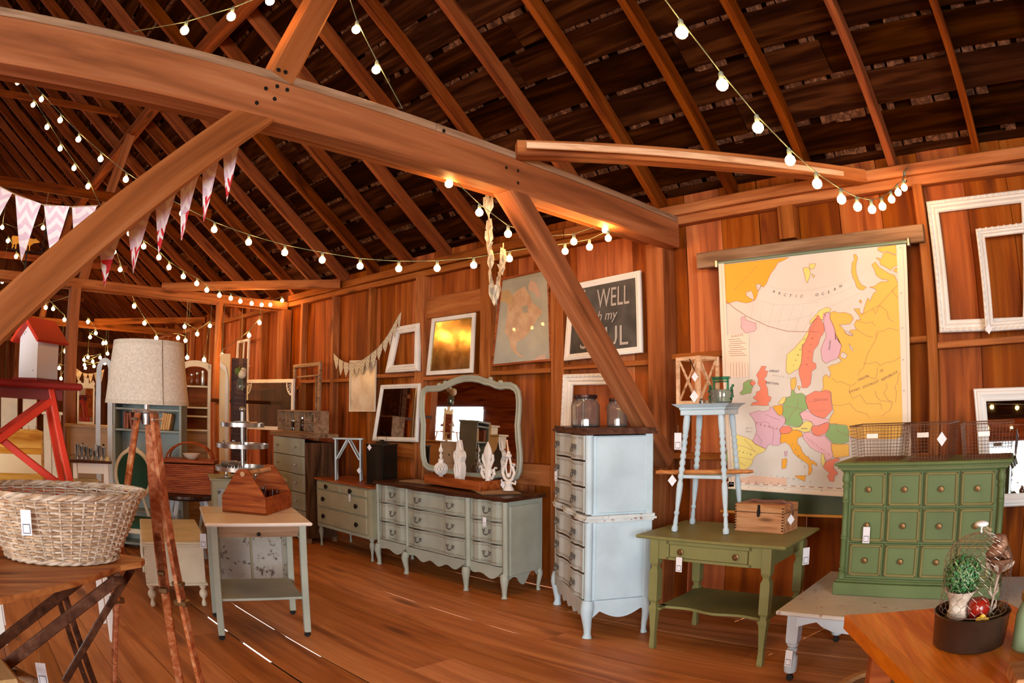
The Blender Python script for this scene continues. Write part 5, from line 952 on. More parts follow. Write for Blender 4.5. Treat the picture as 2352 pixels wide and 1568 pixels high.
def chevron(name, c1, c2, freq=22, amp=.9, axis='X', bg=.6):
    if name in MATS: return MATS[name]
    m = mat(name, c1, .85); nt, N, L, b = _nt(m); tc = N.new('ShaderNodeTexCoord'); sp = N.new('ShaderNodeSeparateXYZ'); L.new(tc.outputs['Generated'], sp.inputs[0])
    a = N.new('ShaderNodeMath'); a.operation = 'MULTIPLY'; a.inputs[1].default_value = 2; L.new(sp.outputs[axis], a.inputs[0])
    pp = N.new('ShaderNodeMath'); pp.operation = 'PINGPONG'; pp.inputs[1].default_value = .5; L.new(a.outputs[0], pp.inputs[0])
    s = N.new('ShaderNodeMath'); s.operation = 'MULTIPLY_ADD'; s.inputs[1].default_value = 4.5; L.new(sp.outputs['Z'], s.inputs[0]); 
    mm = N.new('ShaderNodeMath'); mm.operation = 'MULTIPLY'; mm.inputs[1].default_value = 1.6; L.new(pp.outputs[0], mm.inputs[0]); L.new(mm.outputs[0], s.inputs[2])
    fr = N.new('ShaderNodeMath'); fr.operation = 'FRACT'; L.new(s.outputs[0], fr.inputs[0]); gt = N.new('ShaderNodeMath'); gt.operation = 'GREATER_THAN'; gt.inputs[1].default_value = .5; L.new(fr.outputs[0], gt.inputs[0])
    mx = N.new('ShaderNodeMix'); mx.data_type = 'RGBA'; L.new(gt.outputs[0], mx.inputs[0]); mx.inputs[6].default_value = (*c1, 1); mx.inputs[7].default_value = (*c2, 1); L.new(mx.outputs[2], b.inputs['Base Color']); return m
CHV = chevron('pink_chevron_cloth', (.86, .76, .76), (.72, .52, .60)); CHR = chevron('red_chevron_cloth', (.85, .80, .78), (.62, .02, .03)); CHG = chevron('grey_chevron_cloth', (.62, .53, .38), (.40, .35, .26), axis='X')
L1 = [away(px, py, s) for px, py, s in ((-55, 400, 3.55), (32, 445, 3.5), (98, 470, 3.45), (163, 475, 3.4), (225, 472, 3.4))]
pennants('bunting', 'pink and white chevron bunting drooping at the upper left', L1, .25, .28, [CHV], curl=.05)
L2 = [onX(px, py, -2.86) for px, py in ((222, 492), (292, 487), (357, 448), (415, 408), (465, 373), (512, 336), (556, 300))]
r_ = pennants('bunting', 'pink chevron bunting with red tips hanging under the left diagonal brace', L2, .12, .33, [CHV], curl=.035, tipm=CHR, full=.12)
L3 = [onY(px, py, 4.70 + .09 * abs(i / 6.5 - 1)) for i, (px, py) in enumerate(((766, 811), (778, 823), (789, 830), (801, 834), (813, 834), (826, 830), (839, 822), (851, 813), (866, 801), (879, 786), (892, 767), (902, 749), (914, 727), (922, 715)))]
pennants('bunting', 'small grey chevron bunting swagged above the small pale map', L3, .06, .185, [CHG], curl=.03, full=.4)
L4 = [onX(px, py, -3.04) for px, py in ((1117, 442), (1124, 460), (1122, 490), (1124, 515), (1121, 540), (1129, 570), (1124, 600), (1130, 640), (1137, 665), (1143, 640), (1150, 610), (1155, 585), (1156, 558))]
r = empty('ribbon_garland', L4[0], 0, 'knotted cream rag garland hanging from the tie beam by the brace', 'garland'); o = L4[0]; mb = MB(); rb = random.Random(2)
MB().tube([p - o for p in L4], .004, 5).build('cord', M_STRING, r)
for i in range(len(L4) - 1):
    for t in (.1, .55):
        p = L4[i].lerp(L4[i + 1], t) - o; a = rb.uniform(0, 6); w_ = rb.uniform(.02, .035); d_ = Vector((cos(a), sin(a), 0)) * w_; h_ = rb.uniform(.09, .15)
        q = [p - d_, p + d_, p + d_ * .7 + Vector((.01, .01, -h_ * .5)), p + d_ * .1 + Vector((0, 0, -h_)), p - d_ * .6 + Vector((-.008, -.008, -h_ * .45))]; mb.add(q, [(0, 1, 2, 4), (4, 2, 3)])
mb.build('rag_strips', CHG, r)
# ================================================================ RIGHT-HAND GROUP
def square_leg(h, w, prof):
    """square leg with notched blocks: prof = (half-width factor, height) upwards"""
    return MB().lathe([(f * w / 2 * 1.414, z) for f, z in prof], 4, rot=(0, 0, pi / 4))
# ---- olive green side table
tr = empty('green_table', (-1.965, 4.10, 0), radians(1.0), 'olive green painted table with a long drawer and wavy lower shelf', 'table'); TZ = .785
mb = MB(); plan(mb, [(-.525, -.345), (.525, -.345), (.525, .345), (-.525, .345)], TZ - .022, TZ - .006)
mb = B((0, 0, TZ - .011), (1.05, .69, .022), bev=.009); mb.build('tabletop', M_GREEN, tr)
mb = MB()
for s in (-1, 1): mb.box((s * .395, 0, .70), (.02, .60, .125)); mb.box((0, .31, .70), (.78, .02, .125))
mb.box((-.34, -.312, .70), (.12, .02, .125)); mb.box((.34, -.312, .70), (.12, .02, .125)); mb.box((0, -.312, .751), (.6, .02, .022)); mb.box((0, -.312, .645), (.6, .02, .018)); mb.build('apron', M_GREEN, tr)
d = B((0, -.318, .698), (.545, .02, .082), bev=.003).build('drawer', M_GREEN, tr)
kb = MB().lathe([(.008, 0), (.007, .010), (.019, .014), (.021, .019), (.012, .022), (.014, .027), (.010, .032), (.001, .033)], 14, rot=(pi / 2, 0, 0)).mesh('knob', M_BRASS, True)
for s in (-.185, .20): put(kb, d, (s, -.327, .698), 'knob')
price_tag(tr, (-.185, -.355, .62), .048, 0, 'rect'); price_tag(tr, (.545, .0, .66), .055, .9, 'rect')
LP = [(.52, 0), (.62, .02), (.5, .1), (.78, .26), (.9, .285), (.9, .30), (.62, .318), (.62, .33), (1.0, .352), (1.0, .545), (.66, .572), (.66, .582), (.92, .60), (1.0, .61), (1.0, .765)]
for sx in (-.385, .40):
    for sy in (-.30, .30): square_leg(.76, .062, LP).build('leg', M_GREEN, tr, loc=(sx, sy, 0))
n = 30; fr = [(-.375 + .77 * i / n, -.22 - .035 * (cos(2 * pi * 2.0 * (i / n - .5)) * .5 + .5) * (1 - abs(2 * i / n - 1) * .3)) for i in range(n + 1)]
mb = MB(); plan(mb, fr + [(.395, .30), (-.375, .30)], .28, .297); mb.box((-.36, -.26, .289), (.05, .09, .016)); mb.box((.38, -.26, .289), (.05, .09, .016)); mb.build('lower_shelf', M_GREEN, tr)
# ---- tall turned-leg stool on it
sr = empty('turned_stool', (-2.155, 4.15, TZ + .003), radians(8), 'tall pale-blue stool with bobbin-turned splayed legs standing on the olive table', 'stool')
MB().box((0, 0, .785), (.31, .31, .035), bev=.004).box((0, 0, .812), (.325, .325, .018), bev=.006).build('seat_moulding', M_ICE, sr)
MB().add([(-.165, -.165, .818), (.165, -.165, .818), (.165, .165, .818), (-.165, .165, .818), (-.20, -.20, .842), (.20, -.20, .842), (.20, .20, .842), (-.20, .20, .842)], [(0, 1, 2, 3), (4, 5, 6, 7), (0, 1, 5, 4), (1, 2, 6, 5), (2, 3, 7, 6), (3, 0, 4, 7)]).build('seat', M_ICE, sr)
prof = [(.018, 0), (.022, .012), (.021, .03), (.014, .045), (.016, .06), (.013, .10), (.012, .11), (.018, .118), (.018, .13), (.012, .14), (.017, .2), (.021, .28), (.020, .32), (.013, .34)]
z_ = .345
while z_ < .62: prof += [(.014, z_), (.020, z_ + .014), (.021, z_ + .026), (.0145, z_ + .042)]; z_ += .044
prof += [(.018, .645), (.022, .68), (.023, .74), (.018, .775)]
for sx in (-1, 1):
    for sy in (-1, 1):
        a = Vector((sx * .182, sy * .165, 0)); b = Vector((sx * .118, sy * .118, .778)); R, L_ = frame_of(a, b, (0, 1, 0)); RR = Matrix((R.col[1], R.col[2], R.col[0])).transposed()
        MB().lathe([(r_, h_ * L_ / .775) for r_, h_ in prof], 12, a, RR).build('leg', M_ICE, sr, smooth=True)
B((0, 0, .365), (.30, .29, .022), bev=.004).build('lower_shelf', M_ICE, sr)
price_tag(sr, (-.165, -.17, .60), .055, 0, 'rect')
# rolling-pin dowel resting across the stool shelf
a, b = Vector((-2.47, 3.97, TZ + .393)), Vector((-1.86, 4.22, TZ + .393))
w_ = MB().tube([a, a.lerp(b, .05), a.lerp(b, .1), a.lerp(b, .2), a.lerp(b, .8), a.lerp(b, .9), a.lerp(b, .95), b], [.012, .017, .013, .0165, .0165, .013, .014, .008], 10)
o = w_.build('wooden_dowel', wood('varnished_dowel', (.28, .08, .02), (.5, .18, .05), (.62, .28, .1), rough=.3, vary=0, knots=False), None, smooth=True, label='varnished wooden dowel lying across the shelf of the tall pale-blue stool', cat='dowel')
price_tag(o, a + Vector((.11, .03, -.055)), .04, .4)
# ---- wooden lantern and green glass wishing well on the stool
zt = TZ + .8425
lr = empty('wooden_lantern', (-2.235, 4.13, zt), radians(-14), 'pine lantern with crossed side bars on the tall pale-blue stool', 'lantern'); W2, HH = .095, .315
for sx in (-1, 1):
    for sy in (-1, 1): B((sx * W2, sy * W2, HH / 2), (.022, .022, HH), bev=.002).build('corner_post', M_PINE, lr)
for k_ in range(4):
    R = Matrix.Rotation(k_ * pi / 2, 3, 'Z'); mb = MB()
    for z in (.012, HH - .012): B(R @ Vector((0, -W2, z)), (2 * W2 - .02, .018, .022), k_ * pi / 2).build('rail', M_PINE, lr)
    mb = MB()
    for s in (-1, 1): mb.bar(R @ Vector((-s * (W2 - .015), -W2, .024)), R @ Vector((s * (W2 - .015), -W2, HH - .024)), .012, .008, R @ Vector((0, 1, 0)))
    mb.build('cross_bars', M_PINE, lr)
B((0, 0, .006), (2 * W2, 2 * W2, .012)).build('base', M_PINE, lr)
MB().tube([(0, -.09, HH), (.07, -.13, HH - .06), (.11, -.15, HH - .10)], .004, 6).build('iron_handle', M_IRON, lr)
price_tag(lr, (.115, -.155, HH - .14), .032, .3); price_tag(lr, (.07, -.115, .05), .042, .3)
gr = empty('glass_wishing_well', (-2.045, 4.10, zt), radians(10), 'green and clear pressed-glass wishing well ornament on the stool', 'ornament')
GG = mat('green_glass', (.10, .50, .30), .05, trans=.9, ior=1.5); G2 = mat('pressed_glass', (.62, .72, .62), .08, trans=.85, ior=1.5)
mb = MB().lathe([(.062, 0), (.07, .01), (.068, .05), (.073, .09), (.066, .092), (.060, .05), (.058, .015), (.001, .012)], 12, sq=(1.1, .8), caps=False); mb.build('tub', G2, gr, smooth=True)
for s in (-1, 1): B((s * .048, 0, .125), (.014, .016, .08), bev=.003).build('upright', GG, gr); mb = MB(); [mb.ball((s * (.073 + .006 * (i % 2)), .012 * ((i * 7) % 3 - 1), .03 + .017 * i), .011, 6, 4) for i in range(6)]; mb.build('glass_vine', GG, gr, smooth=True)
MB().box((0, 0, .168), (.125, .045, .014), bev=.003).box((0, 0, .158), (.11, .03, .012)).build('roof_bar', GG, gr); MB().tube([(-.05, 0, .143), (.05, 0, .143)], .005, 6).build('windlass', GG, gr, smooth=True)
jar('glass_votive', (-2.135, 4.0, zt), .022, .035, M_ZINC, 'tiny clear glass votive beside the green wishing well on the stool', lid=False, cat='votive')
# ---- wooden box with rope handle on the table
br_ = empty('wooden_box', (-1.775, 4.265, TZ), radians(-5), 'small dovetailed wooden chest with an iron hasp on the olive table', 'box')
B((0, 0, .065), (.37, .22, .13), bev=.003).build('body', M_BOXWOOD, br_); B((0, 0, .158), (.372, .222, .052), bev=.005).build('lid', M_BOXWOOD, br_); B((0, 0, .131), (.366, .216, .003)).build('seam', M_DARKW, br_)
MB().box((0, -.113, .165), (.018, .004, .035)).box((0, -.114, .135), (.022, .006, .03)).ball((0, -.118, .115), .012, 8, 5, (1, .4, 1)).build('hasp', M_IRON, br_)
mb = MB()
for s in (-1, 1):
    for i in range(9): mb.box((s * .178, -.111, .02 + i * .018), (.014, .002, .008))
mb.build('dovetails', M_DARKW, br_)
MB().tube([(-.14, -.02, .187), (-.10, .0, .197), (-.02, -.02, .191), (.06, .0, .193), (.13, -.02, .199), (.185, .0, .18), (.196, .0, .14), (.19, .02, .11)], [.008, .012, .013, .013, .013, .012, .009, .007], 8).build('leather_strap', mat('worn_leather', (.16, .06, .035), .7), br_, smooth=True)
price_tag(br_, (.20, -.03, .085), .036, .9)
# ---- low grey table on casters
lt = empty('low_table', (-1.35, 3.50, 0), radians(0), 'low light-grey distressed table on casters under the green cabinet', 'table'); LZ = .482
M_GREYW2 = paint('scuffed_grey_white', (.60, .57, .54), (.35, .2, .15), .6)
B((.80, .48, LZ - .012), (1.62, 1.0, .024), bev=.006).build('tabletop', M_GREYW2, lt)
edge = [(.08, .445), (.08, .36), (.15, .385), (.2, .40), (.235, .375), (.3, .352), (.45, .342), (.56, .362), (.6, .385), (.66, .34), (.72, .325), (.8, .32), (.88, .34), (.94, .385), (1.0, .36), (1.3, .345), (1.5, .37), (1.5, .445)]
MB().prism([(x, z) for x, z in edge], .02, Matrix.Translation((0, .10, 0))).build('apron', M_GREYP, lt)
MB().prism([(0, .445), (0, .36), (.1, .38), (.4, .34), (.7, .38), (.76, .36), (.76, .445)], .02, Matrix.Translation((.10, .12, 0)) @ Matrix.Rotation(pi / 2, 4, 'Z')).build('side_apron', M_GREYP, lt)
cs = MB().tube([(0, 0, .055), (.0, 0, .035)], .008, 8).lathe([(.022, -.008), (.024, 0), (.022, .008)], 14, (0, .008, .024), (pi / 2, 0, 0)).mesh('caster', M_IRON, True)
for x, y in ((.055, .14), (1.5, .14), (.10, .90), (1.5, .90)):
    lg = MB().lathe([(.020, .055), (.036, .065), (.040, .10), (.038, .165), (.026, .178), (.022, .19), (.032, .2), (.03, .215), (.02, .222), (.034, .232), (.034, .244), (.028, .25)], 14); lg.lathe([(.045, .25), (.05, .27), (.052, .457)], 4, rot=(0, 0, pi / 4))
    l_ = lg.build('leg', M_GREYP, lt, smooth=True, loc=(x, y, 0)); put(cs, l_, (0, 0, 0), 'caster')
price_tag(lt, (.055, .09, .165), .05, -.1, 'rect')
# ---- green apothecary cabinet
gc = empty('green_cabinet', (-.64, 3.93, LZ + .001), radians(1.2), 'antique green apothecary cabinet with twelve panelled doors and brass knobs', 'cabinet'); GH = .785
mb = B((0, .21, .42), (.985, .38, .64), bev=.003); mb.build('carcass', M_CABG, gc)
MB().box((0, .20, .038), (1.05, .43, .076), bev=.004).box((0, .205, .083), (1.03, .41, .016), bev=.006).box((0, .205, .096), (1.01, .395, .012), bev=.004).build('plinth', M_CABG, gc)
MB().box((0, .20, .742), (1.03, .41, .018), bev=.006).box((0, .195, .757), (1.06, .43, .014), bev=.005).box((0, .19, .773), (1.09, .46, .020), bev=.008).build('cornice', M_CABG, gc)
B((0, -.022, .7495), (1.055, .004, .004)).build('gold_line', M_GOLDRUB, gc)
cx = [-.415, -.195, .03, .255, .485 - .02]; cx = [-.43, -.2075, .015, .2375, .46]; cz = [.112, .318, .525, .732]
ck = MB().lathe([(.010, 0), (.008, .008), (.018, .015), (.016, .024), (.001, .027)], 14, rot=(pi / 2, 0, 0)).mesh('knob', M_BRASS, True)
for i in range(4):
    for j in range(3):
        x0, x1, z0, z1 = cx[i] + .005, cx[i + 1] - .005, cz[j] + .004, cz[j + 1] - .004; xc_, zc = (x0 + x1) / 2, (z0 + z1) / 2
        d = B((xc_, .012, zc), (x1 - x0, .02, z1 - z0), bev=.002).build('door', M_CABG, gc, loc=(-.015, 0, 0)); mb = MB()
        for s in (-1, 1): mb.box((xc_ + s * ((x1 - x0) / 2 - .014), -.003, zc), (.016, .014, z1 - z0 - .012), bev=.005); mb.box((xc_, -.003, zc + s * ((z1 - z0) / 2 - .014)), (x1 - x0 - .012, .014, .016), bev=.005)
        mb.build('panel_moulding', M_GOLDRUB, d); put(ck, d, (xc_, 0, zc), 'knob')
for s in (-1, 1):
    MB().lathe([(.024, 0), (.026, .03), (.016, .042), (.024, .056), (.014, .068), (.018, .08), (.018, .235), (.022, .24), (.022, .247), (.018, .252), (.022, .257), (.022, .262), (.018, .268), (.018, .45), (.022, .455), (.022, .462), (.018, .467), (.022, .472), (.018, .477), (.018, .53), (.024, .545), (.016, .56), (.026, .578), (.024, .60), (.018, .62), (.026, .633)], 14, (s * .478 , .005, .10)).build('column', M_CABG, gc, smooth=True)
price_tag(gc, (-.33, -.035, .37), .047, 0, 'rect')
# ---- wire baskets standing on the cabinet
M_WIRE = mat('rusty_wire', (.15, .065, .035), .6, .5)
def wire_basket(name, label, c, w, d, h, rz, step=.019, flare=.03):
    r = empty(name, c, rz, label, 'basket', 'wire baskets on the green cabinet'); mb = MB(); t = .0011
    def q(u, v, z): f = 1 + flare * 2 * z / h / 1; return Vector((u * (w / 2 + flare * z / h), v * (d / 2 + flare * z / h), z + .002))
    for z in [i * step for i in range(int(h / step) + 1)]: mb.tube([q(-1, -1, z), q(1, -1, z), q(1, 1, z), q(-1, 1, z)], t, 3, closed=True, caps=False)
    for i in range(int(w / step) + 1):
        u = -1 + 2 * i / int(w / step); mb.tube([q(u, -1, h), q(u, -1, 0), q(u, 1, 0), q(u, 1, h)], t, 3, caps=False)
    for i in range(int(d / step) + 1):
        v = -1 + 2 * i / int(d / step); mb.tube([q(-1, v, h), q(-1, v, 0), q(1, v, 0), q(1, v, h)], t, 3, caps=False)
    tag(mb.build('wire_mesh', M_WIRE, r), kind='stuff')
    MB().tube([q(-1, -1, h), q(1, -1, h), q(1, 1, h), q(-1, 1, h)], .0035, 6, closed=True).build('rim', M_WIRE, r)
    n_ = B((-.02, -(d / 2 + flare * .7) - .004, h * .72), (.072, .003, .028), bev=.004).build('name_plate', mat('pale_label_plate', (.6, .55, .5), .4, .4), r)
    return r
zc = LZ + .001 + GH
b1 = wire_basket('wire_basket', 'rusty wire locker basket, the left one on the green cabinet', (-.955, 4.14, zc), .29, .33, .20, .03, flare=.018)
b2 = wire_basket('wire_basket', 'rusty wire locker basket, the middle one on the green cabinet', (-.62, 4.10, zc), .25, .33, .20, -.05, flare=.018)
b3 = wire_basket('wire_basket', 'rusty wire locker basket, the right one on the green cabinet', (-.265, 4.13, zc), .29, .33, .19, .03, flare=.018)
price_tag(b2, (.10, -.20, .12), .04, .2)
# ---- butcher-block counter in the right foreground
c0 = onZ(1940, 1412, .95); c1 = onZ(2303, 1378, .95); dx = (c1 - c0); dx.z = 0; Lx = dx.length; ang = atan2(dx.y, dx.x); dy = onZ(2100, 1568, .95) - c0; dy.z = 0; Ly = 1.15
cr = empty('butcher_block_table', c0, ang, 'orange butcher-block worktop jutting in at the lower right', 'table'); ux = Vector((cos(ang), sin(ang), 0)); dyn = dy.normalized(); lx, ly = dyn.dot(ux), dyn.dot(Vector((-sin(ang), cos(ang), 0)))
NB = 12
for i in range(NB):      # laminated strips running along the long side
    a0, a1 = Lx * i / NB, Lx * (i + 1) / NB; wv = (a1 - a0)
    p = [(a0 + .0003, 0), (a1 - .0003, 0), (a1 - .0003 + lx * Ly, ly * Ly), (a0 + .0003 + lx * Ly, ly * Ly)]; mb = MB(); plan(mb, p, -.045, 0)
    o = mb.build('block_strip', MATS['butcher_block_y'] if 'butcher_block_y' in MATS else wood('butcher_block_y', (.62, .13, .010), (.78, .21, .02), (.88, .32, .045), axis='Y', s=1.4, rough=.38, vary=.22, knots=False, spec=.25, bump=.05), cr)
mb = MB()
for fx, fy in ((.14, .14), (.86, .14), (.14, .9), (.86, .9)): mb = B((Lx * fx + lx * Ly * fy, ly * Ly * fy, -.045 - .452), (.07, .07, .90), bev=.004); mb.build('leg', M_REDWOOD, cr)
B((Lx / 2 + lx * Ly / 2, ly * Ly / 2, -.09), (.3, .8, .09), atan2(ly, lx) - pi / 2).build('apron', M_REDWOOD, cr)
# tin pan garden
pn = empty('tin_pan', (-.127, 1.862, .9505), 0, 'round brown tin pan garden on the butcher block', 'pan')
M_TIN = mottled('dark_tin', (.07, .038, .022), (.13, .075, .045), 6, .32, .7)
MB().lathe([(.100, 0), (.106, .004), (.112, .088), (.115, .092), (.112, .095), (.108, .088), (.103, .012), (.001, .012)], 40, caps=False).build('pan_wall', M_TIN, pn, smooth=True)
mb = MB(); rs = random.Random(4)
mb.lathe([(.102, .06), (.08, .068), (.05, .07), (.001, .072)], 20, caps=False); mb.build('soil', mottled('dark_soil_moss', (.02, .018, .008), (.06, .06, .02), 60, .95), pn, smooth=True)
mb = MB()
for i in range(260):
    a, q = rs.uniform(0, 2 * pi), rs.uniform(0, .095); p = Vector((q * cos(a), q * sin(a), .068)); d_ = Vector((rs.uniform(-1, 1), rs.uniform(-1, 1), rs.uniform(.2, 1))).normalized() * rs.uniform(.008, .022); s_ = Vector((-d_.y, d_.x, 0)).normalized() * .0012; mb.add([p - s_, p + s_, p + d_], [(0, 1, 2)])
tag(mb.build('moss', mat('moss_green', (.12, .16, .03), .9), pn), kind='stuff')
# topiary
tp = empty('topiary', (-.170, 1.850, 1.0245), 0, 'small round boxwood topiary in a cream urn inside the tin pan', 'plant'); M_URN = mottled('crackled_cream_pot', (.45, .33, .24), (.70, .58, .46), 30, .7)
MB().lathe([(.030, 0), (.033, .006), (.030, .012), (.032, .018), (.028, .024), (.030, .045), (.037, .065), (.046, .074), (.048, .078), (.042, .078), (.030, .066), (.001, .064)], 24, caps=False).build('urn', M_URN, tp, smooth=True)
MB().ball((0, 0, .118), .044, 16, 12).build('foliage_core', mat('dark_leaf', (.012, .03, .008), .9), tp)
mb = MB(); rs = random.Random(12); G_ = [mat('box_leaf', (.05, .17, .05), .45), mat('box_leaf_light', (.16, .30, .09), .45)]
for i in range(1500):
    z = rs.uniform(-1, 1); a = rs.uniform(0, 2 * pi); q = math.sqrt(1 - z * z); nn = Vector((q * cos(a), q * sin(a), z)); c = Vector((0, 0, .118)) + nn * rs.uniform(.043, .056)
    u = nn.orthogonal().normalized(); u = (u * cos(a * 7) + nn.cross(u) * sin(a * 7)); v = nn.cross(u); n2 = (nn + u * rs.uniform(-.7, .7)).normalized(); u = (u - n2 * u.dot(n2)).normalized(); v = n2.cross(u); L_ = rs.uniform(.0035, .0055)
    mb.cur = 1 if rs.random() < .3 and z > -.2 else 0; mb.add([c - u * L_, c + v * L_ * .7, c + u * L_, c - v * L_ * .7], [(0, 1, 2, 3)])
tag(mb.build('leaves', G_, tp), kind='stuff')
# red pot, yellow flower, metal bird on a flower
o = MB().lathe([(.016, 0), (.028, .01), (.033, .03), (.030, .048), (.022, .058), (.001, .062)], 20).build('red_ball', mat('glossy_dark_red', (.28, .012, .005), .2), None, smooth=True, loc=(-.110, 1.835, 1.0245), label='glossy dark red ball in the tin pan beside the topiary urn', cat='ornament')
fl = empty('yellow_flower', (-.092, 1.792, 1.012), 0, 'little yellow flower in front of the red ball', 'flower'); Y_ = mat('yellow_petal', (.82, .48, .02), .6)
for i in range(5): a = i * 2 * pi / 5 + .3; MB().ball((.011 * cos(a), -.004, .022 + .011 * sin(a)), .0095, 8, 6, (1, .5, 1)).build('petal', Y_, fl, smooth=True)
MB().tube([(0, 0, 0), (0, 0, .022)], .0015, 5).build('stem', G_[0], fl)
mr = empty('metal_bird_flower', (-.074, 1.872, 1.0245), 0, 'rusty metal flower with a bird sitting in it, standing in the tin pan', 'ornament'); M_RUST = mottled('rusty_metal', (.16, .06, .03), (.36, .17, .09), 40, .6, .5)
M_PALEM = mottled('pale_worn_metal', (.35, .24, .17), (.55, .43, .33), 40, .55, .4)
MB().tube([(-.004, 0, 0), (0, 0, .04), (.004, 0, .08), (.008, 0, .118)], [.003, .0035, .004, .006], 8).build('stem', M_PALEM, mr, smooth=True)
for s, z in ((-1, .05), (1, .055), (1, .012)): MB().tube([(0, 0, z), (s * .010, -.003, z + .015), (s * .012, 0, z + .034)], [.002, .005, .001], 6).build('metal_leaf', M_PALEM, mr, smooth=True)
MB().lathe([(.006, 0), (.02, .012), (.033, .03), (.040, .045), (.034, .045), (.018, .02), (.001, .012)], 10, (.008, 0, .115), caps=False).build('cup', M_RUST, mr, smooth=True)
for i in range(7): a = i * 2 * pi / 7; MB().tube([(.008 + .02 * cos(a), .02 * sin(a), .13), (.008 + .036 * cos(a), .036 * sin(a), .142), (.008 + .044 * cos(a), .044 * sin(a), .150)], [.006, .008, .002], 6).build('petal', M_PALEM, mr, smooth=True)
MB().tube([(-.035, 0, .165), (-.02, 0, .172), (0, 0, .182), (.012, 0, .200), (.010, 0, .216), (.0, 0, .221)], [.004, .014, .024, .019, .011, .003], 10).build('bird_body', M_RUST, mr, smooth=True)
MB().ball((-.001, -.003, .212), .013, 10, 8).tube([(-.012, -.004, .211), (-.024, -.006, .207)], [.004, .0008], 6).build('bird_head', M_RUST, mr, smooth=True)
MB().tube([(.02, 0, .178), (.036, 0, .158), (.05, 0, .140)], [.014, .009, .003], 8, ).build('bird_tail', M_RUST, mr, smooth=True)
# chicken-wire cloche
ch = empty('wire_cloche', (-.127, 1.862, 1.048), 0, 'chicken-wire cloche with a white button knob over the tin pan garden', 'cloche'); mb = MB(); Rc = .100; nC = 22
def cl(u, v):   # u around, v 0..1 up
    s = v * .31; a = u * 2 * pi
    if s < .12: q = Rc; z = s
    else: t = min(1, (s - .12) / .157) * pi / 2; q = Rc * cos(t); z = .12 + .085 * sin(t)
    return Vector((q * cos(a), q * sin(a), z))
rows = 17
for j in range(rows):
    for i in range(nC):
        o_ = .5 * (j % 2); u0 = (i + o_) / nC; v0 = j / rows; vm = (j + .38) / rows; v1 = (j + 1) / rows
        if j > 12 and (i % 2): continue
        mb.tube([cl(u0, v0), cl(u0, vm)], .0007, 3, caps=False); mb.tube([cl(u0, vm), cl(u0 + .5 / nC, v1)], .0007, 3, caps=False); mb.tube([cl(u0, vm), cl(u0 - .5 / nC, v1)], .0007, 3, caps=False)
tag(mb.build('chicken_wire', mat('dull_wire', (.32, .25, .20), .45, .7), ch), kind='stuff')
mb = MB(); mb.tube([cl(i / 30, 0) for i in range(30)], .0012, 4, closed=True); mb.build('bottom_ring', M_WIRE, ch)
MB().tube([(0, 0, .205), (0, 0, .222)], .003, 6).ball((0, 0, .228), .020, 14, 8, (1, 1, .42)).build('button_knob', M_CLEANW, ch, smooth=True)
mb = MB(); rs = random.Random(5)
for i in range(5): a = rs.uniform(2.6, 6.8); mb.tube([(0, 0, .212), (.016 * cos(a), .016 * sin(a), .219), (.032 * cos(a), .022 * sin(a), .212), (.026 * cos(a + .5), .02 * sin(a + .5), .205), (.004, 0, .211)], .001, 4)
mb.build('raffia_bow', M_STRING, ch)
# round stool with a brown seat under the counter
st = empty('round_stool', (-.42, 2.42, 0), 0, 'round stool with a tan rim and brown seat beside the butcher block', 'stool'); M_TANR = wood('tan_bentwood', (.28, .13, .05), (.42, .22, .09), (.5, .3, .14), vary=0, knots=False)
MB().lathe([(.21, .50), (.235, .505), (.245, .53), (.235, .555), (.205, .558), (.195, .545)], 40, caps=False).build('seat_rim', M_TANR, st, smooth=True); MB().lathe([(.2, .515), (.2, .545), (.12, .55), (.001, .552)], 36).build('seat', mat('brown_leather', (.13, .055, .025), .55), st, smooth=True)
for i in range(4): a = i * pi / 2 + .6; MB().tube([(.16 * cos(a), .16 * sin(a), .51), (.22 * cos(a), .22 * sin(a), 0)], [.018, .014], 10).build('leg', M_TANR, st, smooth=True)
MB().tube([(.19 * cos(t), .19 * sin(t), .2) for t in [2 * pi * i / 24 for i in range(24)]], .009, 6, closed=True).build('foot_ring', M_TANR, st, smooth=True)
# things at the very edge of the counter
p = onZ(2352, 1490, .95); jar('preserving_jar', (p.x + .005, p.y, .9505), .045, .15, mat('golden_lid', (.6, .34, .05), .3, .8), 'green tinted glass jar with a bright lid at the right edge of the worktop', gm=mat('pale_green_glass', (.45, .62, .35), .1, trans=.5))
p = onZ(2300, 1568, .95); o = B((0, 0, .018), (.16, .12, .036), bev=.003).build('wood_block', M_BOXWOOD, None, loc=(p.x + .10, p.y + .005, .9505), label='reddish wooden block on the worktop in the lower right corner', cat='block'); o.rotation_euler = (0, 0, .25)
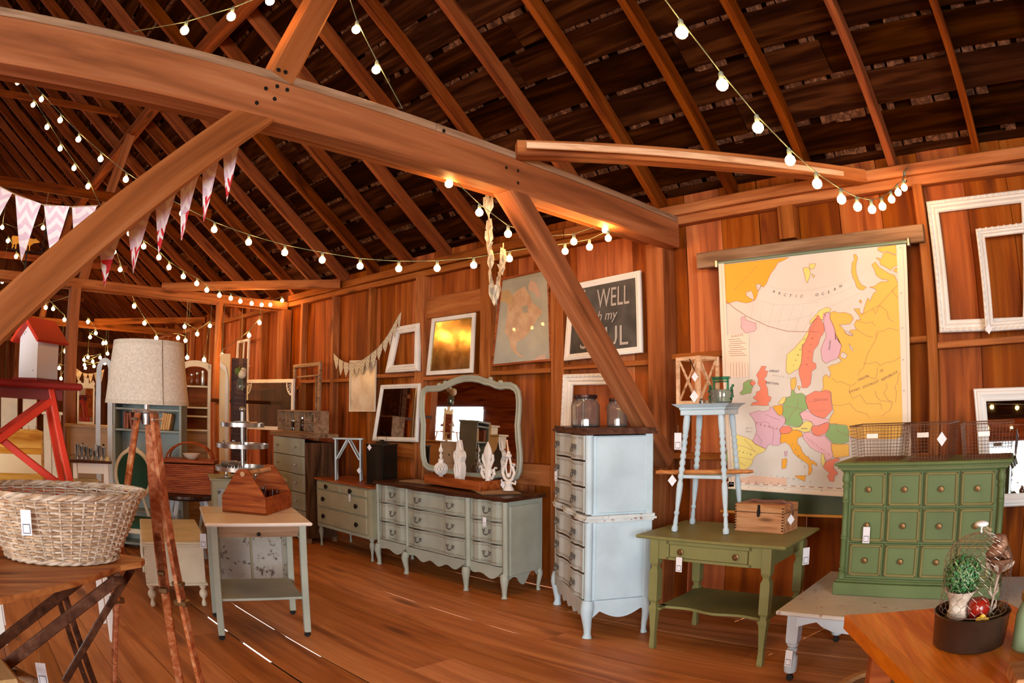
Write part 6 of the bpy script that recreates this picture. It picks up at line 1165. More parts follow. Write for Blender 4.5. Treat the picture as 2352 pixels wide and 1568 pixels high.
# ================================================================ LEFT-HAND GROUP
# ---- white-topped cart with sage legs
cr = empty('rolling_cart', (-4.455, 2.055, 0), radians(72), 'small sage cart on casters with a glossy white top, under the wooden tool tote', 'cart'); M_ENAMEL = mat('white_enamel', (.86, .78, .70), .18, spec=.6)
B((0, .075, .822), (.74, .80, .024), bev=.010).build('enamel_top', M_ENAMEL, cr, label='glossy white top'); B((0, .12, .8345), (.735, .004, .001)).build('leaf_seam', M_GREYW, cr)
MB().prism([(-.30, .809), (-.27, .73), (.27, .73), (.30, .809)], .52, Matrix.Translation((0, -.26, 0))).build('drawer', M_GREYW, cr)
MB().ball((0, -.275, .752), .014, 8, 6).build('knob', M_IRON, cr)
for sx in (-1, 1):
    for sy in (-1, 1):
        lg = B((sx * .305, sy * .275, .4275), (.046, .046, .765), bev=.004).build('leg', M_SAGE, cr)
        MB().lathe([(.020, -.009), (.024, 0), (.020, .009)], 14, (sx * .305, sy * .275 + .01, .025), (pi / 2, 0, 0)).tube([(sx * .305, sy * .275, .06), (sx * .305, sy * .275 + .006, .025)], .008, 6).build('caster', M_IRON, lg, smooth=True)
    B((sx * .305, 0, .745), (.02, .52, .085)).build('side_rail', M_SAGE, cr)
B((0, 0, .298), (.58, .56, .018), bev=.003).build('lower_shelf', M_SAGE, cr)
# tool tote on it
TT = wood('tote_wood', (.16, .028, .007), (.32, .075, .018), (.44, .13, .035), s=1.6, rough=.5, vary=.1)
dx = Vector((-4.47, 2.13)) - Vector((-4.70, 1.89)); tt = empty('tool_tote', (-4.72, 2.22, .8355), radians(40), 'reddish wooden tool tote with gabled ends and a dowel handle on the white cart top', 'tote')
LW, LD, LH = .355, .50, .125      # end width (local x), length (local y)
B((0, 0, .008), (LW, LD, .016)).build('base', TT, tt)
for s in (-1, 1):
    MB().prism([(-LW / 2, 0), (LW / 2, 0), (LW / 2, .12), (.055, .300), (.03, .32), (-.03, .32), (-.055, .300), (-LW / 2, .12)], .018, Matrix.Translation((0, s * (LD / 2 - .009) - .009, 0))).build('gable_end', TT, tt)
    B((s * (LW / 2 - .006), 0, LH / 2), (.014, LD - .036, LH), bev=.002).build('side', TT, tt)
MB().tube([(0, -LD / 2 - .008, .285), (0, LD / 2 + .008, .285)], .018, 12).build('handle', M_PINE, tt, smooth=True)
def bowl(name, loc, r, h, m, label, cat='bowl', group=None, n=20, flute=0, parent=None):
    pr = [(r * .45, 0), (r * .5, h * .05), (r * .8, h * .45), (r, h), (r * .95, h), (r * .74, h * .5), (r * .4, h * .12), (.001, h * .1)]
    mb = MB().lathe(pr, n, caps=False)
    if flute: mb.v = [(x * (1 + flute * (1 if (i % n) % 2 else -1)), y * (1 + flute * (1 if (i % n) % 2 else -1)), z) for i, (x, y, z) in enumerate(mb.v)]
    return mb.build(name, m, parent, smooth=True, loc=loc, label=label, cat=cat, group=group)
q = tt.matrix_basis @ Vector((.02, -.09, .017)); bowl('glass_bowl', q, .085, .175, M_GLASS, 'fluted clear glass bowl in the tool tote', n=28, flute=.03)
for i, (x, y) in enumerate(((.02, .07), (-.04, .13), (.06, .15))): q = tt.matrix_basis @ Vector((x, y, .017)); bowl('glass_cup', q, .045, .12, M_GLASS, 'small clear glass cup in the tool tote, ' + ('next to the bowl', 'at the back corner', 'at the far end')[i], 'cup', 'glass cups in the tool tote', 14)
price_tag(cr, (-.36, .28, .60), .055, -.3, 'rect')
# ---- cream hope chest
hc = empty('blanket_chest', (-5.165, 1.67, 0), radians(75), 'cream painted low blanket chest on turned feet in front of the picnic basket', 'chest')
B((0, .53, .345), (.48, 1.04, .31), bev=.005).build('body', M_CREAM, hc)
MB().box((0, .53, .508), (.53, 1.10, .02), bev=.006).box((0, .53, .528), (.54, 1.12, .022), bev=.008).build('lid', M_CREAM, hc)
MB().box((0, .53, .192), (.51, 1.08, .022), bev=.006).build('base_moulding', M_CREAM, hc)
for sx in (-1, 1):
    for y in (.05, 1.01): MB().lathe([(.016, 0), (.022, .012), (.020, .03), (.012, .05), (.014, .062), (.032, .085), (.036, .105), (.030, .128), (.016, .14), (.022, .15), (.030, .16), (.030, .182)], 14).build('turned_foot', M_CREAM, hc, smooth=True, loc=(sx * .215, y, 0))
mb = MB()
for i in range(12): mb.ball((-.242, .02, .215 + i * .022), .012, 6, 4)
mb.build('corner_beading', M_CREAM, hc, smooth=True); mb = MB(); [mb.box((-.2445, .56 + s * .3, .35), (.004, .42, .2), bev=.001) for s in (-1, 1)]; mb.build('side_panel', M_CREAM, hc)
# ---- tripod floor lamp
LC = rng(337, 945, 3.4); zt = LC.z
lp = empty('tripod_lamp', (LC.x, LC.y, 0), 0, 'wooden tripod floor lamp with a beige linen drum shade', 'floor lamp'); vdir = Vector((LC.x, LC.y, 0)).normalized(); vr = Vector((-vdir.y, vdir.x, 0)) * -1
M_OAK = wood('worn_red_oak', (.20, .035, .012), (.42, .12, .045), (.60, .28, .14), s=1.3, rough=.45, vary=.1, knots=False)
for i, (a, b, rr__) in enumerate(((-.31, -.10, .0), (.205, -.16, .0), (.085, .22, .0))):
    foot = vr * a + vdir * b; hd = foot.normalized(); top = hd * .045 + Vector((0, 0, zt)); side = Vector((0, 0, 1)).cross(foot).normalized()
    lg = empty('leg', (0, 0, 0), parent=lp); mid = foot.lerp(top, .42)
    MB().bar(mid, top, .058, .022, side.cross(top - mid), .006).build('upper_rail', M_OAK, lg)
    mb = MB()
    MB().bar(foot, foot.lerp(top, .62), .046, .022, side.cross(top - foot), .005).build('lower_rail', M_OAK, lg)
    MB().box(foot.lerp(top, .42), (.07, .05, .03), atan2(hd.y, hd.x), bev=.004).box(foot.lerp(top, .48), (.06, .04, .02), atan2(hd.y, hd.x), bev=.004).build('brass_clamp', M_BRASS, lg)
    MB().tube([top + hd * .02 - side * .04 - Vector((0, 0, .035)), top + hd * .02 + side * .04 - Vector((0, 0, .035))], .006, 8).build('bolt', M_ZINC, lg, smooth=True)
MB().lathe([(.03, zt - .06), (.035, zt - .01), (.075, zt - .005), (.078, zt + .006), (.02, zt + .008), (.012, zt + .012), (.012, zt + .075), (.018, zt + .08), (.018, zt + .12)], 20).build('lamp_head', M_ZINC, lp, smooth=True)
mb = MB()
for s in (-1, 1): mb.tube([(s * .006, 0, zt + .03), (s * .045, 0, zt + .075), (s * .05, 0, zt + .15), (s * .03, 0, zt + .25), (0, 0, zt + .30)], .0035, 6)
mb.build('harp', M_BRASS, lp, smooth=True)
MB().ball((0, 0, zt + .155), .03, 12, 8, (1, 1, 1.2)).build('light_bulb', mat('lamp_bulb', (1, .8, .5), .3, emit=14, ecol=(1, .74, .42)), lp, smooth=True)
zs0 = rng(337, 928, 3.4).z + .0; zs1 = rng(337, 786, 3.4).z; M_LINEN = mottled('beige_linen', (.52, .42, .32), (.64, .53, .42), 90, .9, detail=2)
rbm, rtp = .213, .178; Hs = zs1 - zs0
MB().lathe([(rbm, zs0), (rtp, zs1), (rtp - .003, zs1), (rbm - .003, zs0)], 64, caps=False).build('shade', M_LINEN, lp, smooth=True)
MB().lathe([(rbm + .001, zs0 - .001), (rbm, zs0 + .017)], 64, caps=False).lathe([(rtp + .0035, zs1 - .02), (rtp + .001, zs1 + .001)], 64, caps=False).build('shade_binding', mottled('linen_binding', (.46, .37, .27), (.56, .46, .35), 90, .9), lp, smooth=True)
a0 = atan2(-vdir.y, -vdir.x) + .38; MB().bar((cos(a0) * (rbm + .001), sin(a0) * (rbm + .001), zs0), (cos(a0) * (rtp + .001), sin(a0) * (rtp + .001), zs1), .003, .003).build('seam', M_GREYW, lp)
# ---- ironing board with the laundry basket
IB = Vector((-2.88, .82, 0)); iz = .955
ib = empty('ironing_board', (-2.80, .1, 0), 0, 'old wooden ironing board on crossed legs in the left foreground', 'ironing board'); M_IB = wood('ironing_board_wood', (.26, .07, .02), (.45, .16, .045), (.6, .27, .09), axis='Y', s=1, rough=.45, vary=0)
tipx, tipy = onZ(332, 1283, iz).x + 2.80, onZ(332, 1283, iz).y - .1
outl = [(.66, -.42), (.50, -.02), (.38, .18), (.26, .35), (.09, .53), (tipx + .05, tipy - .03), (tipx, tipy), (tipx - .05, tipy - .02), (-.26, .45), (-.27, .18), (-.22, -.05), (.0, -.55)]
mb = MB(); plan(mb, outl, iz - .024, iz); mb.build('board', M_IB, ib)
def stick(a, b, w, t, m, name='leg'): return MB().bar(a, b, w, t, (1, 0, 0), .004).build(name, m, ib)
for s in (-.14, .14):
    stick((s, .52, iz - .03), (s - .02, -.95, 0), .045, .022, M_DARKW); stick((s + .03, -.75, iz - .03), (s + .03, .85 - .1, 0), .045, .022, M_GREYW)
stick((.02, .60, iz - .03), (.04, .22, iz - .5), .03, .018, M_DARKW, 'brace'); B((-.02, .50, iz - .045), (.36, .05, .035), bev=.004).build('cross_rail', M_DARKW, ib); B((0, .0, iz - .5), (.34, .03, .03), bev=.004).build('cross_rail', M_DARKW, ib)
price_tag(ib, (.10, .12, .52), .05, 1.2, 'rect')
lb = empty('laundry_basket', (-2.87, .40, iz + .008), radians(80), 'large oval wicker laundry basket on the ironing board', 'basket'); Wd, Dp, BH = .375, .225, .272
M_WICK = mottled('wicker', (.30, .165, .085), (.62, .42, .26), 22, .6); M_WICK2 = mottled('wicker_grey', (.36, .25, .17), (.66, .52, .40), 22, .6)
def bp(a, t, off=0): f = .64 + .36 * t ** .85; return Vector(((Wd * f + off) * cos(a), (Dp * f + off) * sin(a), BH * t))
ns = 44; rows = 24
for wv in (0, 1):
    mb = MB()
    for j in range(rows):
        if j % 2 != wv: continue
        z = (j + .5) / rows; mb.tube([bp(2 * pi * i / (ns * 3), z + .006 * sin(i * 1.3 + j), (.0055 if ((i // 3 + j) % 2) else -.0055) * (1 if i % 3 == 1 else .4)) for i in range(ns * 3)], .0052, 5, closed=True)
    tag(mb.build('woven_rows', M_WICK if wv else M_WICK2, lb, smooth=True), kind='stuff')
mb = MB()
for i in range(ns): a = 2 * pi * (i + .33) / ns; mb.tube([bp(a, t, 0) for t in (0, .25, .5, .75, 1)], .0045, 5)
tag(mb.build('stakes', M_WICK2, lb, smooth=True), kind='stuff')
for k_ in range(3): MB().tube([bp(2 * pi * i / 120, 1.0 + .025 * sin(2 * pi * i / 120 * 17 + k_ * 2.1), .008 + .009 * cos(2 * pi * i / 120 * 17 + k_ * 2.1)) for i in range(120)], .0075, 6, closed=True).build('braided_rim', M_WICK2 if k_ else M_WICK, lb, smooth=True)
for k_ in range(2): MB().tube([bp(2 * pi * i / 90, .02 + .015 * sin(2 * pi * i / 90 * 15 + k_ * 3), .006 + .006 * cos(2 * pi * i / 90 * 15 + k_ * 3)) for i in range(90)], .007, 6, closed=True).build('foot_braid', M_WICK2, lb, smooth=True)
mb = MB().lathe([(.001, .008), (.64, .010)], 40, sq=(Wd, Dp), caps=False); mb.build('base', M_WICK, lb)
b_ = Vector(lb.location); tp_ = rng(60, 1200, 2.66); price_tag(lb, lb.matrix_basis.inverted() @ tp_, .048, radians(0), 'rect')
# ---- tall red stand with birdhouse
RX, RZ = -3.52, rng(120, 878, 3.5).z
rs_ = empty('red_stand', (RX, .18, 0), 0, 'tall bright red wooden stand with crossed braces behind the laundry basket', 'stand')
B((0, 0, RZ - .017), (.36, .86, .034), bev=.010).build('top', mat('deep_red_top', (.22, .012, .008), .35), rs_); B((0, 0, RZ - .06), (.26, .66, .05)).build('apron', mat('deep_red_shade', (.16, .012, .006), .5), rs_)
for sx in (-1, 1):
    for sy in (-1, 1): MB().bar((sx * .11, sy * .27, RZ - .03), (sx * .195, sy * .40, 1.014), .05, .032, (0, 1, 0), .004).build('leg', M_RED, rs_)
    MB().bar((sx * .115, -.27, RZ - .09), (sx * .185, .38, RZ - .53), .034, .018, (1, 0, 0), .003).build('cross_brace', M_RED, rs_); MB().bar((sx * .135, .27, RZ - .09), (sx * .205, -.38, RZ - .53), .034, .018, (1, 0, 0), .003).build('cross_brace', M_RED, rs_)
    B((sx * .185, 0, RZ - .56), (.022, .76, .055), bev=.004).build('rail', M_RED, rs_)
for sy in (-1, 1): B((0, sy * .375, RZ - .56), (.38, .022, .05), bev=.004).build('end_rail', M_RED, rs_)
dkt = empty('dark_trestle_table', (RX, -.02, 0), 0, 'dark trestle table under the red stand, hidden behind the laundry basket', 'table'); B((0, 0, .985), (.62, 1.30, .03), bev=.004).build('tabletop', M_DARKW, dkt)
for sx in (-1, 1):
    for sy in (-1, 1): MB().bar((sx * .24, sy * .42, .97), (sx * .28, sy * .60, 0), .045, .03, (0, 1, 0), .003).build('leg', M_DARKW, dkt)
bh = empty('birdhouse', (RX + .02, rng(90, 870, 3.5).y - .005, RZ), radians(35), 'white birdhouse with a bright red roof on the red stand', 'birdhouse'); M_BHW = mat('birdhouse_white', (.72, .68, .68), .5)
MB().prism([(-.075, .014), (.075, .014), (.075, .205), (0, .275), (-.075, .205)], .15, Matrix.Translation((0, -.075, 0))).build('body', M_BHW, bh); B((0, 0, .007), (.20, .20, .014), bev=.003).build('base', mat('deep_red_top'), bh)
for s in (-1, 1): MB().prism([(0, .277), (s * .105, .18), (s * .118, .19), (0, .302)], .22, Matrix.Translation((0, -.11, 0))).build('roof_board', M_RED, bh)
mb = MB(); [mb.ball((x, -.0755, z), .0028, 5, 4) for x, z in ((-.04, .222), (-.03, .231), (.03, .231), (.05, .212), (.045, .05))]; mb.build('nail_hole', M_IRON, bh); MB().tube([(-.02, 0, .30), (0, 0, .318), (.02, 0, .30)], .0015, 5).build('wire_loop', M_WIRE, bh)
# ---- yellow wooden crate on a white table behind
ct = empty('white_leg_table', (-4.75, .55, 0), radians(-4), 'narrow white table behind the red stand carrying a yellow crate', 'table'); CZ = rng(60, 1112, 4.55).z - .005
B((0, 0, CZ - .015), (.5, .9, .03), bev=.004).build('tabletop', M_DARKW, ct)
for sx in (-1, 1):
    for sy in (-1, 1): B((sx * .21, sy * .40, CZ / 2 - .015), (.045, .045, CZ - .03), bev=.004).build('leg', M_CLEANW, ct)
yc = empty('yellow_crate', (-4.72, .30, CZ), radians(3), 'yellow wooden crate with a pale paper label behind the red stand', 'crate'); hh = rng(60, 992, 4.45).z - CZ
for i in range(3): B((.12, 0, hh * (i + .5) / 3), (.02, .50, hh / 3 - .002), bev=.003).build('front_board', wood('yellow_crate_wood', (.42, .15, .02), (.70, .34, .06), (.85, .5, .14), axis='Y', vary=.1, knots=False), yc)
B((-.12, 0, hh / 2), (.02, .50, hh)).build('back_board', M_YELLOWW, yc); B((0, 0, .01), (.22, .48, .02)).build('base', M_YELLOWW, yc)
for s in (-1, 1): B((0, s * .24, hh / 2), (.26, .02, hh), bev=.003).build('end_board', M_YELLOWW, yc)
B((.1315, .05, hh * .38), (.002, .36, hh * .36)).build('paper_label', mat('aged_paper', (.86, .70, .42), .8), yc)
# small things at the far left edge
p = rng(5, 1300, 2.35); jar('tall_glass_jar', (-2.615, -.02, iz + .001), .03, .10, M_ZINC, 'slim glass jar with a pale blue tag at the left edge of the ironing board')
p = onZ(15, 1560, .62); tb_ = empty('tan_stool', (p.x - .085, p.y - .09, 0), .2, 'corner of a tan wooden stool at the lower left edge', 'stool')
B((0, 0, .60), (.26, .26, .045), bev=.02).build('seat', wood('tan_seat_wood', (.36, .2, .07), (.52, .32, .13), (.6, .4, .2), vary=0), tb_)
for sx in (-1, 1):
    for sy in (-1, 1): B((sx * .11, sy * .11, .288), (.03, .03, .576)).build('leg', M_PINE, tb_)
# ---- bookshelf
p0 = rng(262, 1110, 7.75); p1 = rng(418, 1110, 7.5); bs_z1 = rng(340, 926, 7.6).z; ang = atan2(p1.y - p0.y, p1.x - p0.x); wB = (p1 - p0).xy.length; cB = (p0 + p1) / 2; u = Vector((cos(ang), sin(ang), 0)); back = Vector((-sin(ang), cos(ang), 0)); back = back if back.dot(cB) > 0 else -back
M_BLUEG = paint('blue_grey_paint', (.30, .36, .35), (.2, .15, .1), .7)
bk = empty('bookcase', (cB.x, cB.y, 0), ang, 'blue-grey painted open bookcase behind the lamp shade', 'bookcase'); sg = 1 if back.dot(Vector((-sin(ang), cos(ang), 0))) > 0 else -1; dB = .26
for s in (-1, 1): B((s * (wB / 2 - .012), sg * dB / 2, bs_z1 / 2), (.03, dB, bs_z1), bev=.003).build('side', M_BLUEG, bk)
B((0, sg * (dB - .006), bs_z1 / 2), (wB - .05, .012, bs_z1)).build('back', M_BLUEG, bk); B((0, sg * dB / 2, bs_z1), (wB + .03, dB + .03, .03), bev=.005).build('top', M_BLUEG, bk)
zsh = [.08, rng(340, 1180, 7.45).z, rng(340, 1070, 7.45).z, rng(340, 988, 7.45).z, rng(340, 938, 7.45).z]
for z in zsh: B((0, sg * (dB / 2 - .004), z - .012), (wB - .055, dB - .02, .022), bev=.003).build('shelf', M_BLUEG, bk)
def book(x, z, w, h, tilt, m, lab, grp): 
    o = MB().box((0, 0, h / 2), (w, .14, h), bev=.002).build('book', m, None, loc=bk.matrix_basis @ Vector((x, sg * .10, z)), label=lab, cat='book', group=grp); o.rotation_euler = Euler((0, tilt, ang), 'XYZ'); return o
zb = zsh[3] + .001; L_ = ((-1, 'left', (.30, .07, .03)), (1, 'right', (.62, .33, .11)))
for i, (x, tl) in enumerate(((-.275, .0), (-.242, .0), (-.19, -.14))): book(x, zb + (.002 if tl else 0), .028, (.18, .17, .175)[i], tl, mottled('red_brown_cover_%d' % i, (.22, .05, .02), (.32, .09, .04), 9, .6), ('dark red-brown book upright against the left side of the bookcase', 'red-brown book second from the left in the bookcase', 'red-brown book leaning at the end of the left row in the bookcase')[i], 'books in the blue-grey bookcase')
for i in range(4): book(.165 + i * .027, zb + .004, .024, .185 - .003 * i, .19, mottled('tan_cover_%d' % i, (.55, .28, .09), (.70, .42, .16), 9, .6), ('tan leaning book nearest the middle of the bookcase', 'tan leaning book second in the right-hand row', 'tan leaning book third in the right-hand row', 'tan leaning book nearest the right side of the bookcase')[i], 'books in the blue-grey bookcase')
# ---- green oval-back chair
p = rng(308, 1130, 7.1); gch = empty('oval_back_chair', (p.x, p.y, 0), ang, 'white carved chair with a dark green oval back behind the lamp', 'chair'); zc = rng(308, 1090, 7.1).z
mb = MB(); R1, R2 = .195, .245; mb.tube([(R1 * sin(t), 0, zc + R2 * cos(t)) for t in [2 * pi * i / 36 for i in range(36)]], .022, 8, closed=True); mb.build('back_frame', M_CREAM, gch, smooth=True)
MB().lathe([(.001, -.012), (.98, -.012), (.98, .012), (.001, .016)], 32, (0, 0, zc), (pi / 2, 0, 0), sq=(R1 - .01, R2 - .01)).build('back_pad', mat('dark_green_velvet', (.012, .055, .028), .9), gch)
MB().ball((0, 0, zc + R2 + .02), .03, 10, 7, (1.4, .5, 1)).ball((-.045, 0, zc + R2 + .01), .02, 8, 5, (1, .5, 1)).ball((.045, 0, zc + R2 + .01), .02, 8, 5, (1, .5, 1)).build('carved_crest', M_CREAM, gch, smooth=True)
B((0, -.22 * sg * -1 * -1, .44), (.46, .44, .07), bev=.02).build('seat', mat('dark_green_velvet'), gch); B((0, -.22 * sg, .395), (.48, .46, .05), bev=.01).build('seat_rail', M_CREAM, gch)
for sx in (-1, 1): MB().tube([(sx * .2, -.42 * sg, 0), (sx * .19, -.41 * sg, .2), (sx * .21, -.42 * sg, .4)], [.014, .018, .026], 8).build('leg', M_CREAM, gch, smooth=True); MB().tube([(sx * .2, .02 * sg, 0), (sx * .18, 0, .4), (sx * .10, 0, zc - R2 + .02)], [.014, .02, .016], 8).build('leg', M_CREAM, gch, smooth=True)
# ---- dark round table with picnic basket and bowl
p = rng(435, 1140, 7.05); PZ = rng(435, 1137, 6.85).z; dt = empty('dark_round_table', (p.x, p.y, 0), .1, 'dark-topped side table with curved grey legs under the picnic basket', 'table')
MB().lathe([(.29, PZ - .05), (.31, PZ - .03), (.31, PZ - .006), (.30, PZ)], 32).build('tabletop', mat('glossy_dark_top', (.03, .012, .01), .15, spec=.7), dt, smooth=True)
for i in range(4): a = i * pi / 2 + .5; MB().tube([(.20 * cos(a), .20 * sin(a), PZ - .05), (.25 * cos(a), .25 * sin(a), PZ - .2), (.17 * cos(a), .17 * sin(a), .35), (.26 * cos(a), .26 * sin(a), .0)], [.03, .028, .016, .02], 8).build('leg', M_GREYP, dt, smooth=True)
pb = empty('picnic_basket', (p.x, p.y + .02, PZ + .001), radians(60), 'reddish woven picnic basket with hoop handles on the dark side table', 'basket'); M_PB = wood('splint_weave', (.18, .03, .01), (.34, .07, .018), (.46, .12, .03), axis='X', s=2.2, rough=.4, vary=0, knots=False)
mb = MB(); bw, bd, bh_ = .53, .31, .33
for j in range(16): mb.box((0, 0, .012 + j * .0182), (bw - .01 + .0015 * j, bd - .01 + .0015 * j, .0165), bev=.002)
mb.build('woven_body', M_PB, pb); MB().box((0, 0, bh_ - .008), (bw + .025, bd + .025, .03), bev=.006).build('rim', M_PB, pb)
for i in range(10): pass
for s in (-1, 1): MB().tube([(-.24 * 1, s * .10, bh_)] + [(.24 * -cos(t), s * (.10 - .06 * sin(t)), bh_ + .17 * sin(t)) for t in [pi * i / 12 for i in range(1, 12)]] + [(.24, s * .10, bh_)], .010, 6).build('handle', M_PB, pb, smooth=True)
price_tag(pb, (-.255, -.05, .22), .04, radians(-60) + .9)
bowl('white_bowl', (p.x + .02, p.y + .03, PZ + bh_ + .0085), .095, .055, mat('cream_ceramic', (.75, .66, .54), .3), 'cream ceramic dish on the lid of the picnic basket', 'dish')
# ---- olive cabinet with tiered tray
p = rng(566, 1105, 6.05); OZ = rng(545, 1099, 5.85).z; oc = empty('olive_cabinet', (p.x, p.y, 0), radians(71), 'olive-grey peeling cabinet behind the cart, with the tiered tray on it', 'cabinet')
M_PED = paint('peeling_grey_white', (.40, .42, .40), (.1, .08, .07), .56, scale=6)
B((0, 0, OZ / 2 + .02), (.62, .40, OZ - .06), bev=.004).build('body', M_SAGE2, oc); B((0, 0, OZ - .008), (.67, .45, .016), bev=.004).build('top', M_SAGE2, oc)
for s in (-1, 1): B((s * .14, -.205, OZ / 2 + .02), (.26, .014, OZ - .2), bev=.004).build('door', M_PED, oc)
mb = MB(); [mb.box((.275 + i * .016, -.204, OZ / 2), (.007, .012, OZ - .12)) for i in range(3)]; mb.build('fluting', M_PED, oc)
for sx in (-1, 1):
    for sy in (-1, 1): B((sx * .27, sy * .17, .025), (.05, .05, .05)).build('foot', M_SAGE2, oc)
p = rng(558, 1095, 5.85); ts = empty('tiered_tray', (p.x, p.y, OZ + .001), 0, 'three-tier galvanised metal tray stand holding scoops', 'tray stand'); zt3 = [OZ * 0 + (rng(558, y, 5.85).z - OZ) for y in (1080, 1028, 980)]; R3 = (.235, .22, .185)
for i, (z, r_) in enumerate(zip(zt3, R3)): MB().lathe([(.001, z), (r_, z), (r_ + .003, z + .001), (r_ + .005, z + .035), (r_, z + .035), (r_ - .003, z + .004), (.001, z + .004)], 40, caps=False).build('tier', M_ZINC, ts, smooth=True)
ztop = rng(558, 940, 5.85).z - OZ; MB().tube([(0, 0, .02), (0, 0, ztop - .02)], .016, 12).ball((0, 0, ztop), .026, 12, 8).build('centre_post', M_ZINC, ts, smooth=True)
for i in range(3): a = i * 2.1 + .4; MB().ball((.15 * cos(a), .15 * sin(a), .02), .02, 8, 6).tube([(.15 * cos(a), .15 * sin(a), .02), (.15 * cos(a), .15 * sin(a), zt3[0] + .003)], .006, 6).build('ball_foot', M_ZINC, ts, smooth=True)
def scoop(tier, ang_, rad, L_, rr__, lab, tilt=.0):
    q = Vector(ts.location) + Vector((rad * cos(ang_), rad * sin(ang_), zt3[tier] + .007)); r = empty('metal_scoop', q, ang_ + pi / 2, lab, 'scoop', 'scoops in the tiered tray')
    mb = MB(); mb.grid(lambda u_, v_: Vector(((v_ - .5) * L_, rr__ * cos(pi * u_ + pi) * (1 if v_ > .15 else .7 + 2 * v_), rr__ + rr__ * -1 * sin(pi * u_) * (1 if v_ > .15 else .8 + v_))), 12, 5); mb.build('scoop_body', M_ZINC, r, smooth=True)
    MB().tube([(-L_ / 2, 0, rr__ * .6), (-L_ / 2 - .07, 0, rr__ * .7)], .010, 8).build('handle', M_PINE, r, smooth=True); return r
scoop(2, 2.6, .095, .10, .038, 'galvanised scoop on the top tier at its left'); scoop(2, 5.4, .095, .10, .038, 'galvanised scoop on the top tier at its right'); scoop(1, 4.4, .115, .14, .05, 'galvanised scoop on the middle tier of the tray'); scoop(0, 3.4, .14, .17, .06, 'large galvanised scoop on the bottom tier of the tray')
for i in range(3): a = 4.6 + .5 * i; q = Vector(ts.location) + Vector((.12 * cos(a), .12 * sin(a), zt3[0] + .0055)); MB().lathe([(.016, 0), (.018, .03), (.012, .035), (.012, .045), (.014, .048)], 10).build('spice_bottle', M_GLASS, None, smooth=True, loc=q, label='tiny glass bottle on the bottom tier of the tray stand', cat='bottle', group='tiny bottles in the tiered tray')
# ================================================================ FURTHER BACK
# ---- small footstool and dark lantern cage on the knob dresser
DZ = .8015
fs_ = empty('footstool', (onY(798, 1075, 4.22).x, 4.24, DZ), radians(48), 'small pale-blue five-board footstool with V braces on the knob dresser', 'footstool'); hF = onY(798, 1005, 4.24).z - DZ
B((0, 0, hF - .008), (.34, .17, .016), bev=.003).build('top', M_ICE, fs_)
for s in (-1, 1): MB().prism([(-.08, 0), (-.045, 0), (0, .14), (.045, 0), (.08, 0), (.075, hF - .016), (-.075, hF - .016)], .016, Matrix.Translation((s * .14 + .008, 0, 0)) @ Matrix.Rotation(pi / 2, 4, 'Z')).build('end_board', M_ICE, fs_)
for sy in (-1, 1):
    for s in (-1, 1): MB().bar((s * .13, sy * .080, hF * .5), (s * .01, sy * .080, hF - .02), .014, .022, (0, 1, 0)).build('brace', M_ICE, fs_)
price_tag(fs_, (.13, -.105, .12), .035, .1)
dl = empty('iron_lantern', (onY(872, 1075, 4.3).x, 4.33, DZ), radians(12), 'black iron lantern cage with a wire bail on the knob dresser', 'lantern'); hL = onY(872, 1020, 4.33).z - DZ; w_ = .11
for sx in (-1, 1):
    for sy in (-1, 1): B((sx * w_, sy * w_, hL / 2), (.012, .012, hL)).build('corner_post', M_IRON, dl)
B((0, 0, .006), (.25, .25, .012)).build('base', M_IRON, dl); MB().box((0, 0, hL), (.25, .25, .012)).lathe([(.1, hL), (.03, hL + .04), (.02, hL + .05)], 4, rot=(0, 0, pi / 4)).build('roof', M_IRON, dl)
for k_ in range(4): R = Matrix.Rotation(k_ * pi / 2, 3, 'Z'); MB().box(R @ Vector((0, -w_, hL / 2)), (2 * w_ - .015, .002, hL - .02), k_ * pi / 2).build('smoked_pane', mat('smoked_pane', (.02, .015, .01), .1, alpha=.6), dl)
MB().tube([(-.07, 0, hL)] + [(.07 * -cos(t), 0, hL + .02 + .12 * sin(t)) for t in [pi * i / 10 for i in range(11)]] + [(.07, 0, hL)], .002, 5).build('bail', M_IRON, dl); price_tag(dl, (-.06, -.13, hL - .03), .035, .3)
